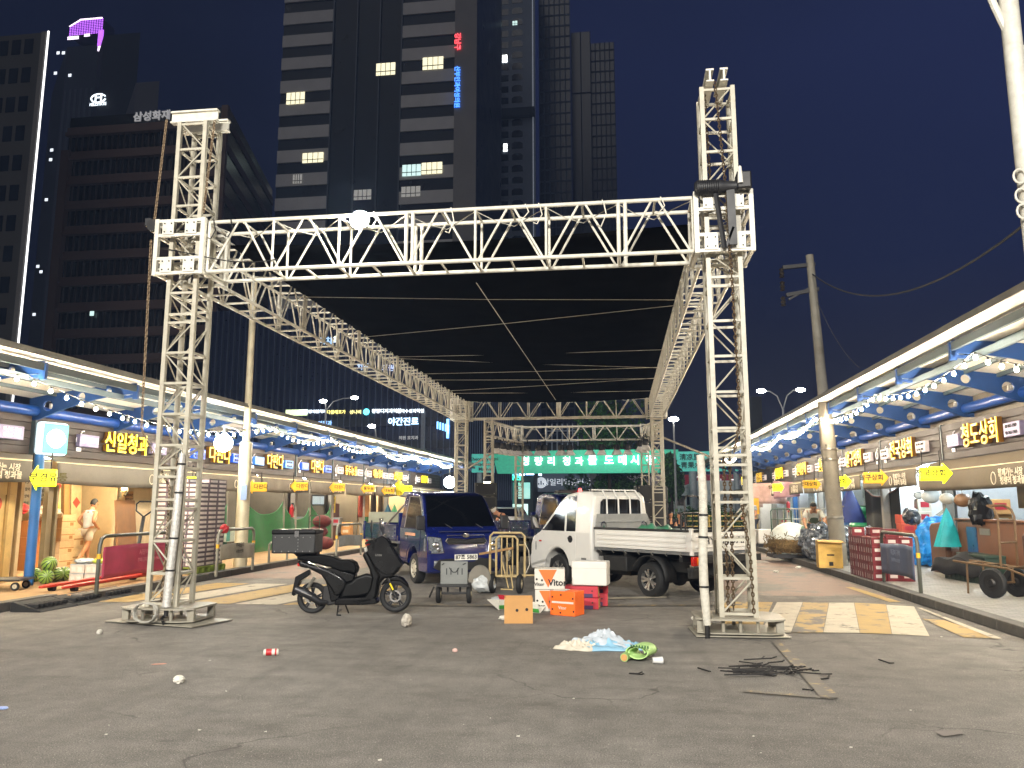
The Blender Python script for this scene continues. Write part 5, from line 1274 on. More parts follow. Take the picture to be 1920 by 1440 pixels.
for k in range(24):
    px, py = rs.uniform(60, 1880), 1190 + 240 * rs.random() ** 1.4
    if 1340 < px < 1560 and py < 1300: continue
    if fp is None: q = MB(); q.add([(-.012, -.008, .004), (.011, -.01, .003), (.014, .007, .008), (-.008, .011, .005)], [(0, 1, 2, 3)]); q.box(-.006, .01, -.004, .004, .001, .007); fp = q.build('paper_scrap', m_paper, smooth=0); o = fp
    else: o = fp.copy(); COL.objects.link(o)
    o.location = G(px, py); o.rotation_euler = (0, 0, rs.uniform(0, 6)); o.scale = (rs.uniform(.4, 1.1),) * 3; tag(o, 'tiny pale paper scrap lying loose on the open asphalt', 'litter', 'tiny scraps on the asphalt')
t = thing('drink_can', 'red and white drink can lying on the road left of centre', 'can', G(508, 1229), .3)
q = MB(); q.lathe([(0, -.075), (.027, -.075), (.034, -.065), (.034, .065), (.027, .075), (0, .075)], 18, (0, 0, .034), axis='x'); q.build('can_body', m_paper, t)
q = MB(); q.lathe([(.0345, -.05), (.0348, -.03), (.0345, .01)], 18, (0, 0, .034), axis='x'); q.lathe([(.0345, .04), (.0348, .05), (.0345, .058)], 18, (0, 0, .034), axis='x'); q.build('can_print', m_red, t)
t = thing('paper_cup', 'clear crushed cup lying beside the green rolled sack', 'cup', G(1233, 1245), .2)
q = MB(); q.lathe([(0, -.05), (.028, -.05), (.036, .05), (.033, .05), (.026, -.045)], 16, (0, 0, .036), axis='x'); q.build('cup_body', mat('clear_plastic', '#c9c9c6', .2, var=.1, coat=.4), t)
t = tag(crumple('candy_wrapper', 'thin reddish wrapper strip on the road in the left foreground', 'litter', G(298, 1246), (.07, .012, .006), mat('wrap_red', '#c08a78', .5), 15), 'thin reddish wrapper strip on the road in the left foreground', 'litter')
# the big crumpled bag with rolled green sack
t = thing('plastic_sheet', 'crumpled white and pale blue plastic sheet lying on the road', 'plastic sheet', G(1130, 1215), 0)
rnd = random.Random(4)
def cloth(cx, cy, rx, ry, h, seed, M, name, nu=40, nv=26, tilt=0):
    rr = random.Random(seed); F = [(rr.uniform(-9, 9), rr.uniform(-7, 7), rr.uniform(0, 6), rr.uniform(.3, 1)) for _ in range(9)]
    q = MB(); vs = []; 
    def f(u, v):
        a = 2 * PI * u; r_ = v; wob = 1 + .16 * math.sin(3 * a + seed) + .09 * math.sin(7 * a + 2 * seed)
        x = rx * r_ * math.cos(a) * wob; y = ry * r_ * math.sin(a) * wob
        e_ = max(0, 1 - r_ ** 2.2); z = h * e_ * (.55 + .25 * math.sin(F[0][0] * x / rx + F[0][2]))
        for fx, fy, ph, am in F[1:]: z += .034 * am * (1 - abs(math.sin(fx * x / rx + fy * y / ry + ph + 1.2 * math.sin(4 * x / rx)))) ** 2.2 * (e_ ** .5)
        return (cx + x + tilt * z, cy + y, max(.004, z))
    q.grid(f, nu, nv); o = q.build(name, M, t, smooth=50); d = o.modifiers.new('s', 'SOLIDIFY'); d.thickness = .003; return o
cloth(-.02, .05, .38, .19, .16, 3, mat('sheet_white', '#a4abb1', .35, var=.06, coat=.25), 'white_sheet')
cloth(.05, .0, .46, .23, .06, 8, mat('sheet_blue', '#7da6bd', .4, var=.08), 'blue_lining')
cloth(-.25, -.14, .24, .11, .08, 5, mat('sheet_cream', '#b5ad9c', .45, var=.06), 'cream_fold')
t = thing('rolled_sack', 'rolled green printed sack with a brown core beside the plastic sheet', 'sack', G(1188, 1238), R(-24))
q = MB()
def swirl(u, v):
    a = u * 3.3 * PI; r_ = .05 + .035 * u; return (.06 + r_ * math.cos(a) * 1.5, -.05 + .26 * v + .02 * math.sin(a), .085 + r_ * math.sin(a) * .8)
q.grid(swirl, 60, 6); o = q.build('sack_roll', mat('sack_green', '#a8cc80', .5, var=.15, scale=12), t); d = o.modifiers.new('s', 'SOLIDIFY'); d.thickness = .006
q = MB(); q.tube((-.05, -.12, .04), (-.08, .2, .05), .042, 14); q.build('inner_roll', mat('sack_green_dark', '#8fae6a', .5, var=.2), t)
q = MB(); q.tube((-.0495, -.125, .04), (-.05, -.118, .04), .033, 14); q.build('core', m_card, t)
q = MB()
for k in range(7): q.box(.0 + .03 * k, .015 + .03 * k, -.075, -.07, .14 + .004 * math.sin(k), .165)
q.build('print', mat('sack_print', '#2f5a35', .6), t)
# black sticks
m_stick = mat('burnt_stick', '#141110', .7, var=.3)
rnd = random.Random(12); proto = None
places = []
for k in range(26):
    c = G(rnd.gauss(1428, 42), rnd.gauss(1259, 8)); places.append((c.x, c.y, rnd.gauss(.0, .42), rnd.uniform(.2, .42), 'pile'))
extra = [((1180, 1264), (1208, 1267)), ((1648, 1238), (1672, 1247)), ((1522, 1277), (1560, 1272)), ((1505, 1294), (1524, 1298)), ((1446, 1253), (1535, 1262))]
for a, b in extra:
    A, B = G(*a), G(*b); places.append(((A.x + B.x) / 2, (A.y + B.y) / 2, math.atan2(B.y - A.y, B.x - A.x), (B - A).length, 'x'))
xl = ('lone forked black stick between the plastic sheet and the stick pile', 'lone black stick out on the right of the road', 'black stick just off the right end of the stick pile', 'short black stick lying by the faint yellow mark', 'longest black stick sticking out of the pile to the right')
kk = 0
for k, (x, y, a, L, kind) in enumerate(places):
    q = MB(); z = .008 + (rnd.uniform(0, .035) if kind == 'pile' else 0); q.bar((-L / 2, 0, z), (L * .28, .012 * rnd.uniform(-1, 1), z + rnd.uniform(0, .01)), .013, .011); q.bar((L * .28, .0, z), (L / 2, rnd.uniform(-.04, .04), z + .012), .011, .01)
    if rnd.random() < .4: q.bar((0, 0, z), (L * .2, .07 * rnd.choice((-1, 1)), z + .01), .009)
    o = q.build('stick', m_stick, smooth=0); o.location = (x, y, 0); o.rotation_euler = (0, 0, a)
    if kind == 'pile': tag(o, 'thin black stick in the loose pile in front of the right front tower', 'stick', 'black sticks piled on the road')
    else: tag(o, xl[kk], 'stick'); kk += 1
# dark dolly with grey steel box
p = G(851, 1131); t = thing('wheeled_cart', 'small wheeled cart with an upright grey steel panel in front of the blue truck', 'cart', p, R(6))
def tyre(parent, x, y, r, w, ax='y', M=None, name='wheel'):
    q = MB(); pr = [(r * .55, -w / 2), (r * .9, -w / 2), (r, -w * .25), (r, w * .25), (r * .9, w / 2), (r * .55, w / 2), (r * .55, -w / 2)]
    q.lathe(pr, 20, axis=ax); o = q.build(name, m_tyre, parent); o.location = (x, y, r)
    q = MB(); q.lathe([(r * .56, -w * .4), (r * .3, -w * .3), (r * .2, -w * .6), (0, -w * .6)], 16, axis=ax); q.lathe([(0, w * .6), (r * .2, w * .6), (r * .3, w * .3), (r * .56, w * .4)], 16, axis=ax); q.build('hub', M or mat('hub_paint', '#b5aa90', .5, dirt=.4), o); return o
for s_ in (-1, 1): tyre(t, s_ * .245, 0, .155, .07, 'x')
q = MB(); q.box(-.26, .26, -.2, .3, .27, .30); q.tube((-.25, 0, .155), (.25, 0, .155), .018, 8); q.bar((-.1, .0, .16), (-.1, 0, .28), .03); q.bar((.1, 0, .16), (.1, 0, .28), .03); q.bar((-.3, -.2, .28), (-.36, -.28, .12), .02); q.build('deck', m_dark, t)
q = MB(); q.box(-.22, .22, -.02, .0, .30, .66); pn = q.build('panel', mat('grey_steel', '#70726f', .5, .3, dirt=.4, dcol='#3b3a36'), t, bev=.006)
q = MB()
for x in (-.12, -.05, .06, .13): q.box(x - .008, x + .008, -.024, -.02, .45, .55)
q.path([(-.08, -.026, .56), (-.02, -.03, .49), (.03, -.03, .49), (.08, -.026, .56)], .006, 5); q.path([(-.2, -.026, .6), (-.16, -.028, .63)], .008, 5); q.path([(.14, -.026, .61), (.19, -.028, .63)], .008, 5); q.build('latch', m_black, pn)
q = MB(); q.lathe([(0, -.02), (.24, -.02), (.25, 0), (.24, .02), (0, .02)], 28, axis='x'); o = q.build('drum_lid', mat('drum_lid_grey', '#7d7b74', .5, .4, dirt=.3)); o.location = G(897, 1113) + Vector((0, .1, .245)); o.rotation_euler = (0, R(8), R(62)); tag(o, 'round grey drum lid leaning behind the small wheeled cart', 'drum lid')
# tall tubular hand truck
p = G(955, 1112); t = thing('hand_truck', 'tall beige tubular hand truck standing between the two nearest trucks', 'hand truck', p, R(-4))
m_tub = mat('beige_tube', '#a89468', .5, dirt=.45, dcol='#4a3a22', dscale=8)
q = MB(); q.path([(-.36, 0, .28), (-.36, .02, 1.0), (-.30, .02, 1.06), (.22, .02, 1.06), (.28, .02, 1.0), (.28, 0, .28)], .022, 8)
q.path([(-.22, -.1, .30), (-.22, -.1, .95), (-.17, -.1, 1.0), (.12, -.1, 1.0), (.17, -.1, .95), (.17, -.1, .28)], .02, 8)
for x in (-.12, -.02, .08): q.tube((x, -.1, .3), (x, -.1, 1.0), .013, 6)
q.tube((-.1, -.13, .55), (.02, -.16, .1), .013, 6); q.tube((.03, -.13, .5), (.1, -.16, .1), .013, 6); q.tube((-.22, -.1, .3), (.17, -.1, .3), .02, 8); q.tube((-.12, -.16, .08), (.1, -.16, .08), .013, 6); q.tube((-.36, 0, .3), (.5, .0, .32), .018, 8); q.tube((-.22, -.1, .85), (-.36, .02, .85), .015, 6); q.tube((.17, -.1, .85), (.28, .02, .85), .015, 6); q.build('frame', m_tub, t)
q = MB(); q.bar((-.55, -.02, .68), (.1, -.14, .80), .05, .04); q.build('plank', mat('plank_wood', '#8a6a42', .7, var=.2), t)
q = MB(); q.path([(.28, 0, .9), (.36, -.02, .75), (.37, 0, .5), (.30, 0, .35)], .006, 5); q.build('cord', m_rope, t)
tyre(t, -.30, -.05, .17, .08, 'x'); tyre(t, .20, -.05, .17, .08, 'x')
q = MB(); q.bar((0, 0, .0), (.06, .02, .42), .03, .025); o = q.build('wood_stick', mat('plank_orange', '#a86a35', .7)); o.location = G(925, 1108); tag(o, 'orange brown wooden stick leaning up beside the tall hand truck', 'stick')
# flattened printed boxes
m_gp = mat('print_green', '#3f8a3a', .5)
for k, (px, py, rz_, lab) in enumerate(((962, 1133, .5, 'torn flat red and white fruit carton behind the brown box'), (992, 1146, -.2, 'white and green fruit carton crushed behind the brown box, right side'), (945, 1141, .9, 'white and green carton scrap left of the brown box'))):
    t = thing('flat_carton', lab, 'carton', G(px, py), rz_)
    q = MB(); q.add([(-.24, -.14, .02), (.22, -.16, .0), (.25, .12, .10), (-.2, .16, .14)], [(0, 1, 2, 3)]); q.add([(-.24, -.14, .02), (.22, -.16, .0), (.2, -.2, .13), (-.26, -.17, .15)], [(0, 1, 2, 3)]); o = q.build('carton_sheet', m_rb if k == 0 else m_paper, t, smooth=0); d = o.modifiers.new('s', 'SOLIDIFY'); d.thickness = .008
    q = MB(); q.add([(-.24, -.15, .03), (.21, -.17, .01), (.205, -.19, .06), (-.25, -.165, .08)], [(0, 1, 2, 3)]); o = q.build('print_band', m_gp if k else m_paper, t, smooth=0); d = o.modifiers.new('s', 'SOLIDIFY'); d.thickness = .014; d.offset = 0

# ------------------------------------------------------------------ things on the left pavement
def melon_mat():
    M = mat('melon_rind', '#7d9a3e', .35, var=.1, coat=.3); t = M.node_tree; b = t.nodes['Principled BSDF']; src = b.inputs['Base Color'].links[0].from_socket
    tc = t.nodes.new('ShaderNodeTexCoord'); n = t.nodes.new('ShaderNodeTexNoise'); n.inputs['Scale'].default_value = 14; t.links.new(tc.outputs['Object'], n.inputs[0])
    sp = t.nodes.new('ShaderNodeSeparateXYZ'); t.links.new(tc.outputs['Object'], sp.inputs[0])
    at = t.nodes.new('ShaderNodeMath'); at.operation = 'ARCTAN2'; t.links.new(sp.outputs[0], at.inputs[0]); t.links.new(sp.outputs[1], at.inputs[1])
    mu = t.nodes.new('ShaderNodeMath'); mu.operation = 'MULTIPLY_ADD'; mu.inputs[1].default_value = 11; t.links.new(at.outputs[0], mu.inputs[0])
    m2 = t.nodes.new('ShaderNodeMath'); m2.operation = 'MULTIPLY'; m2.inputs[1].default_value = 4; t.links.new(n.outputs[0], m2.inputs[0]); t.links.new(m2.outputs[0], mu.inputs[2])
    si = t.nodes.new('ShaderNodeMath'); si.operation = 'SINE'; t.links.new(mu.outputs[0], si.inputs[0])
    r = t.nodes.new('ShaderNodeValToRGB'); r.color_ramp.elements[0].position = .35; r.color_ramp.elements[1].position = .6; t.links.new(si.outputs[0], r.inputs[0])
    x = t.nodes.new('ShaderNodeMix'); x.data_type = 'RGBA'; t.links.new(r.outputs[0], x.inputs[0]); t.links.new(src, x.inputs[6]); x.inputs[7].default_value = (.012, .035, .010, 1); t.links.new(x.outputs[2], b.inputs['Base Color']); return M
m_melon = melon_mat(); proto = None
for px, py, z, lab in ((63, 1088, 0, 'watermelon leaning against the blue post, leftmost of the pile'), (85, 1092, 0, 'watermelon in the front middle of the pile by the blue post'), (103, 1087, 0, 'watermelon third from the left in the bottom row of the pile'), (119, 1085, 0, 'watermelon at the right end of the pile'), (81, 1080, .22, 'watermelon on top of the pile by the blue post')):
    p = G(px, py + 4, .13)
    if z: p = G(85, 1096, .13) + Vector((-.05, .12, 0))
    if proto is None:
        q = MB(); q.sphere((0, 0, 0), .135, 20, 14, (1, 1, 1.12)); proto = q.build('watermelon', m_melon); o = proto
    else: o = proto.copy(); COL.objects.link(o)
    o.location = (p.x, p.y, .13 + .135 + z); o.rotation_euler = (random.uniform(.6, 1.4), random.uniform(-.4, .4), random.uniform(0, 3)); tag(o, lab, 'watermelon', 'watermelons by the blue post')
q = MB(); q.tube((0, 0, 0), (0, 0, 2.35), .085, 16); o = q.build('blue_post', m_bluepost); o.location = (-10.6, 13.3, .13); tag(o, 'blue round steel post beside the watermelons', 'post')
def fcrate(loc, rz, label, rows=2):
    t = thing('fruit_crate', label, 'crate', loc, rz, 'fruit crates on the left pavement')
    q = MB(); q.box(-.145, .145, -.2, .2, 0, .15); q.build('crate_body', mat('crate_print', '#c9b9a8', .6, var=.2, scale=14), t, bev=.006)
    q = MB(); q.box(-.11, -.03, -.204, -.201, .03, .11); q.box(.02, .11, -.204, -.201, .03, .11); q.build('label_print', m_paper, t, smooth=0)
    q = MB(); q.box(-.15, .15, -.205, .205, .15, .165); q.build('film_top', m_bagw, t, bev=.004); return t
b = G(150, 1093, .13); ci = 0
for i in range(2):
    for j in range(2):
        fcrate((b.x - .12 + .31 * i, b.y + .25, .13 + .17 * j), .05 * (j - 1), '%s fruit crate from the left in the %s layer beside the watermelons' % (('first', 'second')[i], ('bottom', 'top')[j]))
crumple('vegetable_bag', 'yellow green vegetables bagged on top of the crates by the watermelons', 'vegetables', (b.x + .2, b.y + .25, .47), (.14, .12, .05), mat('leaf_yellow', '#b8c83a', .5, var=.3, scale=20), 31)
crumple('produce_bag', 'white plastic bags heaped on the crates by the watermelons', 'bag', (b.x - .12, b.y + .25, .47), (.2, .16, .05), m_bagw, 32)
# pallet truck
t = thing('pallet_truck', 'red pallet truck with a black loop handle parked on the left pavement', 'pallet truck', (-9.38, 14.5, .13), R(-88))
m_pj = mat('pallet_red', '#b8331f', .45, dirt=.3)
q = MB()
for s_ in (-.2, .2): q.box(.1, 2.15, s_ - .07, s_ + .07, .07, .12); q.prism([(2.15, s_ - .07), (2.3, s_ - .03), (2.3, s_ + .03), (2.15, s_ + .07)], .07, .11, 'z')
q.box(-.1, .12, -.28, .28, .07, .3); q.prism([(-.1, .3), (.12, .3), (.02, .55), (-.08, .55)], -.2, .2, 'y'); q.build('fork_frame', m_pj, t, bev=.01)
q = MB(); q.bar((-.1, 0, .3), (-.28, 0, 1.2), .05); q.path([(-.28, 0, 1.2), (-.29, -.17, 1.32), (-.3, -.18, 1.45), (-.3, -.12, 1.5), (-.3, .12, 1.5), (-.3, .18, 1.45), (-.29, .17, 1.32), (-.28, 0, 1.2)], .017, 8); q.build('handle', m_black, t)
q = MB(); q.bar((-.24, -.027, .95), (-.265, -.027, 1.05), .052, .004, up=(0, 1, 0)); q.bar((-.17, -.027, .62), (-.18, -.027, .68), .052, .004, up=(0, 1, 0)); q.build('handle_band', m_pj, t)
for x, y in ((-.05, 0), (2.0, -.2), (2.0, .2)): q = MB(); q.tube((x, y - .05, .045), (x, y + .05, .045), .045 if x > 0 else .045, 14); q.build('wheel', m_blackrub, t)
# barriers with banners
def barrier(a, b, z0, h, label, banner, bname, M, text='', bz=(.22, .72), flip=1):
    A, B = Vector((a[0], a[1], z0)), Vector((b[0], b[1], z0)); d = (B - A); L = d.length
    t = thing('crowd_barrier', label, 'barrier', A, math.atan2(d.y, d.x)); r = .032
    q = MB(); q.path([(0, 0, 0), (0, 0, h - .14), (.04, 0, h - .04), (.14, 0, h), (L - .14, 0, h), (L - .04, 0, h - .04), (L, 0, h - .14), (L, 0, 0)], r, 10); q.build('rail_tube', M, t)
    q = MB()
    for x in (0, L): q.tube((x, 0, h - .36), (x, 0, h - .28), r * 1.08, 12)
    q.build('reflective_tape', m_yel, t)
    q = MB(); y = -.045 if flip > 0 else .045
    q.grid(lambda u, v: (.06 + (L - .12) * u, y + .012 * math.sin(9 * u + 2) + .01 * math.sin(21 * u), bz[0] + (bz[1] - bz[0]) * v + .02 * math.sin(5 * u)), 30, 6); o = q.build('banner', banner, t); dd = o.modifiers.new('s', 'SOLIDIFY'); dd.thickness = .004
    if text:
        q = MB()
        for k, s_ in enumerate(text.split('|')): q.text(s_, .11 if k == 0 else .08, TM(L * .52, y - flip * .02, (bz[0] + bz[1]) / 2 + .12 - .13 * k, 0 if flip > 0 else PI), .003, .001)
        q.build('banner_text', bname, o, smooth=0)
    return t
m_bar1 = mat('dark_tube', '#3f4036', .45, dirt=.3); m_bar2 = mat('grey_green_tube', '#76756a', .45, dirt=.3)
pA, pB = G(180, 1114, .13), G(338, 1086, .13)
barrier(pA, pB, .13, .92, 'dark steel barrier with a faded pink banner on the left kerb', mat('banner_pink', '#a83a52', .6, var=.15), mat('banner_text_pink', '#c9707c', .6), m_bar1, '시장이용 안내|주차금지 구역 02-960', (.22, .74))
pA, pB = G(405, 1081, .13), G(473, 1068, .13)
bb = barrier(pA, pB, .13, .92, 'grey barrier with a torn white banner in front of the lamp pole', mat('banner_white', '#b9b3a2', .6, var=.2, dirt=.4), mat('banner_dark', '#5a564a', .6), m_bar2, '주차금지|시장상인회', (.3, .62))
crumple('red_cloth', 'small red cloth knotted over the corner of the white banner barrier', 'cloth', (pA.x + .02, pA.y + .2, .98), (.06, .09, .10), m_red, 41)
pA, pB = G(630, 1048, .13), G(668, 1042, .13)
barrier((pA.x, pA.y), (pB.x, pB.y + .4), .13, .9, 'grey barrier with yellow tape half hidden behind the blue truck bed', mat('banner_grey', '#8f9290', .6), m_ink, m_bar2, '', (.3, .6))
q = MB(); q.path([(0, 0, 0), (0, 0, .45), (.0, .1, .5), (0, 1.0, .5), (0, 1.1, .45), (0, 1.1, 0)], .03, 8); o = q.build('kerb_rail', m_bar2); o.location = (-8.75, 19.2, .13); tag(o, 'low tubular kerb rail behind the scooter top box', 'kerb rail')
pA, pB = G(1658, 1091, .13), G(1727, 1113, .13)
barrier((pB.x, pB.y), (pA.x, pA.y), .13, .93, 'grey barrier with a dark blue grey banner on the right kerb', mat('banner_slate', '#566078', .6, var=.15, dirt=.2), mat('banner_text_slate', '#7d8698', .6), m_bar1, '주차금지 구역|견인지역 02-2127', (.2, .74), -1)

# stack of cartons on pallets, left
m_cside = mat('carton_mauve', '#6f5f64', .6, var=.15); m_cdark = mat('carton_dark', '#3a3338', .6, var=.2); m_clab = mat('carton_label', '#d8ccc4', .55)
def carton_proto():
    q = MB(); q.box(-.123, .123, -.188, .188, 0, .096); q.k = 1; q.box(-.10, .10, -.191, -.1885, .02, .074); q.box(.1235, .1255, -.15, .15, .022, .072); q.k = 2; q.box(-.124, .124, -.189, .189, .084, .097)
    return q.build('fruit_carton', [m_cside, m_clab, m_cdark], smooth=0)
cp = None; lab = 'white labelled fruit carton in the tall stack on the green pallets'
base = Vector((-9.12, 15.2, .13))
for k in range(2):
    t = thing('pallet', ('green plastic pallet under the carton stack, nearer the viewer', 'green plastic pallet under the far half of the carton stack')[k], 'pallet', (-9.36, 16.17 + .62 * k, .13))
    q = MB(); q.box(-.55, .55, -.3, .3, .11, .14); q.box(-.55, .55, -.3, .3, 0, .02)
    for x in (-.5, 0, .5):
        for y in (-.25, 0, .25): q.box(x - .06, x + .06, y - .05, y + .05, .02, .11)
    q.build('deck', mat('pallet_green', '#7a8a2a', .6, dirt=.3), t, bev=.006)
for l in range(19):
    for i in range(4):
        for j in range(3):
            if i < 3 and j > 0 and l < 18: continue
            if l == 18 and (i + j) % 3 == 0: continue
            x, y, z = -8.985 - (3 - i) * .25, 16.1 + j * .385, .275 + l * .0975
            if cp is None: cp = carton_proto(); o = cp
            else: o = cp.copy(); COL.objects.link(o)
            o.location = (x + random.uniform(-.006, .006), y + random.uniform(-.006, .006), z); o.rotation_euler = (0, 0, random.uniform(-.015, .015)); tag(o, lab, 'carton', 'cartons stacked on the green pallets')
# red boxes, right
m_rc = mat('crate_maroon', '#6a1018', .5, var=.15); m_rcl = mat('crate_label', '#cfc0b8', .5)
cp = None; p0 = G(1627, 1092, .13)
for l in range(6):
    for i in range(3):
        for j in range(5):
            if i > 0 and j > 0 and l < 4: continue
            if l == 5 and not ((j == 0 and i == 1) or (j == 4 and i == 0) or (j == 3 and i == 1)): continue
            if l == 4 and i == 2 and j > 2: continue
            if cp is None:
                q = MB(); q.box(-.122, .122, -.15, .15, 0, .16); q.k = 1; q.box(-.075, .06, -.1525, -.1505, .06, .12); q.box(-.1245, -.1225, -.10, -.075, .03, .12); q.box(-.1245, -.1225, .06, .08, .03, .12)
                cp = q.build('fruit_crate', [m_rc, m_rcl], bev=.004, smooth=0); o = cp
            else: o = cp.copy(); COL.objects.link(o)
            o.location = (4.88 + i * .25 + random.uniform(-.008, .008), 16.35 + j * .31 + random.uniform(-.01, .01), .13 + l * .163); tag(o, 'dark red fruit crate with white labels in the block stack behind the right barrier', 'crate', 'dark red crates stacked by the right kerb')

# ------------------------------------------------------------------ shop goods, left
def panel(name, label, cat, c, d, M, rz=0., bev=.004, parts=None):
    t = thing(name, label, cat, c, rz); q = MB(); q.box(-d[0] / 2, d[0] / 2, -d[1] / 2, d[1] / 2, 0, d[2]); q.build(parts or 'body', M, t, bev=bev); return t
LF = lambda y: -11.55 + .028 * (y - 12)
m_cream = mat('door_cream', '#d0b070', .6, dirt=.25); m_postr = mat('poster_paper', '#d8cfb8', .7, var=.1)
t = thing('sliding_door', 'cream sliding door panel with a red round sticker at the far left', 'door', (LF(13.2) + .05, 13.1, .13), PI / 2)
q = MB(); q.box(-1.6, .75, 0, .05, 0, 1.62); q.box(-1.6, .75, -.02, .06, 1.62, 1.95); q.build('door_leaf', m_cream, t, bev=.006)
q = MB(); q.tube((.28, -.006, 1.45), (.28, 0, 1.45), .14, 24); q.build('sticker', mat('sticker_red', '#c84a2a', .5), t); q = MB(); q.box(-.1, .06, -.006, 0, .8, 1.5); q.box(-.5, -.22, -.006, 0, .7, 1.3); s_ = q.build('poster', m_paper, t)
q = MB(); q.text('시장', .09, TM(.28, -.009, 1.47), .003, .002); q.text('안전', .07, TM(.28, -.009, 1.38), .003, .001); q.build('sticker_text', m_paper, t, smooth=0)
q = MB(); q.box(.5, .56, -.03, .0, 0, 1.9); q.box(-.03, 0, -.03, .0, 0, 1.6); q.build('door_frame', mat('frame_tan', '#a8874a', .6), t)
q = MB(); q.box(0, .08, 0, .1, 0, 2.0); q.box(.12, .2, .04, .14, 0, 1.95); q.box(.24, .3, 0, .12, 0, 1.85); o = q.build('shutter_post', mat('post_brown', '#7a6a4a', .5, dirt=.3)); o.location = (-11.0, 14.15, .13); o.rotation_euler = (R(-3), R(3), PI / 2); tag(o, 'bundle of tall brown shutter rails leaning beside the blue post', 'shutter rails')
t = thing('flatbed_trolley', 'folding flatbed trolley cut by the left edge of the picture', 'trolley', (-10.55, 12.55, .13), R(15))
q = MB(); q.box(-.5, .45, -.28, .28, .16, .19); q.path([(-.5, -.28, .175), (.45, -.28, .175), (.47, 0, .175), (.45, .28, .175), (-.5, .28, .175)], .018, 6); q.path([(-.3, -.25, .18), (-.34, -.25, .85), (-.34, .25, .85), (-.3, .25, .18)], .018, 8); q.build('frame', m_dark, t)
for x, y in ((-.4, -.2), (-.4, .2), (.35, -.2), (.35, .2)): tyre(t, x, y, .07, .04)
def stackbox(x, y, n, size, M, labels, rz=PI / 2, z=.13):
    for k in range(n):
        t = thing('cardboard_box', labels[k], 'box', (x, y, z + k * (size[2] + .003)), rz + random.uniform(-.05, .05), 'brown cartons inside the warm left shop')
        q = MB(); q.box(-size[0] / 2, size[0] / 2, -size[1] / 2, size[1] / 2, 0, size[2]); q.build('box_body', M, t, bev=.006)
        q = MB(); q.box(-size[0] / 2 - .001, size[0] / 2 + .001, -size[1] / 2 - .002, -size[1] / 2 - .0005, size[2] * .45, size[2] * .52); q.box(size[0] * .1, size[0] * .35, -size[1] / 2 - .003, -size[1] / 2 - .001, size[2] * .15, size[2] * .4); q.build('tape', mat('parcel_tape', '#9a7038', .4), t)
nm = 'bottom second third fourth fifth'.split()
stackbox(-13.2, 16.5, 3, (.55, .4, .36), mat('carton_orange', '#b0743a', .75, var=.1), ['%s brown carton from the floor at the back of the watermelon shop' % n for n in nm])
stackbox(-13.0, 17.2, 4, (.45, .4, .30), mat('carton_pale', '#cdb088', .7, var=.1), ['%s pale carton from the floor beside the man in the watermelon shop' % n for n in nm])
stackbox(-13.3, 15.7, 4, (.5, .4, .30), mat('carton_tan', '#b5905a', .75), ['%s tan carton from the floor near the blue post' % n for n in nm])
stackbox(-13.1, 17.75, 2, (.4, .4, .42), mat('carton_cream', '#cdb890', .75), ['%s cream carton at the foot of the tall white boards' % n for n in nm])
for k, (y, z, w_, h_, M, lab) in enumerate(((16.0, 1.85, .7, .45, mat('notice_yellow', '#d9b838', .6), 'yellow notice on the back wall of the watermelon shop'), (16.7, 1.6, .6, .9, m_postr, 'large hand written paper chart on the back wall of the watermelon shop'), (17.4, 1.9, .35, .6, m_paper, 'white price sheet hung on the back wall of the watermelon shop'), (18.3, 2.0, .35, .35, mat('sign_black44', '#1c1c1c', .5), 'small black square sign on the tall board behind the man'))):
    t = thing('wall_notice', lab, 'notice', (-14.62, y + 1.2, z - .2), PI / 2); q = MB(); q.box(-w_ / 2 * 1.2, w_ / 2 * 1.2, -.02, 0, 0, h_ * 1.2); q.build('sheet', M, t)
    q = MB(); rr = random.Random(k)
    for j in range(6): q.text(rr.choice(['수박 참외', '배추 10', '감자 양파', '복숭아', '사과 5', '포도 3']), .09, TM(0, -.024, h_ * 1.1 - .1 - j * h_ * .19), .003, .001)
    q.build('writing', m_paper if k == 3 else m_ink, t, smooth=0)
for k, (y, w_) in enumerate(((17.9, .28), (18.25, .2), (18.6, .38))):
    t = thing('tall_board', ('narrow cream board leaning at the back of the watermelon shop', 'thin tan board behind the man', 'wide cream board with a red diamond behind the man')[k], 'board', (-13.6, y, .13), PI / 2 + .1); t.rotation_euler = (R(-4), 0, PI / 2)
    q = MB(); q.box(-w_ / 2, w_ / 2, -.02, .02, 0, 2.25); q.build('board', mat('board_cream', '#cbb285', .7) if k != 1 else m_card, t)
    if k != 1:
        q = MB(); q.T = Matrix.Translation((0, -.022, 1.5 if k == 2 else 1.9)) @ Matrix.Rotation(PI / 4, 4, 'Y'); q.box(-.1, .1, -.003, 0, -.1, .1); q.build('mark', mat('mark_red', '#c0442c', .5), t)
q = MB(); q.sphere((0, 0, 0), .2, 14, 10, (.7, .7, 1.3)); q.v = [(x * (1 + .1 * math.sin(9 * z)), y, z) for x, y, z in q.v]; o = q.build('yellow_bag', mat('bag_yellow', '#c9a520', .4, var=.2, bump=.3)); o.location = (-12.9, 16.75, 1.45); tag(o, 'yellow plastic bag hanging in the watermelon shop', 'bag')
crumple('produce_bag', 'heap of striped bags on top of the cartons in the watermelon shop', 'bag', (-12.95, 16.6, 1.22), (.3, .45, .16), mat('bag_stripe', '#cbb9a4', .5, var=.4, scale=10), 44)
crumple('produce_bag', 'red bag on the cartons near the blue post', 'bag', (-13.1, 15.9, 1.36), (.2, .22, .14), m_red, 45)
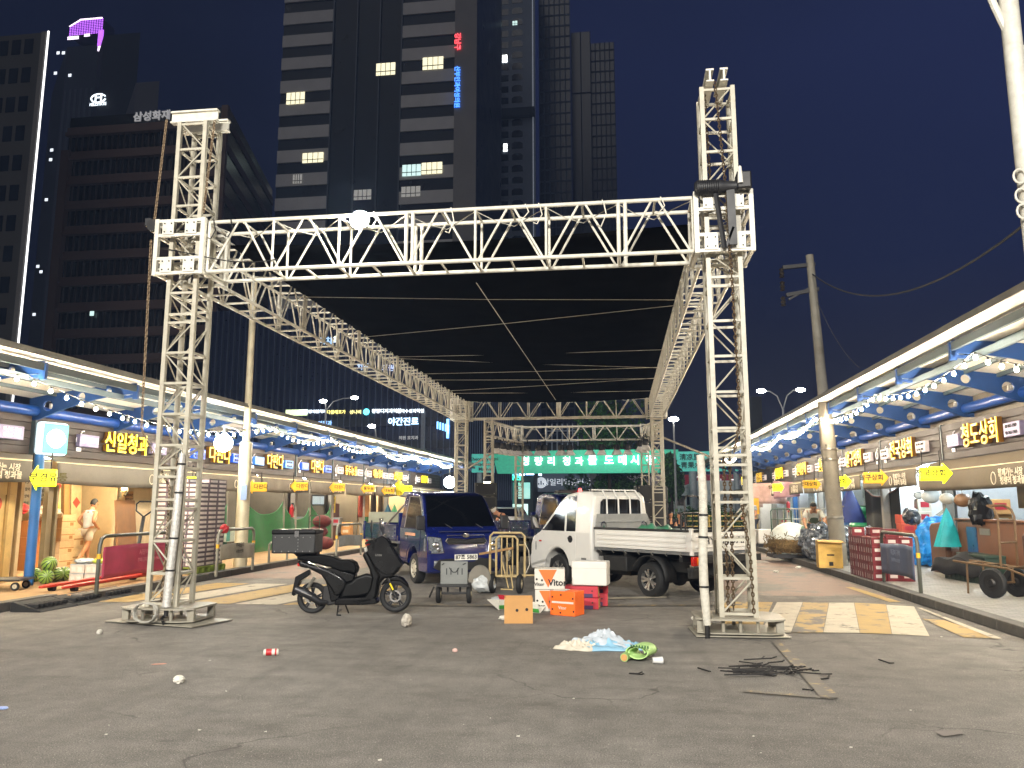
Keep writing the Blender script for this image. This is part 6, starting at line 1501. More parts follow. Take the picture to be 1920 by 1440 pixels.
for x, y, w_, h_, dp, M, lab in ((LF(17.4) + .02, 17.6, 2.5, 2.3, .06, w_beige, 'large plain beige sheet wall beside the watermelon shop'),):
    t = thing('shutter_wall', lab, 'wall', (x, y, .13), PI / 2 - .028); q = MB(); q.box(-w_ / 2 + .5, w_ / 2 - .05, 0, dp, 0, h_)
    for k in range(4): q.box(-w_ / 2 + .5 + .6 * k, -w_ / 2 + .51 + .6 * k, -.006, 0, 0, h_)
    q.build('sheet', M, t)
    q = MB(); q.path([(-.75, -.08, 1.6), (-.75, -.12, 2.0), (-.6, -.12, 2.05), (-.5, -.08, 2.0), (-.5, -.08, 1.75), (-.6, -.08, 1.65)], .03, 8); q.build('meter_pipe', m_steel, t)
    q = MB(); q.box(-.45, -.2, -.02, 0, 1.3, 1.75); nt_ = q.build('paper_notice', m_card, t); q = MB(); [q.text('영업시간', .07, TM(-.33, -.024, 1.66 - .1 * j), .003, .001) for j in range(4)]; q.build('writing', m_ink, nt_, smooth=0)
t = thing('brown_board', 'tall brown board leaning on the beige wall behind the pallet truck', 'board', (-11.1, 17.0, .13)); t.rotation_euler = (R(-7), 0, PI / 2 + .1)
q = MB(); q.box(-.42, .42, -.02, .02, 0, 1.55); q.build('board', mat('board_brown', '#7d5630', .65, var=.2, scale=4), t)
# green nets
m_net = mat('green_mesh', '#1f6a35', .7, var=.2, scale=6, alpha=.86)
for y0, y1, hs, lab in ((19.5, 21.6, 1.45, 'green net hung across the shop behind the carton stack'), (22.6, 25.2, 1.55, 'green net with a deep sag across the shop just right of the lamp pole'), (25.3, 27.3, 1.35, 'green net across the narrow shop bay with the extinguisher'), (27.4, 29.3, 1.45, 'green net across the third green shop beside the dark doorway')):
    t = thing('green_net', lab, 'net', (LF(y0) + .12, y0, .13), PI / 2 - .028, 'green nets across the closed left shops'); L = y1 - y0; q = MB()
    q.grid(lambda u, v: (L * u, .03 * math.sin(11 * u + 3 * v) - .02, v * (hs - .42 * math.sin(PI * u) ** .7)), 30, 10); q.build('net', m_net, t, smooth=0)
    q = MB(); q.path([(L * u, .03 * math.sin(11 * u + 3) - .02, hs - .42 * math.sin(PI * u) ** .7 + .01) for u in np.linspace(0, 1, 24)], .012, 5); q.build('net_edge', mat('net_edge', '#3f8a55', .6), t)
    q = MB()
    for x in (0, L): q.tube((x, 0, 0), (x, 0, 2.0), .02, 8)
    q.build('net_post', m_pill, t)
for px, py, x, w_, h_, M, lab in ((478, 992, -10.6, .9, .38, mat('box_teal_white', '#a8b8b0', .6), 'white and teal box behind the first green net'),):
    p = AX(430, 1000, -11.0); t = panel('foam_crate', lab, 'box', (p.x, p.y, .55), (.9, .3, .38), M, PI / 2)
    q = MB(); q.box(-.45, .1 - .35, -.153, -.151, .02, .36); q.build('print', mat('teal_print', '#2f7a74', .5), t)
t = thing('fire_extinguisher', 'red fire extinguisher hung on the pillar above the green net', 'fire extinguisher', AX(547, 958, -11.0)); q = MB(); q.lathe([(0, -.22), (.07, -.2), (.075, .12), (.03, .18), (.03, .22), (0, .22)], 14); q.build('cylinder', m_red, t)
q = MB(); q.box(-.02, .06, -.015, .015, .22, .27); q.path([(.0, 0, .24), (.08, 0, .2), (.09, 0, 0)], .01, 5); q.build('valve', m_black, t)
t = thing('shop_window', 'pale high window over the third green net', 'window', AX(600, 938, -11.25), PI / 2); q = MB(); q.box(-.8, .8, 0, .04, -.2, .2); q.build('frame', m_dark, t); q = MB(); q.box(-.75, -.02, -.01, 0, -.15, .15); q.box(.02, .75, -.01, 0, -.15, .15); q.build('pane', mat('pane_lit', '#aab8bc', .3, emit=.35, ecol=(.8, .95, 1), sample=False), t)
# potato mesh sacks, hand trolley, coats etc
m_sackr = mat('sack_maroon', '#5a1c18', .75, var=.35, scale=14, bump=.4)
for k, (px, py, z) in enumerate(((612, 1030, .13), (632, 1030, .13), (620, 1028, .48), (626, 1028, .82))):
    p = G(px, py, .13); q = MB(); q.sphere((0, 0, .2), .30, 16, 10, (1, 1, .72)); q.v = [(x * (1 + .08 * math.sin(8 * z)), y * (1 + .08 * math.cos(7 * x)), max(0.0, z)) for x, y, z in q.v]
    o = q.build('onion_sack', m_sackr); o.location = (p.x - .45, p.y, z); tag(o, ('left lower', 'right lower', 'third', 'topmost')[k] + ' maroon mesh sack of onions outside the dark doorway', 'sack', 'onion sacks by the dark doorway')
p = G(612, 1030, .13); t = thing('hand_trolley', 'green upright hand trolley standing by the onion sacks', 'hand trolley', (p.x - .25, p.y - .5, .13), R(70)); q = MB(); q.path([(-.25, 0, .1), (-.25, 0, 1.05), (-.2, 0, 1.1), (.2, 0, 1.1), (.25, 0, 1.05), (.25, 0, .1)], .02, 6); [q.tube((-.25, 0, z), (.25, 0, z), .015, 6) for z in (.3, .6, .9)]; q.build('frame', mat('dark_green_tube', '#2a3d2a', .5), t); tyre(t, -.2, -.05, .11, .05, 'x'); tyre(t, .2, -.05, .11, .05, 'x')
t = thing('yellow_notice', 'yellow notice board hung in the dark left doorway', 'notice', AX(623, 945, -11.3), PI / 2); q = MB(); q.box(-.3, .3, -.02, 0, -.35, .3); q.build('sheet', mat('notice_lemon', '#f0e030', .5), t); q = MB(); q.text('판매', .2, TM(0, -.024, .08), .003, .004); q.text('안내', .2, TM(0, -.024, -.16), .003, .004); q.build('writing', m_ink, t, smooth=0)  # the notice is a plain yellow sheet without glow
t = thing('dark_counter', 'dark counter with shelves in the left doorway', 'counter', AX(637, 985, -11.6), PI / 2); q = MB(); q.box(-.9, .9, 0, .5, -.6, .0); q.box(-.9, .9, .3, .5, .1, .9); q.build('body', mat('counter_maroon', '#3a1a1a', .5), t, bev=.01)
for k, (px, c, lab) in enumerate(((680, '#8a3a2a', 'reddish brown coat hanging in the left shop behind the blue truck'), (690, '#b88a5a', 'tan coat hanging in the left shop behind the blue truck'), (702, '#3a3028', 'dark coat hanging in the left shop behind the blue truck'), (714, '#6a5538', 'olive coat hanging in the left shop behind the blue truck'))):
    p = AX(px, 945, -10.9); q = MB(); q.grid(lambda u, v: ((u - .5) * .5 * (1 - .3 * v), .05 * math.sin(9 * u + k) + .03, -.55 + 1.1 * v), 12, 8); o = q.build('coat', mat('coat%d' % k, c, .8, bump=.2)); o.location = p; o.rotation_euler = (0, 0, PI / 2); d = o.modifiers.new('s', 'SOLIDIFY'); d.thickness = .06; tag(o, lab, 'coat')
for px, c, lab in ((727, '#17506a', 'blue parasol folded in the shop behind the blue truck bed'), (739, '#4a9a6a', 'green folded parasol beside the blue one behind the truck bed')):
    p = AX(px, 975, -10.6); q = MB(); q.lathe([(0, .75), (.05, .65), (.36, -.1), (.3, -.1), (0, .6)], 10); o = q.build('parasol', mat('parasol' + c, c, .6, bump=.2)); o.location = p; tag(o, lab, 'parasol')
crumple('yellow_cloth', 'yellow cloth bundle dangling under the amber arrow sign', 'cloth', AX(748, 930, -10.2), (.3, .2, .35), mat('cloth_yellow', '#d8c820', .6), 52)

# ------------------------------------------------------------------ shop goods, right
RX = 7.2
t = thing('shop_counter', 'brown wooden counter with a blue poster in the nearest right shop', 'counter', (RX - .25, 16.2, .13), -PI / 2)
q = MB(); q.box(-1.6, 1.5, 0, .5, 0, 1.12); q.box(-1.65, 1.55, -.04, .55, 1.12, 1.16); q.build('body', mat('counter_brown', '#6a4228', .5, var=.12), t, bev=.01)
q = MB(); q.box(-1.15, -.7, -.012, 0, .45, 1.0); po = q.build('poster', mat('poster_blue', '#1d4a78', .3, var=.4, scale=5), t); q = MB(); q.box(-.55, -.12, -.012, 0, .86, .98); q.build('label_plate', m_steel, t)
t = thing('wall_cupboard', 'beige glass fronted cupboard on the wall above the brown counter', 'cupboard', (RX + .3, 15.6, 1.5), -PI / 2); q = MB(); q.box(-.75, .9, 0, .4, 0, .85); q.build('case', mat('cupboard_tan', '#8f7d58', .5, var=.3, scale=5), t, bev=.01); q = MB(); q.box(-.01, .02, -.008, 0, 0, .85); q.build('door_seam', m_ink, t)
crumple('bundle_of_bags', 'black plastic bags hung on the pillar by the brown counter', 'bag', AX(1840, 968, RX - .25) - Vector((0, 0, .2)), (.16, .25, .34), mat('bag_black', '#0e0e10', .35, coat=.3), 55)
m_bsheet = mat('tarp_blue', '#1a86d8', .35, var=.3, scale=6, bump=.7, bscale=9, coat=.3)
for k, (px, py, s_) in enumerate(((1730, 1062, (.34, .45, .62)), (1757, 1064, (.3, .5, .95)), (1785, 1060, (.34, .5, .98)))):
    p = G(px, py, .13); crumple('tarpaulin_bundle', ('lower bright blue plastic wrapped bundle by the red crates', 'tall bright blue plastic wrapped bundle in the middle', 'tall bright blue plastic wrapped bundle nearest the brown chair')[k], 'bundle', (p.x + .1, p.y + .2, .13), (s_[0], s_[1], s_[2] * .62), m_bsheet, 60 + k, n=3)
t = thing('armchair', 'brown armchair back beside the blue bundles', 'chair', (6.85, 18.35, .13), -PI / 2); q = MB(); q.prism([(-.4, 0), (.45, 0), (.42, 1.02), (.3, 1.08), (-.28, 1.04), (-.4, .95)], -.12, 0, 'y'); q.build('backrest', mat('chair_brown', '#5a3a24', .55), t, bev=.03); q = MB(); q.box(-.38, .42, 0, .45, .3, .48); q.build('seat', mat('chair_brown', '#5a3a24', .55), t, bev=.03)
t = thing('produce_crate', 'dark green plastic crate on the right pavement under a black cloth', 'crate', G(1835, 1092, .13) + Vector((.1, .1, 0)), -PI / 2 + .15); q = MB(); q.box(-.75, .75, -.28, .28, 0, .34)
for k in range(10): q.box(-.7 + .15 * k, -.66 + .15 * k, -.29, -.28, .02, .32)
q.box(-.76, .76, -.29, .29, .30, .35); q.build('crate_body', mat('crate_green', '#1e3328', .5), t, bev=.008)
t2 = Vector(t.location); q = MB(); q.grid(lambda u, v: ((u - .5) * 1.5, (v - .5) * .75, .36 + .16 * math.sin(PI * u) * math.sin(PI * v) + .03 * math.sin(14 * u + 5 * v) - .24 * max(0, abs(v - .5) * 2 - .78) / .22), 30, 16); o = q.build('black_cloth', mat('cloth_black', '#101014', .8, bump=.2)); o.location = t2 + Vector((-.05, .25, 0)); o.rotation_euler = (0, 0, -PI / 2 + .2); d = o.modifiers.new('s', 'SOLIDIFY'); d.thickness = .01; tag(o, 'black cloth thrown over the dark green crate', 'cloth')
t = thing('produce_crate', 'low dark green crate behind the black cloth', 'crate', (6.85, 16.4, .13), -PI / 2); q = MB(); q.box(-.6, .6, -.25, .25, 0, .5); q.box(-.62, .62, -.27, .27, .46, .51); q.build('crate_body', mat('crate_green', '#1e3328', .5), t, bev=.008)
p = G(1880, 1121, .13); t = thing('hand_cart', 'rusty tubular hand cart with rubber wheels at the right edge', 'hand cart', p, R(-62)); m_rust = mat('rusty_tube', '#6a5238', .6, .3, dirt=.4)
tyre(t, 0, -.18, .23, .09, 'y', m_dark); tyre(t, .0, .34, .23, .09, 'y', m_dark)
q = MB()
for y in (-.1, .26): q.path([(-.75, y, .52), (.2, y, .46), (.75, y, .30)], .018, 8); q.path([(.1, y, .46), (.12, y, 1.25), (.08, y, 1.36), (-.05, y, 1.42)], .018, 8)
for x in (-.6, -.2, .2, .6): q.tube((x, -.1, .5 - .1 * max(0, x)), (x, .26, .5 - .1 * max(0, x)), .015, 6)
q.tube((.12, -.1, 1.2), (.12, .26, 1.2), .016, 6); q.tube((.12, -.1, .85), (.12, .26, .85), .016, 6); q.tube((-.02, -.1, 1.42), (-.02, .26, 1.42), .02, 8); q.path([(-.5, -.1, .5), (-.52, -.1, .02)], .016, 6); q.path([(-.5, .26, .5), (-.52, .26, .02)], .016, 6); q.tube((0, -.2, .23), (0, .36, .23), .018, 8); q.bar((0, -.1, .23), (0, -.1, .47), .03); q.bar((0, .26, .23), (0, .26, .47), .03); q.build('frame', m_rust, t)
t = thing('hand_cart', 'dark brown cart handle cut by the right edge of the picture', 'hand cart', (6.3, 13.3, .13), R(-70)); q = MB(); q.path([(0, -.2, 0), (0, -.2, .95), (0, -.12, 1.05), (0, .2, 1.05), (0, .28, .95), (0, .28, 0)], .03, 8); q.box(-.02, .02, -.2, .28, .3, .8); q.build('frame', mat('cart_brown', '#3a2620', .5), t)
# curtain, clear sheets, hanging things
m_plas = mat('clear_sheet', '#cfdde2', .25, var=.2, scale=8, bump=.4, bscale=14, coat=.3)
t = thing('dark_curtain', 'dark grey curtain sagging across the right shop behind the red crates', 'curtain', (RX + .1, 25.2, .13), -PI / 2); q = MB(); q.grid(lambda u, v: (2.9 * u, .04 * math.sin(14 * u), v * (1.95 - .28 * math.sin(PI * min(1, u * 1.0)) ** .6)), 30, 8); q.build('cloth', mat('curtain_grey', '#2f2f2d', .8, bump=.15), t); q = MB(); q.path([(2.9 * u, .04 * math.sin(14 * u) - .01, 1.95 - .28 * math.sin(PI * u) ** .6) for u in np.linspace(0, 1, 20)], .02, 5); q.build('hem', mat('hem_tan', '#8f6a58', .6), t)
for k, (y, w_, lab) in enumerate(((26.6, 2.6, 'clear plastic sheet hung behind the dark curtain'), (31.9, 1.2, 'striped clear plastic sheet hung in the shop left of the concrete pole'), (33.9, 1.2, 'second striped clear plastic sheet left of the concrete pole'), (36.8, 1.6, 'wide clear plastic sheet over the green boxes in the right row'), (38.8, 1.4, 'narrow clear plastic sheet at the right row near the pink cloths'))):
    t = thing('plastic_curtain', lab, 'plastic sheet', (RX + .45, y, .13 + (1.2 if k == 0 else .5)), -PI / 2); q = MB(); hh = 1.15 if k == 0 else 1.7; q.grid(lambda u, v: (w_ * u, .06 * math.sin(16 * u + k) + .02 * math.sin(30 * u + 9 * v), v * hh - (.3 * math.sin(PI * u) * (1 - v) if k == 0 else 0)), 40, 8); o = q.build('sheet', m_plas, t); d = o.modifiers.new('s', 'SOLIDIFY'); d.thickness = .004
    if k: 
        q = MB()
        for j in range(7): q.bar((.1 + j * w_ / 8, -.09, .2 + .05 * j), (.1 + (j + 1.2) * w_ / 8, -.09, 1.55), .018, .004)
        q.build('stripe', mat('sheet_stripe', '#7d9098', .4), t)
for k, (px, py, c, w_, h_, lab) in enumerate(((1441, 925, '#b89890', 1.5, .9, 'wide pink cloth hung under the awning of the right row'), (1475, 918, '#b58c94', 1.0, .7, 'pink cloth draped to the right of the bright arrow sign'), (1412, 930, '#bda69f', .9, 1.1, 'pale pink cloth at the far end of the right awnings'))):
    p = AX(px, py, 6.5); q = MB(); q.grid(lambda u, v: ((u - .5) * w_, .05 * math.sin(10 * u), (v - .5) * h_ * (1 - .25 * u * (k == 1))), 24, 6); o = q.build('hanging_cloth', mat('cloth_pink%d' % k, c, .8)); o.location = p; o.rotation_euler = (0, 0, -.35); d = o.modifiers.new('s', 'SOLIDIFY'); d.thickness = .008; tag(o, lab, 'cloth')
def cone(px, py, x, h, r, c, lab):
    p = AX(px, py, x); q = MB(); rg = []
    for v, s_ in ((0, .02), (.15, .22), (.55, .6), (1, 1)): rg.append([(r * s_ * math.cos(a) * (1 + .15 * math.sin(5 * a)), r * s_ * .5 * math.sin(a), -h * v) for a in np.linspace(0, 2 * PI, 25)[:-1]])
    q.loft(rg); o = q.build('hanging_bag', mat('hang' + c, c, .5, bump=.3, var=.2)); o.location = p; tag(o, lab, 'cloth')
cone(1592, 912, 6.7, 1.05, .42, '#14286a', 'navy blue cloth hung in a point beside the concrete pole'); cone(1774, 952, 6.75, .80, .27, '#18a0a8', 'turquoise cloth hung in a point in the bright right shop')
m_gb = mat('bag_green', '#1f9a5a', .4, var=.25, coat=.3)
for k in range(9):
    p = AX(1585 + 12 * (k % 2) + 3 * (k % 3), 1030, RX + .2); q = MB(); q.sphere((0, 0, 0), .28, 14, 8, (1, 1, .5)); o = q.build('onion_bag', m_gb); o.location = (RX + .15 + .05 * (k % 2), 25.9 + .5 * (k % 2), .5 + .22 * (k // 2)); o.rotation_euler = (0, 0, k); tag(o, '%s bright green bag from the bottom in the %s pile beside the concrete pole' % (nm[k // 2], 'far' if k % 2 else 'near'), 'bag', 'bright green bags in the right row')
for k, (px, py, s_, c, lab) in enumerate(((1745, 930, .2, '#b0b4b4', 'round wire ladle hanging highest in the bright right shop'), (1775, 935, .15, '#c8c4b8', 'pale pan hanging in the middle of the bright right shop'), (1805, 938, .17, '#7a5a40', 'brown gourd hanging by the pillar in the bright right shop'), (1722, 928, .12, '#a8b0b4', 'small basket hanging at the left in the bright right shop'))):
    p = AX(px, py, 6.75); q = MB(); q.sphere((0, 0, 0), s_, 14, 8, (1, .6, .8)); q.tube((0, 0, s_ * .7), (0, 0, s_ + .3), .008, 5); o = q.build('hanging_utensil', mat('utensil%d' % k, c, .4)); o.location = p; tag(o, lab, 'utensil')
crumple('bundle_of_bags', 'black and white bag bundle hung on the blue post of the bright right shop', 'bag', AX(1710, 985, RX - .1), (.2, .22, .22), mat('bag_mixed', '#2a2c30', .35, var=.8, scale=12, coat=.3), 70)
t = thing('display_table', 'low wooden display table in the bright right shop', 'table', (RX + .4, 20.6, .13), -PI / 2); q = MB(); q.box(-1.0, 1.2, 0, .8, .95, 1.0); q.box(-1.0, 1.2, 0, .04, .0, .95); q.build('table_top', mat('table_tan', '#c8a878', .6), t); q = MB(); [q.bar((-.9 + .16 * k, .1, 1.02), (-.6 + .16 * k, .7, 1.55), .06, .03) for k in range(11)]; q.build('goods', mat('leek_white', '#b9b6a2', .5, var=.5, scale=9), t)
t = thing('ceiling_fixture', 'bright bare lamp burning inside the bright right shop', 'lamp', AX(1725, 922, RX + .8)); q = MB(); q.sphere((0, 0, 0), .09, 12, 8); q.build('bulb', mat('bare_lamp', '#fff', .4, emit=60, ecol=(.9, .97, 1)), t)
for k, (px, py, lab, c) in enumerate(((1420, 950, 'red fire extinguisher in the far right shops beside the man in grey', m_red), (1478, 950, 'red extinguisher between the striped plastic sheets', m_red))):
    q = MB(); q.lathe([(0, -.25), (.08, -.23), (.08, .15), (.03, .22), (0, .25)], 12); o = q.build('fire_extinguisher', c); o.location = AX(px, py, RX); tag(o, lab, 'fire extinguisher')
# bagged heaps, hay bundle, card box, pallets on the right pavement
m_wrapg = mat('wrap_grey', '#5d6268', .25, var=.9, scale=9, bump=.8, bscale=11, coat=.5)
for k, (x, y, w_, h_) in enumerate(((5.15, 21.7, .45, .46), (5.75, 22.0, .5, .44), (5.3, 22.6, .5, .48), (6.3, 21.6, .5, .44))):
    crumple('wrapped_heap', ('plastic wrapped sack at the kerb side of the wrapped heap', 'plastic wrapped sack in the middle of the wrapped heap', 'plastic wrapped sack at the back of the wrapped heap', 'plastic wrapped sack behind the concrete pole')[k], 'sack', (x, y, .13), (w_, .45, h_), m_wrapg, 80 + k, n=3, group='plastic wrapped sacks by the concrete pole')
t = thing('cardboard_box', 'upright tan cardboard box with open flaps in front of the concrete pole', 'box', G(1556, 1064, .13), R(-5)); q = MB(); q.box(-.26, .26, -.2, .2, 0, .62); q.add([(-.26, -.2, .62), (.26, -.2, .62), (.3, -.38, .58), (-.3, -.36, .60)], [(0, 1, 2, 3)]); q.build('box_body', mat('carton_gold', '#c8a050', .7), t); q = MB(); q.box(-.08, .08, -.204, -.2, .28, .31); q.box(-.04, .05, -.204, -.2, .05, .14); q.build('hand_hole', m_ink, t)
m_hay = mat('hay', '#6a5430', .9, var=.5, scale=25, bump=.6)
p = G(1470, 1046, .13); t = thing('straw_bundle', 'round bundle of dry straw with a white and green cover on the right pavement', 'straw bundle', p + Vector((.3, .4, 0))); q = MB(); rr = random.Random(5)
for k in range(420):
    a = rr.uniform(0, 2 * PI); r_ = .62 + rr.uniform(-.1, .12); z = rr.uniform(.12, .62); b_ = a + rr.uniform(-.25, .25); q.bar((r_ * math.cos(a), r_ * math.sin(a), z), (r_ * math.cos(b_) * 1.05, r_ * math.sin(b_) * 1.05, z + rr.uniform(-.14, .14)), .014)
q.sphere((0, 0, .36), .66, 18, 10, (1, 1, .5)); o = q.build('straw', m_hay, t, smooth=0)
q = MB(); q.sphere((0, 0, .45), .6, 20, 10, (1, 1, .85)); q.v = [v for v in q.v]; q.build('cover', mat('cover_white', '#c8ccc4', .5, var=.2), t)
q = MB(); q.sphere((.22, -.1, .48), .5, 16, 8, (.8, 1, .8)); q.build('green_cloth', mat('cover_green', '#3f6a50', .6), t)
q = MB(); q.box(-.6, .6, -.5, .5, 0, .1); q.build('pallet', m_dark, t)
for k, (x, y, c, lab) in enumerate(((4.95, 25.8, '#2e4a38', 'dark green tubular roll cage beside the straw bundle'), (5.5, 26.4, '#b8b4a8', 'silver tubular roll cage behind the straw bundle'), (6.1, 26.2, '#8a8478', 'grey tubular roll cage loaded with brown cartons'))):
    t = thing('roll_cage', lab, 'roll cage', (x, y, .13), R(10 * k - 10)); q = MB()
    for yy in (-.3, .3): q.path([(-.3, yy, .1), (-.3, yy, 1.25), (-.24, yy, 1.32), (.24, yy, 1.32), (.3, yy, 1.25), (.3, yy, .1)], .02, 6); [q.tube((-.3, yy, z), (.3, yy, z), .012, 6) for z in (.4, .7, 1.0)]; [q.tube((xx, yy, .1), (xx, yy, 1.32), .01, 5) for xx in (-.1, .1)]
    q.box(-.32, .32, -.32, .32, .1, .14); q.build('frame', mat('cage' + c, c, .5), t)
    for xx in (-.25, .25): tyre(t, xx, -.25, .05, .03); tyre(t, xx, .25, .05, .03)
stackbox(6.3, 26.9, 3, (.5, .45, .36), mat('carton_orange', '#b0743a', .75, var=.1), ['%s brown carton beside the roll cages on the right' % n for n in nm], 0)
t = thing('box_pallet', 'low white loaded pallet at the far right pavement in front of the man in grey', 'pallet', (5.1, 29.0, .13)); q = MB(); q.box(-.4, .4, -.4, .4, .12, .6); q.build('load', m_cardw, t, bev=.03); q = MB(); q.box(-.42, .42, -.42, .42, 0, .1); q.build('pallet', m_dark, t)
t = thing('traffic_sign', 'yellow sign board on a white post at the far right pavement', 'sign', (4.9, 31.5, .13)); q = MB(); q.tube((0, 0, 0), (0, 0, 1.9), .03, 8); q.build('post', m_cardw, t); q = MB(); q.box(-.05, .35, -.03, -.01, 1.1, 1.7); q.build('board', m_yel, t)
# ------------------------------------------------------------------ people
def skinned(J, E, Rd, sub=2):
    names = list(J); idx = {n: i for i, n in enumerate(names)}
    me = bpy.data.meshes.new('t'); me.from_pydata([J[n] for n in names], [(idx[a], idx[b]) for a, b in E], [])
    o = bpy.data.objects.new('t', me); COL.objects.link(o); md = o.modifiers.new('k', 'SKIN'); md.use_smooth_shade = True
    ly = me.skin_vertices[0].data if me.skin_vertices else None
    if ly is None:
        b = bmesh.new(); b.from_mesh(me); b.verts.layers.skin.verify(); b.to_mesh(me); b.free(); ly = me.skin_vertices[0].data
    for n in names:
        r = Rd[n]; ly[idx[n]].radius = r if isinstance(r, tuple) else (r, r); ly[idx[n]].use_root = (n == names[0])
    s = o.modifiers.new('s', 'SUBSURF'); s.levels = sub; s.render_levels = sub
    bpy.context.view_layer.update(); m2 = bpy.data.meshes.new_from_object(o.evaluated_get(bpy.context.evaluated_depsgraph_get()))
    vs = [tuple(v.co) for v in m2.vertices]; fs = [tuple(p.vertices) for p in m2.polygons]
    bpy.data.objects.remove(o); bpy.data.meshes.remove(me); bpy.data.meshes.remove(m2); return vs, fs
m_skin = mat('skin', '#b98462', .55, var=.08); m_hair = mat('hair_black', '#0f0d0c', .6, bump=.3, bscale=150)
def person(label, loc, rz, J, shirt, bottoms, sleeve=.5, shoes='#2a2622', hairlong=False, long_leg=True, sc=1.0, cap=None, vest=None):
    t = thing('person', label, 'person', loc, rz)
    V = {k: Vector(v) * sc for k, v in J.items()}
    Rd = dict(pelvis=(.135, .105), spine=(.125, .10), chest=(.145, .105), neck=.05, skull=.055, shL=.062, elL=.045, wrL=.03, paL=.033, shR=.062, elR=.045, wrR=.03, paR=.033, hipL=.088, knL=.06, caL=.055, anL=.038, toL=.035, hipR=.088, knR=.06, caR=.055, anR=.038, toR=.035)
    for s_ in 'LR':
        V['ca' + s_] = V['kn' + s_].lerp(V['an' + s_], .35) + Vector((0, .012, 0)); V['pa' + s_] = V['wr' + s_] + (V['wr' + s_] - V['el' + s_]).normalized() * .07 * sc
    V['skull'] = V['neck'].lerp(V['head'], .55)
    E = [('pelvis', 'spine'), ('spine', 'chest'), ('chest', 'neck'), ('neck', 'skull')]
    for s_ in 'LR': E += [('chest', 'sh' + s_), ('sh' + s_, 'el' + s_), ('el' + s_, 'wr' + s_), ('wr' + s_, 'pa' + s_), ('pelvis', 'hip' + s_), ('hip' + s_, 'kn' + s_), ('kn' + s_, 'ca' + s_), ('ca' + s_, 'an' + s_), ('an' + s_, 'to' + s_)]
    order = ['pelvis', 'spine', 'chest', 'neck', 'skull'] + [a + s_ for s_ in 'LR' for a in ('sh', 'el', 'wr', 'pa', 'hip', 'kn', 'ca', 'an', 'to')]
    R_ = {k: (tuple(x * sc for x in v) if isinstance(v, tuple) else v * sc) for k, v in Rd.items()}
    vs, fs = skinned({k: V[k] for k in order}, E, R_)
    q = MB(); q.add(vs, fs)
    # head with face, looking along hd
    H = V['head']; up = (H - V['neck']).normalized(); fw = Vector(J.get('look', (0, -1, 0))).normalized(); fw = (fw - up * fw.dot(up)).normalized(); rt = fw.cross(up)
    HM = Matrix((rt, -fw, up)).transposed().to_4x4(); HM.translation = H
    q.T = HM; s = sc
    q.sphere((0, .005 * s, .01 * s), .1 * s, 18, 14, (.78, .95, 1.12)); q.sphere((0, -.05 * s, -.055 * s), .058 * s, 12, 8, (.95, .8, .9)); q.lathe([(0, .014 * s), (.012 * s, 0), (.017 * s, -.022 * s), (0, -.03 * s)], 8, (0, -.098 * s, -.01 * s))
    for sg in (-1, 1): q.sphere((sg * .079 * s, .01 * s, -.005 * s), .026 * s, 8, 6, (.4, .8, 1.2))
    q.k = 1
    for sg in (-1, 1): q.sphere((sg * .031 * s, -.086 * s, .014 * s), .010 * s, 8, 6, (1.4, .5, .7)); q.bar((sg * .016 * s, -.094 * s, .036 * s), (sg * .046 * s, -.088 * s, .036 * s), .006 * s)
    q.k = 2; q.bar((-.022 * s, -.101 * s, -.058 * s), (.022 * s, -.101 * s, -.058 * s), .009 * s)
    q.T = Matrix(); q.k = 0
    for s_, sg in (('L', 1), ('R', -1)):
        w = V['wr' + s_]; d = (V['pa' + s_] - w).normalized(); sd = d.cross(Vector((0, 1, .2))).normalized(); b = V['pa' + s_]; cu = sd.cross(d) * .35
        for k, (off, L) in enumerate(((-.024, .06), (-.008, .072), (.008, .068), (.023, .052))):
            a = b + sd * off * sc; m1 = a + (d * .75 - cu * .5).normalized() * L * .55 * sc; m2_ = m1 + (d * .6 - cu * 1.6).normalized() * L * .5 * sc; q.path([a, m1, m2_], [.0095 * sc, .0088 * sc, .0075 * sc], 6)
        a = b.lerp(w, .5) - sd * .028 * sc; q.path([a, a + (d * .6 - sd * .8).normalized() * .035 * sc, a + (d * 1.0 - sd * .7).normalized() * .058 * sc], [.012 * sc, .0105 * sc, .008 * sc], 6)
    q.build('body', [m_skin, m_hair, mat('lips', '#8a4a40', .5)], t, smooth=60)
    def cl(name, names, edges, grow, M):
        rr = {}
        for n_ in names:
            v = R_.get(n_.rstrip('_'), .06); g_ = grow.get(n_, grow['*']) * sc
            rr[n_] = (v[0] + g_, v[1] + g_) if isinstance(v, tuple) else v + g_
        a, b = skinned({n_: V[n_] for n_ in names}, edges, rr); c = MB(); c.add(a, b); return c.build(name, M, t, smooth=60)
    sl = []
    for s_ in 'LR':
        V['sl' + s_] = V['sh' + s_].lerp(V['el' + s_], sleeve); R_['sl' + s_] = .055 * sc
    V['hem'] = V['pelvis'] + (V['pelvis'] - V['spine']).normalized() * .04; R_['hem'] = (.142 * sc, .112 * sc)
    V['coll'] = V['chest'].lerp(V['neck'], .62); R_['coll'] = .075 * sc
    nm_ = ['hem', 'spine', 'chest', 'coll', 'shL', 'shR'] + (['slL', 'slR'] if sleeve > .05 else []); ed = [('hem', 'spine'), ('spine', 'chest'), ('chest', 'coll'), ('chest', 'shL'), ('chest', 'shR')] + ([('shL', 'slL'), ('shR', 'slR')] if sleeve > .05 else [])
    cl('shirt', nm_, ed, {'*': .02, 'hem': .03, 'coll': .0, 'shL': .014, 'shR': .014}, mat('cloth' + shirt, shirt, .8, bump=.25, bscale=25))
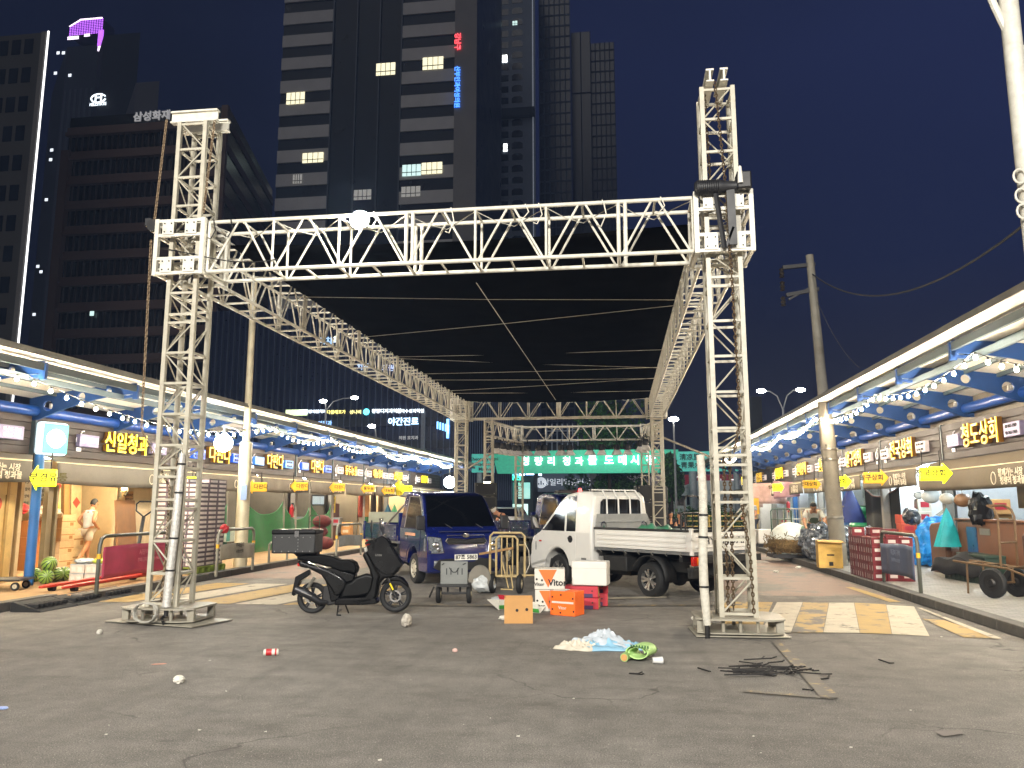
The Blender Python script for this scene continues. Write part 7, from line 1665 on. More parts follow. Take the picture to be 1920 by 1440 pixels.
    if vest: cl('vest', ['hem', 'spine', 'chest'], [('hem', 'spine'), ('spine', 'chest')], {'*': .032, 'hem': .036}, mat('cloth' + vest, vest, .8, bump=.2))
    for s_ in 'LR':
        V['le' + s_] = V['hip' + s_].lerp(V['kn' + s_], .75) if not long_leg else V['kn' + s_]; R_['le' + s_] = .08 * sc if not long_leg else .066 * sc
        V['cf' + s_] = V['an' + s_] + Vector((0, 0, .03)); R_['cf' + s_] = .05 * sc
    nm_ = ['pelvis', 'hipL', 'hipR', 'leL', 'leR'] + (['cfL', 'cfR'] if long_leg else []); ed = [('pelvis', 'hipL'), ('pelvis', 'hipR'), ('hipL', 'leL'), ('hipR', 'leR')] + ([('leL', 'cfL'), ('leR', 'cfR')] if long_leg else [])
    cl('trousers' if long_leg else 'shorts', nm_, ed, {'*': .014}, mat('cloth' + bottoms, bottoms, .8, bump=.2))
    q = MB(); q.T = HM; q.sphere((0, .022 * s, .028 * s), .108 * s, 18, 12, (.80, .92, 1.06)); q.v = [v for v in q.v]
    hv = [Vector(v) for v in q.v]; keep = []
    inv = HM.inverted()
    for f in q.f:
        c = sum((inv @ hv[i] for i in f), Vector()) / len(f)
        if c.y > (-.035 * s if c.z > .062 * s else .012 * s) and c.z > (-.12 if hairlong else -.045) * s or c.z > .085 * s: keep.append(f)
    q.f = keep; q.mi = [0] * len(keep); q.build('hair', m_hair, t, smooth=60)
    if cap:
        q = MB(); q.T = HM; q.sphere((0, .01 * s, .05 * s), .11 * s, 16, 8, (.85, 1, .75)); q.build('cap', mat('cap' + cap, cap, .7), t)
    q = MB()
    for s_ in 'LR':
        a, b = V['an' + s_], V['to' + s_]; d = (b - a); d.z = 0; d = d.normalized() if d.length > 0 else Vector((0, -1, 0))
        q.loft([[Vector((a.x, a.y, max(0, b.z - .04))) + d * f * sc + Vector((-d.y, d.x, 0)) * (w_ * math.cos(u) * sc) + Vector((0, 0, (h_ * (.5 + .5 * math.sin(u))) * sc)) for u in np.linspace(0, 2 * PI, 13)[:-1]] for f, w_, h_ in ((-.07, .025, .06), (-.04, .04, .085), (.05, .045, .08), (.13, .045, .055), (.175, .025, .035))])
    q.build('shoes', mat('shoe' + shoes, shoes, .6), t, smooth=60)
    return t
BASE = dict(pelvis=(0, 0, .93), spine=(0, .01, 1.10), chest=(0, 0, 1.30), neck=(0, .0, 1.47), head=(0, -.02, 1.60), shL=(.18, 0, 1.38), elL=(.24, .03, 1.10), wrL=(.25, -.05, .86), shR=(-.18, 0, 1.38), elR=(-.24, .03, 1.10), wrR=(-.25, -.05, .86),
            hipL=(.09, 0, .86), knL=(.10, -.02, .48), anL=(.10, .02, .09), toL=(.11, -.13, .04), hipR=(-.09, 0, .86), knR=(-.10, -.02, .48), anR=(-.10, .02, .09), toR=(-.11, -.13, .04))
def pose(**k): d = dict(BASE); d.update(k); return d
walk = pose(chest=(0, -.05, 1.29), neck=(0, -.09, 1.45), head=(0, -.15, 1.57), shL=(.18, -.05, 1.37), shR=(-.18, -.05, 1.37), elL=(.25, .08, 1.13), wrL=(.20, -.10, .97), elR=(-.24, .08, 1.12), wrR=(-.17, -.12, .98), knL=(.10, -.14, .50), anL=(.10, -.16, .09), toL=(.11, -.31, .04), knR=(-.10, .06, .50), anR=(-.10, .33, .16), toR=(-.10, .22, .05), spine=(0, -.04, 1.10))
p = AY(164, 1000, 17.9); person('man in a white sleeveless shirt and pale shorts walking inside the watermelon shop', (p.x, 17.9, .13), R(170), walk, '#d5d8de', '#c9bfb4', 0, '#6a5a4a', long_leg=False, sc=.93)
lean = pose(pelvis=(0, .12, .92), spine=(0, .02, 1.07), chest=(0, -.14, 1.20), neck=(0, -.27, 1.31), head=(0, -.36, 1.38), look=(0, -.7, -.7), shL=(.18, -.14, 1.27), shR=(-.18, -.14, 1.27), elL=(.27, -.22, 1.02), wrL=(.22, -.38, .84), elR=(-.27, -.22, 1.02), wrR=(-.22, -.38, .84), hipL=(.09, .1, .85), hipR=(-.09, .1, .85))
person('person with dark hair in an olive vest over pale sleeves bending over the wrapped sacks', (5.35, 23.3, .13), R(-12), lean, '#d0cbbd', '#2a2a2e', .85, vest='#4a5038', hairlong=True)
person('man in a grey shirt looking down at the far end of the right pavement', (4.75, 29.9, .13), R(-70), pose(head=(0, -.10, 1.58), look=(0, -.8, -.5), wrL=(.16, -.26, 1.0), wrR=(-.16, -.26, 1.0), elL=(.23, -.0, 1.08), elR=(-.23, 0, 1.08)), '#8f98a2', '#1e222c', .5)
sit = dict(pelvis=(0, .1, .50), spine=(0, .08, .68), chest=(0, .02, .88), neck=(0, -.02, 1.05), head=(0, -.05, 1.17), shL=(.18, .02, .96), elL=(.23, -.08, .72), wrL=(.1, -.28, .68), shR=(-.18, .02, .96), elR=(-.23, -.08, .72), wrR=(-.1, -.28, .68), hipL=(.09, .06, .46), knL=(.14, -.36, .48), anL=(.14, -.36, .09), toL=(.15, -.5, .04), hipR=(-.09, .06, .46), knR=(-.14, -.36, .48), anR=(-.14, -.36, .09), toR=(-.15, -.5, .04))
p = AY(1257, 970, 33); person('person in black sitting on a box beside the right loudspeakers, left of two', (p.x, 33, 0), R(20), sit, '#141416', '#15161a', .5)
q = MB(); q.box(-.3, .3, -.2, .25, 0, .36); o = q.build('wooden_box', m_dark, bev=.01); o.location = (p.x - .05, 33.15, 0); tag(o, 'dark box seat under the left sitting person', 'box')
sit2 = dict(sit); sit2['look'] = (-.9, -.4, 0)
p = AY(1275, 975, 33.6); person('person in black sitting turned to their companion, right of two', (p.x, 33.6, 0), R(-25), sit2, '#17171a', '#1a1b20', .5, sc=.98)
q = MB(); q.box(-.3, .3, -.2, .25, 0, .36); o = q.build('wooden_box', m_dark, bev=.01); o.location = (p.x + .05, 33.75, 0); tag(o, 'dark box seat under the right sitting person', 'box')
p = AY(948, 975, 25.5); person('person in a black shirt and pale cap bending forward beyond the truck beds', (p.x, 25.5, 0), R(-60), lean, '#141012', '#20242c', .5, cap='#b9b2a8', sc=1.0)

# ------------------------------------------------------------------ far side of the street
def emi(nm, c, e, s=False): return mat(nm, '#ffffff', .5, emit=e, ecol=c, sample=s)
def pxbox(x0, x1, ytop, ybot, D): a, b = AY(x0, ytop, D), AY(x1, ybot, D); return a.x, b.x, b.z, a.z
def board(name, label, cat, px0, px1, py0, py1, D, M, text=None, tsz=1., tm=None, depth=.3, tx=.5, group=None):
    x0, x1, z0, z1 = pxbox(px0, px1, py0, py1, D)
    t = thing(name, label, cat, ((x0 + x1) / 2, D, 0), 0, group); w = x1 - x0
    q = MB(); q.box(-w / 2, w / 2, 0, depth, z0, z1); q.build('board', M, t, bev=.01)
    if text:
        q = MB()
        for s_, fx, fz, sz in text: q.text(s_, sz, TM(-w / 2 + w * fx, -.08, z0 + (z1 - z0) * fz), .12, .01 * sz)
        q.build('lettering', tm, t, smooth=0)
    return t, w, z0, z1
# market arch banner
D = 62.0
x0, x1, z0, z1 = pxbox(884, 1420, 850, 884, D)
t = thing('market_arch', 'long green lit market gate sign spanning the far end of the street', 'gate sign', ((x0 + x1) / 2, D, 0)); W_ = x1 - x0; zt = AY(1150, 843, D).z
m_teal = mat('arch_green', '#1fae86', .45, emit=.19, ecol=(.04, .62, .42), sample=False); m_teal2 = mat('arch_teal', '#3fc0ae', .45, emit=.2, ecol=(.10, .66, .58), sample=False)
def zl(u): return z1 + (zt - z1) * (1 - (2 * u - 1) ** 2)
zs = z0 + .05; a = (935 - 884) / 536; b = (1268 - 884) / 536
q = MB(); q.add([(-W_ / 2 + W_ * u, y, z) for y in (0, .8) for u, z in [(a, zs - .1), (b, zs - .1)] + [(u, zl(u)) for u in np.linspace(b + .02, a - .02, 12)]], [tuple(range(14)), tuple(range(27, 13, -1))] + [(i, (i + 1) % 14, 14 + (i + 1) % 14, 14 + i) for i in range(14)]); q.build('sign_panel', m_teal, t, smooth=0)
q = MB(); q.box(-W_ / 2, -W_ / 2 + W_ * (a - .015), .1, .7, zs, z1 - .05); q.build('end_panel', m_teal2, t); q = MB(); q.box(-W_ / 2 + W_ * (b + .012), W_ / 2, .1, .7, zs, z1 - .0); q.build('end_panel', m_teal2, t)
m_archw = emi('arch_letters', (.95, 1, .98), 1.15); m_archb = emi('arch_letters_bright', (.80, .95, 1), 2.2)
q = MB()
for ch, px in zip('청량리청과', (986, 1010, 1034, 1063, 1086)): q.text(ch, .74, TM(AY(px, 865, D).x - (x0 + x1) / 2, -.15, AY(px, 866, D).z), .2, .010)
q.build('letters', m_archw, t, smooth=0)
q = MB()
for ch, px in zip('물도매시장', (1111, 1142, 1167, 1191, 1220)): q.text(ch, .80, TM(AY(px, 865, D).x - (x0 + x1) / 2, -.15, AY(px, 864, D).z), .2, .014)
q.build('lit_letters', m_archb, t, smooth=0)
q = MB(); q.text('Cheongnyangni', .38, TM(-W_ / 2 + 1.0, -.0, zs + 1.05), .1, .003); q.text('Traditional', .36, TM(-W_ / 2 + 1.1, -.0, zs + .65), .1, .003); q.text('Market', .36, TM(-W_ / 2 + 1.1, -.0, zs + .25), .1, .003)
for k, s_ in enumerate(('淸凉里', '靑果水果')): q.text(s_, .52, TM(AY(1293, 860, D).x - (x0 + x1) / 2 + .35 * k, .0, zs + 1.05 - .62 * k), .1, .006)
q.build('small_lettering', m_ink, t, smooth=0)
for x_, r_ in ((W_ / 2 - 1.5, .22), (-W_ / 2 + .6, .22), (AY(1300, 900, D).x - (x0 + x1) / 2, .3)): q = MB(); q.tube((x_, .4, 0), (x_, .4, zs + .03), r_, 12); q.build('post', mat('arch_post', '#8f979c', .5), t)
lamp('arch_wash', 'AREA', (0, -3.2, zs + 3.0), 70, (.45, 1, .85), t, 4.0, aim((0, -3.2, zs + 3.0), (0, 0, zs + .5)))
# shops behind the arch
def facade(label, px0, px1, py0, D, M, depth, feats, cat='building', name='market_building', ybot=None):
    x0, x1, _, z1 = pxbox(px0, px1, py0, 960, D); t = thing(name, label, cat, ((x0 + x1) / 2, D, 0)); w = x1 - x0; cx = (x0 + x1) / 2
    q = MB(); q.box(-w / 2, w / 2, 0, depth, 0, z1); q.build('wall', M, t, smooth=0)
    for nm, a, b, c, d, MM in feats:
        fx0, fx1, fz0, fz1 = pxbox(a, b, c, d, D); q = MB(); q.box(fx0 - cx, fx1 - cx, -.12, -.01, max(.05, fz0), fz1); q.build(nm, MM, t)
    return t, cx, w
m_tealw = emi('teal_window', (.25, .85, .72), .5); m_tealw2 = emi('teal_window_bright', (.55, .95, .85), .9); m_dkwall = mat('wall_night', '#2c3336', .8)
t, cx, w = facade('green lit shop building at the street end left of the dark signboard', 880, 1000, 885, 72, m_dkwall, 8, [('window', 890, 918, 912, 965, m_tealw), ('window', 925, 950, 905, 940, m_tealw), ('window', 952, 968, 905, 945, mat('teal_dim', '#2a6a62', .4, emit=.12, ecol=(.2, .8, .7), sample=False)), ('window', 972, 994, 905, 935, m_tealw), ('window', 940, 990, 945, 975, m_tealw2), ('door', 900, 922, 940, 985, m_tealw2)])
q = MB(); q.text('청과물수산시장도매', .80, TM(AY(950, 886, 72).x - cx, -.4, AY(950, 886, 72).z), .2, .02); q.build('sign_letters', emi('blue_white_letters', (.55, .82, 1), 4.5), t, smooth=0)
q = MB(); q.text('농수산', .55, TM(AY(963, 897, 72).x - cx, -.4, AY(963, 896, 72).z), .2, .02); q.build('green_letters', emi('green_letters', (.02, 1, .62), 2.2), t, smooth=0)
q = MB(); q.box(-w / 2, w / 2, -.3, -.14, AY(950, 892, 72).z, AY(950, 880, 72).z); q.build('sign_board', mat('board_blue', '#2a4a8a', .5, emit=.12), t)
t, w, z0, z1 = board('shop_signboard', 'dark grey signboard with white lettering 상일리베갤러리 and a round emblem', 'signboard', 1000, 1105, 888, 922, 76, mat('board_slate', '#343a44', .5, emit=.05, ecol=(.5, .6, .8)), [('상일리베갤러리', .60, .5, .72)], 1, emi('slate_letters', (.8, .86, .95), .38))
q = MB(); q.lathe([(0, -.02), (.52, -.02), (.52, .02)], 24, (-w / 2 + .75, -.05, (z0 + z1) / 2), axis='y'); q.build('emblem', emi('slate_emblem', (.8, .86, .95), .45), t); q = MB()
for s_ in (-.22, 0, .22): q.box(-w / 2 + .75 + s_ - .06, -w / 2 + .75 + s_ + .06, -.10, -.075, (z0 + z1) / 2 - .2, (z0 + z1) / 2 + .2 - abs(s_))
q.build('emblem_mark', mat('board_slate', '#343a44'), t)
q = MB(); q.box(-w / 2, w * .35, -.6, .0, z1 + .1, z1 + .75); q.build('awning', mat('awning_ochre', '#c09a30', .6), t)
facade('low dark building beneath the slate signboard', 1000, 1135, 925, 77, mat('wall_shade', '#4a5258', .8), 8, [('shutter', 1005, 1060, 935, 975, mat('shutter_grey', '#6d747a', .6)), ('shutter', 1065, 1130, 935, 975, mat('shutter_grey2', '#5a6066', .6))])
m_hoard = mat('hoarding_pink', '#cfc4c8', .7)
t, w, z0, z1 = board('site_hoarding', 'pale pinkish hoarding wall with faded grey lettering at the far right', 'hoarding', 1128, 1262, 892, 940, 84, m_hoard, [('한 시 장 도', .5, .45, 1.5)], 1, mat('faded_letters', '#8a8488', .7), .5)
t, w, z0, z1 = board('shop_signboard', 'dark red signboard with a white diamond at the far right', 'signboard', 1284, 1392, 890, 922, 80, mat('board_maroon', '#7a1826', .5, emit=.10, ecol=(.6, .05, .1)), [('십 - 공', .72, .5, .8)], 1, emi('maroon_letters', (.9, .85, .85), .5))
q = MB(); q.T = Matrix.Translation((-w / 2 + 1.2, -.1, (z0 + z1) / 2)) @ Matrix.Rotation(PI / 4, 4, 'Y'); [q.box(*v) for v in ((-.5, .5, -.02, .02, -.5, -.4), (-.5, .5, -.02, .02, .4, .5), (-.5, -.4, -.02, .02, -.4, .4), (.4, .5, -.02, .02, -.4, .4))]; q.build('diamond', emi('maroon_letters', (.9, .85, .85), .5), t)
t, w, z0, z1 = board('shop_signboard', 'cream poster board with dark figures left of the red signboard', 'signboard', 1265, 1283, 894, 918, 80, mat('board_cream', '#cfcbb0', .6), [('수박', .5, .7, .4), ('참외', .5, .35, .4)], 1, m_ink)
t, w, z0, z1 = board('shop_signboard', 'long grey signboard strip with small dark lettering under the red signboard', 'signboard', 1286, 1400, 923, 929, 80, mat('board_grey', '#a8adb0', .6), [('고추 마늘 양파 건어물', .5, .5, .36)], 1, m_ink)
facade('dim row of low shops behind the white lorry', 1258, 1420, 890, 82, mat('wall_grey_night', '#6d7074', .8), 8, [('shutter', 1290, 1400, 930, 975, mat('shutter_pale', '#8f9290', .6))])
# white lorry
p = AY(1262, 985, 66); t = thing('lorry', 'white box lorry parked beyond the hedge at the far right', 'lorry', (p.x, 66, 0), 0); m_lw = mat('lorry_white', '#c9ccce', .45, dirt=.15)
q = MB(); q.prism([(0, .5), (0, 1.6), (.25, 2.5), (.5, 2.9), (1.9, 3.0), (1.9, .5)], 0, 2.2, 'y'); q.build('cab', m_lw, t, bev=.06); q = MB(); q.prism([(.25, 1.55), (.42, 2.35), (1.0, 2.35), (1.0, 1.55)], -.012, 0, 'y'); q.prism([(1.15, 1.6), (1.15, 2.3), (1.5, 2.3), (1.5, 1.6)], -.012, 0, 'y'); q.build('side_window', m_glassd, t)
q = MB(); q.box(2.0, 7.5, -.05, 2.35, 1.0, 3.55); q.build('cargo_box', m_lw, t, bev=.03); q = MB(); q.box(0, 7.3, .2, 2.0, .45, 1.0); q.build('chassis', m_under, t)
q = MB(); q.prism([(.6, 3.0), (1.9, 3.5), (1.9, 3.0)], .2, 2.0, 'y'); q.build('wind_deflector', m_lw, t, bev=.03)
for x in (.9, 5.5, 6.4): tyre(t, x, .15, .45, .28, 'y')
# hedge, railing
def leafmass(name, M, par, c, r, n, seed, leaf=.12, kind=None):
    rr = random.Random(seed); q = MB(); lobes = [(Vector((rr.gauss(0, .45), rr.gauss(0, .45), rr.gauss(0, .45))), rr.uniform(.35, .6)) for _ in range(11)]
    for k in range(n):
        lc, lr = rr.choice(lobes); v = Vector((rr.gauss(0, 1), rr.gauss(0, 1), rr.gauss(0, 1))).normalized() * lr * rr.uniform(.7, 1.05) + lc
        p = Vector(c) + Vector((v.x * r[0], v.y * r[1], v.z * r[2])); a = Vector((rr.gauss(0, 1), rr.gauss(0, 1), rr.gauss(0, 1))).normalized(); b = a.cross(Vector((.3, .5, .8))).normalized(); s_ = leaf * rr.uniform(.6, 1.3); q.k = rr.choice((0, 0, 1))
        q.add([p - a * s_, p + b * s_ * .5, p + a * s_, p - b * s_ * .5], [(0, 1, 2, 3)])
    return q.build(name, M, par, smooth=0)
m_lf = [mat('leaf_dark', '#23401f', .6, var=.3), mat('leaf_mid', '#3f6a2c', .6, var=.3)]
for k, (px, D, w_, h_) in enumerate(((1302, 44, 1.0, .75), (1336, 44.5, 1.3, .8), (1374, 45, 1.1, .7))):
    p = AY(px, 980, D); t = thing('hedge_shrub', ('left dark shrub before the white lorry', 'middle dark shrub before the white lorry', 'right dark shrub before the white lorry, beside the tower')[k], 'shrub', (p.x, D, 0), 0, 'shrubs before the white lorry'); leafmass('foliage', m_lf, t, (0, 0, .95 * h_ / .75 * .8), (w_, .6, h_), 900, 90 + k, .1)
    q = MB(); q.tube((0, 0, 0), (0, 0, .7), .05, 6); q.build('stem', mat('bark', '#3a2e22', .9), t)
p = AY(1285, 985, 40); p2 = AY(1420, 985, 40); t = thing('road_railing', 'yellowish steel railing across the street before the shrubs', 'railing', (p.x, 40, 0)); q = MB()
for z in (.55, .8, 1.05): q.tube((0, 0, z), (p2.x - p.x, 0, z), .03, 6)
for k in range(4): q.tube(((p2.x - p.x) * k / 3, 0, 0), ((p2.x - p.x) * k / 3, 0, 1.1), .04, 6)
q.build('rails', mat('rail_ochre', '#a08a4a', .5), t)
# parked cars far behind
def car(label, px, D, c, rz, white=True):
    p = AY(px, 980, D); t = thing('parked_car', label, 'car', (p.x, D, 0), rz); M = mat('carpaint' + c, c, .3, coat=.6)
    sec = [(-2.2, .35), (-2.22, .7), (-2.1, .92), (-1.45, 1.0), (-.85, 1.42), (.55, 1.45), (1.25, 1.02), (2.05, .86), (2.2, .65), (2.2, .35)]
    q = MB(); rg = []
    for f, s_ in ((-1, .93), (-.93, .985), (-.6, 1), (.6, 1), (.93, .985), (1, .93)): rg.append([(x * (1 - (1 - s_) * .4), f * .86 * (1 - .16 * max(0, z - .9) / .5), .35 + (z - .35) * s_) for x, z in sec])
    q.loft(rg); q.build('body', M, t, smooth=45)
    q = MB()
    for f in (-1, 1): q.add([(-1.2, f * .86, 1.03), (-.78, f * .80, 1.36), (.48, f * .80, 1.38), (1.0, f * .86, 1.05)], [(0, 1, 2, 3)])
    q.add([(-1.42, -.7, 1.03), (-1.42, .7, 1.03), (-.9, .62, 1.41), (-.9, -.62, 1.41)], [(0, 1, 2, 3)]); q.add([(1.22, -.7, 1.06), (1.22, .7, 1.06), (.62, .62, 1.44), (.62, -.62, 1.44)], [(0, 1, 2, 3)]); q.build('window', m_glassd, t, smooth=0)
    for x in (-1.35, 1.35):
        for f in (-.75, .75): tyre(t, x, f, .32, .2, 'y')
    q = MB(); [q.box(-2.24, -2.18, f * .6 - .15, f * .6 + .15, .66, .8) for f in (-1, 1)]; q.build('headlight', m_lens, t); return t
car('pale car parked beyond the loudspeakers under the green lit building', 955, 50, '#c8ccd2', R(80)); car('blue white car farther left beyond the truck beds', 925, 56, '#7f9ab8', R(70)); car('white car seen low between the navy truck and the gantry post', 948, 40, '#d0d2d4', R(95))
# trees
def tree(label, px, D, ztop, r, seed):
    p = AY(px, 950, D); t = thing('street_tree', label, 'tree', (p.x, D, 0)); q = MB(); q.path([(0, 0, 0), (.05, 0, ztop * .3), (-.05, .1, ztop * .6), (.02, 0, ztop * .85)], [.18, .15, .10, .04], 8)
    for k in range(6):
        a = k * 1.1; q.path([(0, 0, ztop * (.4 + .05 * k)), (r * .4 * math.cos(a), r * .4 * math.sin(a), ztop * (.55 + .05 * k)), (r * .7 * math.cos(a), r * .7 * math.sin(a), ztop * (.62 + .05 * k))], [.07, .04, .015], 6)
    q.build('trunk', mat('bark', '#3a2e22', .9), t); leafmass('crown', m_lf, t, (0, 0, ztop * .66), (r, r * .9, ztop * .36), 3200, seed, .2)
tree('street tree with a dark crown rising behind the market gate sign', 1143, 66, 11.0, 3.0, 1); tree('tree below the gate sign to the right of the dark signboard', 1152, 68, 5.6, 1.9, 2); tree('slim tree beside the far stage tower on the right', 1258, 60, 5.2, 1.0, 3)
# street lamps
def slamp(label, heads, pole, D, kind):
    b = AY(pole[0], pole[1], D); t = thing('street_lamp', label, 'street lamp', (b.x, D, 0)); q = MB(); q.tube((0, 0, 0), (0, 0, b.z), .10, 10, .06); q.build('pole', mat('lamp_post', '#8a8d90', .5), t)
    for hx, hy in heads:
        h = AY(hx, hy, D); v = Vector((h.x - b.x, 0, h.z)); q = MB(); q.path([(0, 0, b.z - .1), (v.x * .25, 0, b.z + (v.z - b.z) * .7), (v.x * .6, 0, v.z - .02 + .0), (v.x, 0, v.z)], .04, 6); q.build('arm', mat('lamp_post', '#8a8d90'), t)
        q = MB(); q.sphere(v, .16 if kind else .22, 12, 8, (1.6, 1, .7)); q.build('lamp_head', m_lampw, t)
slamp('twin armed street lamp beyond the right canopy', [(1427, 733), (1501, 731)], (1468, 765), 46, 1)
slamp('tall street lamp with a round bright head right of the rear gantry', [(1263, 786)], (1263, 790), 56, 0)
slamp('street lamp with two arms beyond the left canopy roof', [(606, 752), (665, 746)], (611, 768), 52, 1)
slamp('lower street lamp with a single arm over the left canopy roof', [(697, 799)], (706, 822), 50, 1)
# dark post behind the right canopy
q = MB(); q.box(-.4, .4, -.4, .4, 0, AY(1418, 745, 60).z); o = q.build('chimney_post', mat('post_dark', '#1a1a20', .8)); o.location = (AY(1418, 800, 60).x, 60, 0); tag(o, 'dark square post standing behind the twin armed street lamp', 'post')
# rooftop frame beyond the arch
x0, x1, z0, z1 = pxbox(1025, 1084, 795, 848, 88); t = thing('scaffold_building', 'dark scaffolded building frame behind the gate sign', 'building', (x0, 88, 0)); q = MB(); q.box(0, x1 - x0, .3, 5, 0, z0 + 1); q.build('wall', m_dkwall, t); q = MB()
for k in range(7): q.bar(((x1 - x0) * k / 6, 0, z0 - 4), ((x1 - x0) * k / 6, 0, z1), .14)
for k in range(3): q.bar((0, 0, z0 + 1.2 * k), (x1 - x0, 0, z0 + 1.2 * k), .12)
q.build('frame', mat('scaffold_grey', '#8d9aaa', .5), t)

# ------------------------------------------------------------------ towers behind
m_bglass = mat('tower_glass', '#080e1c', .3, var=.4, scale=.3, spec=.15); m_span = mat('tower_spandrel', '#bcb9b4', .75, var=.1, scale=.4); m_conct = mat('tower_concrete', '#85817c', .75, var=.12, scale=.3)
m_win = emi('window_lit', (1, .92, .58), .95); m_winc = emi('window_lit_cool', (.66, .95, .90), .8); m_wind = emi('window_dim', (1, .95, .8), .14); m_mull = mat('mullion', '#1a1c20', .6)
def wins(t, name, M, L_, w_, h_):
    q = MB(); q.box(-w_ / 2, w_ / 2, -.06, .0, 0, h_); o = q.build(name, M, t, smooth=0); o.location = (L_[0][0], 0, L_[0][1])
    for x, z in L_[1:100]: c = o.copy(); COL.objects.link(c); c.location = (x, 0, z)
def lit(t, x0, x1, z0, z1, M, y=-.12, nm=4):
    q = MB(); q.box(x0, x1, y, y + .06, z0, z1); o = q.build('lit_window', M, t)
    q = MB()
    for k in range(1, nm): x = x0 + (x1 - x0) * k / nm; q.box(x - .05, x + .05, y - .05, y - .005, z0, z1)
    q.box(x0, x1, y - .052, y - .006, z0 + (z1 - z0) * .28, z0 + (z1 - z0) * .34); q.build('mullion', m_mull, o)
D = 130.0; H = 115
xa, xb, xc, xd, xe = [AY(p_, 300, D).x for p_ in (519, 616, 748, 851, 893)]
t = thing('office_tower', 'tall pale banded office tower with dark glass middle and a red blue neon strip', 'tower', (xa, D, 0)); L = lambda x: x - xa
q = MB(); q.box(0, L(xe), .3, 30, 0, H); q.build('wall', m_bglass, t, smooth=0)
ST = 4.6; ZS = (AY(812, 131, D).z - 2.35) % ST
for a_, b_ in ((0, L(xb)), (L(xc), L(xd))):
    q = MB(); z = ZS
    while z < H: q.box(a_, b_, 0, .29, z, z + 2.35); z += ST
    q.build('spandrel_bands', m_span, t, smooth=0)
q = MB(); q.box(L(xd), L(xe), -.4, .29, 0, H); q.build('pier', m_conct, t, smooth=0)
q = MB()
for p_ in (616, 662, 706, 748): x = L(AY(p_, 300, D).x); q.box(x - .12, x + .12, -.1, .28, 0, H)
q.build('glass_mullion', mat('mullion_blue', '#39424e', .5), t)
# receding side wall with bands
xs = L(xe); SD = AY(927, 300, D + 34).x - xe; q = MB(); q.add([(xs, -.4, 0), (xs + SD, 34, 0), (xs + SD, 34, H), (xs, -.4, H)], [(0, 1, 2, 3)]); q.build('side_wall', m_conct, t, smooth=0); q = MB(); z = ZS
n_ = Vector((34.4, -SD, 0)).normalized() * .06
while z < H:
    a_, b_ = Vector((xs, -.4, 0)).lerp(Vector((xs + SD, 34, 0)), .12) + n_, Vector((xs, -.4, 0)).lerp(Vector((xs + SD, 34, 0)), .98) + n_; q.add([a_ + Vector((0, 0, z + 2.35)), b_ + Vector((0, 0, z + 2.35)), b_ + Vector((0, 0, z + ST)), a_ + Vector((0, 0, z + ST))], [(0, 1, 2, 3)]); z += ST
q.build('side_glazing', m_bglass, t, smooth=0)
for px0, px1, py0, py1, M in ((538, 571, 175, 194, m_win), (568, 606, 288, 304, m_win), (706, 741, 120, 140, m_win), (793, 831, 109, 129, m_win), (755, 789, 310, 329, m_winc), (791, 829, 306, 325, m_win), (550, 566, 328, 344, m_wind), (664, 696, 357, 374, m_wind), (753, 788, 351, 368, m_wind)):
    x0, x1, z0, z1 = pxbox(px0, px1, py0, py1, D); lit(t, L(x0), L(x1), z0, z1, M)
vx = L(AY(858, 140, D).x); zt_, zm, zb_ = AY(858, 58, D).z, AY(858, 105, D).z, AY(857, 228, D).z
q = MB(); q.text('강남구', 1.3, TM(vx, -.6, (zt_ + zm) / 2, 0, 90, -PI / 2), .1, .03, sx=.95); q.build('neon_red', emi('neon_red', (1, .04, .06), 1.4), t, smooth=0)
q = MB(); q.text('산부인과여성의원', 1.15, TM(vx, -.6, (zb_ + zm) / 2, 0, 90, -PI / 2), .1, .02, sx=.95); q.build('neon_blue', emi('neon_blue', (.03, .22, 1), 1.9), t, smooth=0)
def block(name, label, px0, px1, D, pytop, M, depth=25, H=None):
    x0, x1 = AY(px0, 400, D).x, AY(px1, 400, D).x; H = H or AY((px0 + px1) / 2, pytop, D).z
    t = thing(name, label, 'tower', (x0, D, 0)); sl_ = depth * x1 / D if x1 < 0 else 0; q = MB(); q.prism([(0, 0), (x1 - x0, 0), (x1 - x0 + sl_, depth), (min(sl_, 0) * 1.3, depth)], 0, H, 'z'); q.build('wall', M, t, smooth=0); return t, x1 - x0, H, x0
# apartment tower
m_apt = mat('apartment_wall', '#7a828c', .8, var=.1, scale=.3); m_slot = mat('window_dark', '#0a0e16', .2)
D = 175; t, w, H2, x0 = block('apartment_tower', 'slim grey apartment tower with arched balconies and a few lit windows', 905, 1005, D, -80, m_apt, H=150); q2 = MB(); wl = []; bl = []; z = 35.8
sx_ = lambda px: AY(px, 300, D).x - x0
while z < 148: wl += [(sx_(933), z), (sx_(946), z)]; bl.append((sx_(970), z)); z += 2.9
wins(t, 'window', m_slot, wl, 1.9, 1.6); q2.prism([(-1.3, .1), (1.3, .1), (1.3, 1.3), (.7, 1.75), (-.7, 1.75), (-1.3, 1.3)], -.08, -.01, 'y'); o = q2.build('balcony', m_slot, t, smooth=0); o.location = (bl[0][0], 0, bl[0][1])
for x, z in bl[1:]: c = o.copy(); COL.objects.link(c); c.location = (x, 0, z)
q = MB(); q.box(sx_(930), sx_(1003), -1.2, 0, AY(970, 222, D).z, AY(970, 206, D).z); q.build('ledge', m_dkwall, t)
q = MB(); x = sx_(1000); q.box(x - .1, x + .1, -.3, -.2, AY(1000, 600, D).z, 150); q.build('corner_strip', emi('strip_faint', (.75, .85, 1), .12), t)
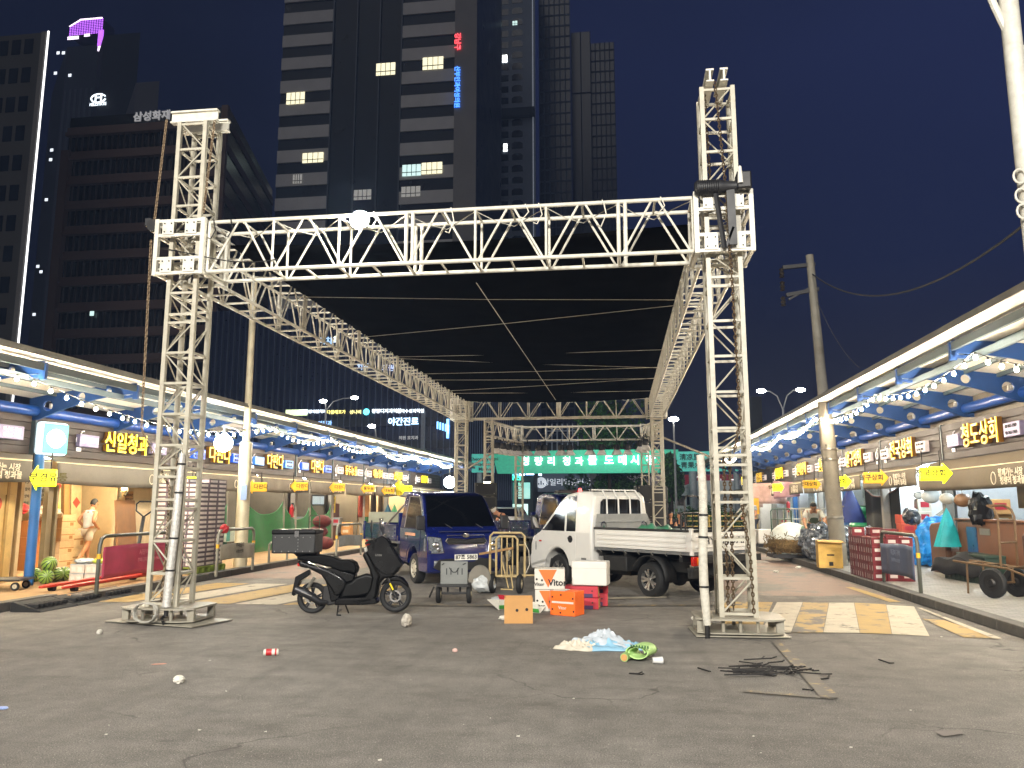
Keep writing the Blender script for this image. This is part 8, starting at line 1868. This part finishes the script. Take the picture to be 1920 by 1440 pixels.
for px0, px1, py0, py1, M in ((900, 906, 14, 26, m_winc), (905, 914, 18, 30, m_winc), (920, 929, 48, 58, m_win), (961, 970, 40, 47, m_winc), (942, 951, 104, 117, emi('window_white', (.95, 1, 1), 4)), (922, 930, 148, 158, m_winc), (944, 951, 270, 284, emi('window_white', (.95, 1, 1), 4))):
    a, b, c, d = pxbox(px0, px1, py0, py1, D); lit(t, a - x0, b - x0, c, d, M, nm=2)
# gridded towers
def gridtower(label, px0, px1, D, pytop, nx, stepz, c1, H=None):
    t, w, H3, x0 = block('grid_tower', label, px0, px1, D, pytop, m_slot, H=H); q = MB()
    for k in range(nx + 1): x = w * k / nx; q.box(max(0, x - .16), min(w, x + .16), -.15, -.002, 0, H3)
    z = 0
    while z < H3: q.box(0, w, -.13, -.004, z, z + .45); z += stepz
    q.build('grid_bars', mat('grid' + c1, c1, .7), t, smooth=0); return t
gridtower('tall tower with a fine pale window grid right of the apartment tower', 1012, 1073, 205, -20, 6, 3.3, '#4a525e', 172)
gridtower('dark tower with a broad blank face at the right of the group', 1074, 1112, 215, 60, 2, 40, '#161b28')
gridtower('rightmost dark gridded tower of the group', 1112, 1158, 220, 80, 5, 3.4, '#2a303c')
# left side: near slab with lit edge
D = 62; t, w, H4, x0 = block('apartment_slab', 'dark apartment slab at the left edge with a white light line down its corner', -160, 60, D, 40, mat('slab_wall', '#3a3836', .8, var=.1, scale=.3), depth=14, H=AY(70, 62, D).z)
wl = []; z = 11.7
while z < H4 - 2: wl += [(w - 2.0 - k * 1.3, z) for k in range(5)]; z += 2.9
wins(t, 'window', m_slot, wl, .9, 1.5)
q = MB(); q.box(w - .05, w + .07, -.2, -.08, 4, H4); q.build('light_strip', emi('strip_white', (1, 1, 1), 1.5), t); q = MB(); q.box(w - .7, w - .25, -.15, -.01, 0, H4); q.build('corner_rib', mat('rib_pale', '#6a6866', .8), t)
# purple topped tower
D = 200; t, w, H5, x0 = block('crowned_tower', 'distant slender tower crowned with purple lights', 97, 168, D, 112, mat('tower_night', '#232833', .8), H=AY(130, 88, D).z)
q = MB()
for k in range(7): q.box(w * k / 7 + .4, w * k / 7 + 1.2, -.15, -.01, 0, H5 - 14)
q.build('pilaster', mat('pilaster_grey', '#3d4250', .8), t)
m_pur2 = emi('crown_purple', (.52, .10, 1), 1.25); m_purw = emi('crown_white', (.95, .8, 1), 1.8)
cz0, cz1 = AY(130, 66, D).z, AY(130, 38, D).z
q = MB(); q.prism([(0, cz0), (w * .93, cz0), (w * .88, cz1), (w * .3, cz1), (0, cz1 - 2.0)], .3, 6, 'y'); q.build('crown_core', mat('crown_dark', '#2a1040', .6), t)
q = MB(); rr = random.Random(3)
for i in range(14):
    for j in range(9):
        x, z = w * .92 * (i + .5) / 14, cz0 + (cz1 - cz0) * (j + .3) / 9
        if x < w * .3 and z > cz1 - 2 + 2 * x / (w * .3): continue
        q.box(x - .26, x + .26, .15, .25, z - .16, z + .16)
q.build('crown_lights', m_pur2, t, smooth=0); q = MB(); q.bar((0, .2, cz1 - 2.0), (w * .3, .2, cz1), .3); q.bar((w * .3, .2, cz1), (w * .88, .2, cz1), .3); q.box(0, w * .3, -.2, -.1, cz0 - 1.6, cz0 - .6); q.box(w * .45, w * .6, -.2, -.1, cz0 - 1.0, cz0 - .2); q.build('crown_edge', m_purw, t)
q = MB(); q.box(w * .84, w * .98, -.35, -.2, cz0 - 4.5, cz0 + .6); q.build('side_lights', m_pur2, t); q = MB(); q.box(w * .86, w * .97, -.36, -.2, cz0 - 6.2, cz0 - 4.7); q.build('lit_window', m_purw, t)
for px, py in ((132, 142), (105, 138), (110, 100), (98, 282), (96, 300), (88, 375), (72, 500), (78, 510), (65, 590), (120, 100)):
    a, b, c, d = pxbox(px - 2.5, px + 2.5, py - 2.5, py + 2.5, D); q = MB(); q.box(a - x0, b - x0, -.3, -.2, c, d); q.build('lit_window', emi('window_white2', (.85, .92, 1), 1.0), t)
t, w, H6, x0 = block('dark_tower', 'nearly black tower with a small white cursive emblem sign', 166, 237, 190, 66, mat('tower_black', '#0c0f18', .8)); c = AY(186, 188, 190)
q = MB(); q.text('H', 3.2, TM(c.x - x0, -.4, c.z + .5), .1, .05, sx=1.1); q.path([(c.x - x0 + 2.2 * math.cos(a), -.4, c.z + .4 + 1.25 * math.sin(a)) for a in np.linspace(.4, 2 * PI - .2, 26)], .22, 5); q.text('HILLSTATE', 1.25, TM(c.x - x0, -.4, c.z - 1.4), .1, .02, sx=.85); q.build('emblem_sign', emi('emblem_white', (.8, .92, 1), 1.8), t, smooth=0)
t, w, H7, x0 = block('grey_block', 'plain grey block behind the brown banded building', 236, 281, 150, 155, mat('block_grey', '#55555a', .8))
# brown banded building
D = 72; xa, xb = AY(112, 400, D).x, AY(415, 400, D).x; t = thing('office_building', 'wide dark brown banded office building at the left with faint roof lettering', 'building', (xa, D, 0)); w = xb - xa; Ht = AY(290, 207, D).z
m_brn = mat('granite_brown', '#4c3a34', .7, var=.15, scale=.6); m_brg = mat('brown_glass', '#12100f', .2, var=.4)
q = MB(); q.prism([(0, .35), (w, .35), (w + AY(515, 300, D + 22).x - xb - .1, 22), (0, 22)], 0, Ht, 'z'); q.build('wall', m_brg, t, smooth=0); q = MB(); z = Ht - 1.3
while z > 2: q.box(0, w, 0, .34, z - .55, z); q.box(0, w, -.25, .34, z - 1.0, z - .62); z -= 2.75
q.build('floor_band', m_brn, t, smooth=0)
q = MB(); z = Ht - 1.3
while z > 2:
    for k in range(26): q.box(.3 + w * k / 26, .38 + w * k / 26, .1, .33, z - 2.7, z - 1.02)
    z -= 2.75
q.build('window_mullion', mat('mullion_brown', '#2c2320', .6), t, smooth=0)
q = MB(); q.box(-.2, w * .04, -.4, .3, 0, Ht - 4); q.box(w - .6, w + .1, -.1, .3, 0, Ht); q.build('pier', m_brn, t, smooth=0)
# right wing going back
WD = AY(515, 300, D + 22).x - xb; q = MB(); q.add([(w, .3, 0), (w + WD, 22, 0), (w + WD, 22, Ht - 1), (w, .3, Ht)], [(0, 1, 2, 3)]); z = Ht - 1.3; q.build('side_wall', m_brg, t, smooth=0); q = MB(); nn = Vector((21.7, -WD, 0)).normalized() * .1
while z > 2:
    a_, b_ = Vector((w, .3, 0)) + nn, Vector((w + WD, 22, 0)) + nn; q.add([a_ + Vector((0, 0, z - .9)), b_ + Vector((0, 0, z - .9)), b_ + Vector((0, 0, z)), a_ + Vector((0, 0, z))], [(0, 1, 2, 3)]); z -= 2.75
q.build('side_band', m_brn, t, smooth=0)
q = MB(); q.box(w * .25, w * .8, 3, 12, Ht, Ht + 1.0); q.box(w * .35, w * .55, 5, 12, Ht + 1.0, Ht + 2.2); q.build('roof_plant', m_dkwall, t)
p = AY(288, 221, D); q = MB(); q.text('삼성화재', 1.15, TM(p.x - xa, -.3, p.z), .15, .015); q.build('roof_lettering', emi('faint_letters', (.7, .7, .72), .16), t, smooth=0)
for px, py in ((173, 587), (60, 700), (420, 640)): pass
a, b, c, d = pxbox(170, 176, 583, 592, D); q = MB(); q.box(a - xa, b - xa, -.1, .0, c, d); q.build('lit_window', m_winc, t)
# dark slatted building with clinic signs
D = 64; xa, xb = AY(392, 700, D).x, AY(872, 700, D).x; t = thing('clinic_building', 'dark blue building ribbed with thin vertical fins and lit clinic signs', 'building', (xa, D, 0)); w = xb - xa; Ht = AY(640, 575, D).z
q = MB(); q.box(0, w, .2, 16, 0, Ht); q.build('wall', mat('clinic_wall', '#0a1638', .3, var=.3), t, smooth=0); q = MB(); k = 0
while k * .54 < w: q.box(k * .54 - .03, k * .54 + .03, -.12, .19, 2, Ht); k += 1
q.build('fins', mat('fin_grey', '#46516a', .5, .3), t, smooth=0)
q = MB(); x = AY(795, 800, D).x - xa; q.box(x - .18, x + .18, -.3, .19, 2, AY(795, 770, D).z); q.build('corner_fin', mat('fin_pale', '#6a7280', .5), t)
q = MB(); q.add([(w, .2, 0), (w + 3.2, 6, 0), (w + 3.2, 6, Ht), (w, .2, Ht)], [(0, 1, 2, 3)]); q.build('side_wall', mat('clinic_wall', '#0d1322'), t); q = MB()
for k in range(22): f = (k + .5) / 22; q.box(w + 3.2 * f - .025, w + 3.2 * f + .025, .2 + 5.8 * f - .2, .2 + 5.8 * f - .05, 2, Ht)
q.build('side_fins', mat('fin_grey', '#46516a'), t)
q = MB(); q.box(0, w, -.05, .19, AY(640, 800, D).z, AY(640, 785, D).z); q.box(0, w, -.05, .19, AY(640, 842, D).z, AY(640, 828, D).z); q.build('floor_strip', mat('strip_dark', '#191e2c', .6), t)
SG = [('서울건강의원치과', 588, 773, .34, (.75, .88, 1), 1.3), ('다플래포가', 633, 774, .36, (1, .85, .15), 1.0), ('성나비', 669, 774, .38, (1, .9, .3), .9), ('청량디지과의원', 727, 772, .40, (.82, .93, 1), 1.3), ('한국수성과학원', 772, 772, .36, (.82, .93, 1), 1.3), ('야간진료', 758, 792, .72, (.45, .72, 1), 2.6), ('의원과', 612, 795, .45, (.2, .5, 1), 1.1), ('이차과', 620, 641, .7, (.3, .6, 1), .9), ('8', 632, 638, .8, (1, .9, .4), .7), ('치과', 683, 690, .6, (.25, .5, 1), .9), ('의원', 730, 692, .6, (.3, .5, 1), .8), ('의원 호치과', 768, 822, .34, (.5, .55, .6), .15)]
for s_, px, py, sz, c, e in SG:
    p = AY(px, py, D); q = MB(); q.text(s_, sz, TM(p.x - xa, -.35, p.z), .1, .008 * sz); q.build('sign_letters', emi('sign%s%d' % (px, py), c, e), t, smooth=0)
q = MB(); p = AY(565, 775, D).x - xa; z_ = AY(565, 774, D).z; q.box(p - 1.3, p + .6, -.25, -.15, z_ - .25, z_ + .25); q.build('sign_bar', emi('bar_lime', (.75, .95, .45), 1.1), t); q = MB(); q.sphere((AY(689, 772, D).x - xa, -.3, AY(689, 773, D).z), .28, 12, 8, (1, .3, 1)); q.build('sign_logo', emi('logo_cyan', (.05, .8, .9), 1.8), t)
q = MB()
for k in range(5): p = AY(822 + 5 * k, 798 + 1.5 * k, D); q.box(p.x - xa - .06, p.x - xa + .06, -.35, -.25, p.z - .3 - .12 * (k > 3), p.z + .3)
p = AY(841, 802, D); q.box(p.x - xa - .1, p.x - xa + .1, -.35, -.25, p.z - .9, p.z + .7); q.build('sign_bars', emi('bars_blue', (.12, .45, 1), 2.2), t)

# ------------------------------------------------------------------ stock inside the open shops
rr = random.Random(21); cc = ['#b98a52', '#cfc4b0', '#9a6a3a', '#c8b48a', '#8f9aa4', '#b0462e', '#3f7a4a', '#d8d2c2']
def stock(side, y1, nm, deep=4, hmax=4):
    for i in range(deep):
        z = .13; x0 = (7.45 + .46 * i) if side > 0 else (LF(y1) - .35 - .46 * i); c = rr.choice(cc); s_ = (rr.uniform(.34, .44), rr.uniform(.28, .36), rr.uniform(.2, .34)); p = None
        for k in range(rr.randint(max(2, hmax - 3), hmax)):
            t = thing('stock_box', '%s carton of the %s column inside the %s' % (('lowest', 'second lowest', 'third', 'fourth', 'fifth', 'sixth', 'seventh')[k], ordn[i], nm), 'box', (x0 + rr.uniform(-.03, .03), y1 - .42 - rr.uniform(0, .12), z), rr.uniform(-.12, .12), 'boxes stocked inside the shops')
            q = MB(); q.box(-s_[0] / 2, s_[0] / 2, -s_[1] / 2, s_[1] / 2, 0, s_[2]); q.build('box_body', mat('stock' + c, c, .7, var=.15, dirt=.15), t, bev=.006)
            q = MB(); q.box(-s_[0] * .3, s_[0] * .3, -s_[1] / 2 - .003, -s_[1] / 2 - .001, s_[2] * .3, s_[2] * .75); q.build('label', m_paper if rr.random() < .6 else m_rb, t, smooth=0); z += s_[2] + .003
for y1, nm in ((18.6, 'nearest right shop'), (22.8, 'bright right shop'), (26.6, 'curtained right shop'), (29.9, 'green bag shop'), (34.1, 'striped sheet shop'), (38.8, 'shop left of the pole')): stock(1, y1, nm, 5, 7 if y1 == 22.8 else 5)
for y1, nm in ((13.9, 'cream door shop'), (29.2, 'third green net shop'), (32.7, 'dark doorway shop'), (35.9, 'coat shop')): stock(-1, y1, nm, 4, 5)

# ------------------------------------------------------------------ thin night haze
q = MB(); q.box(-150, 110, -25, 262, -1, 185); hz = q.build('haze', bpy.data.materials.new('haze'), smooth=0); hz['kind'] = 'stuff'
M = hz.data.materials[0]; M.use_nodes = True; t_ = M.node_tree; t_.nodes.remove(t_.nodes['Principled BSDF']); v = t_.nodes.new('ShaderNodeVolumePrincipled'); v.inputs['Density'].default_value = .0009; v.inputs['Color'].default_value = (.40, .58, 1, 1); v.inputs['Anisotropy'].default_value = .35
t_.links.new(v.outputs[0], t_.nodes['Material Output'].inputs['Volume'])
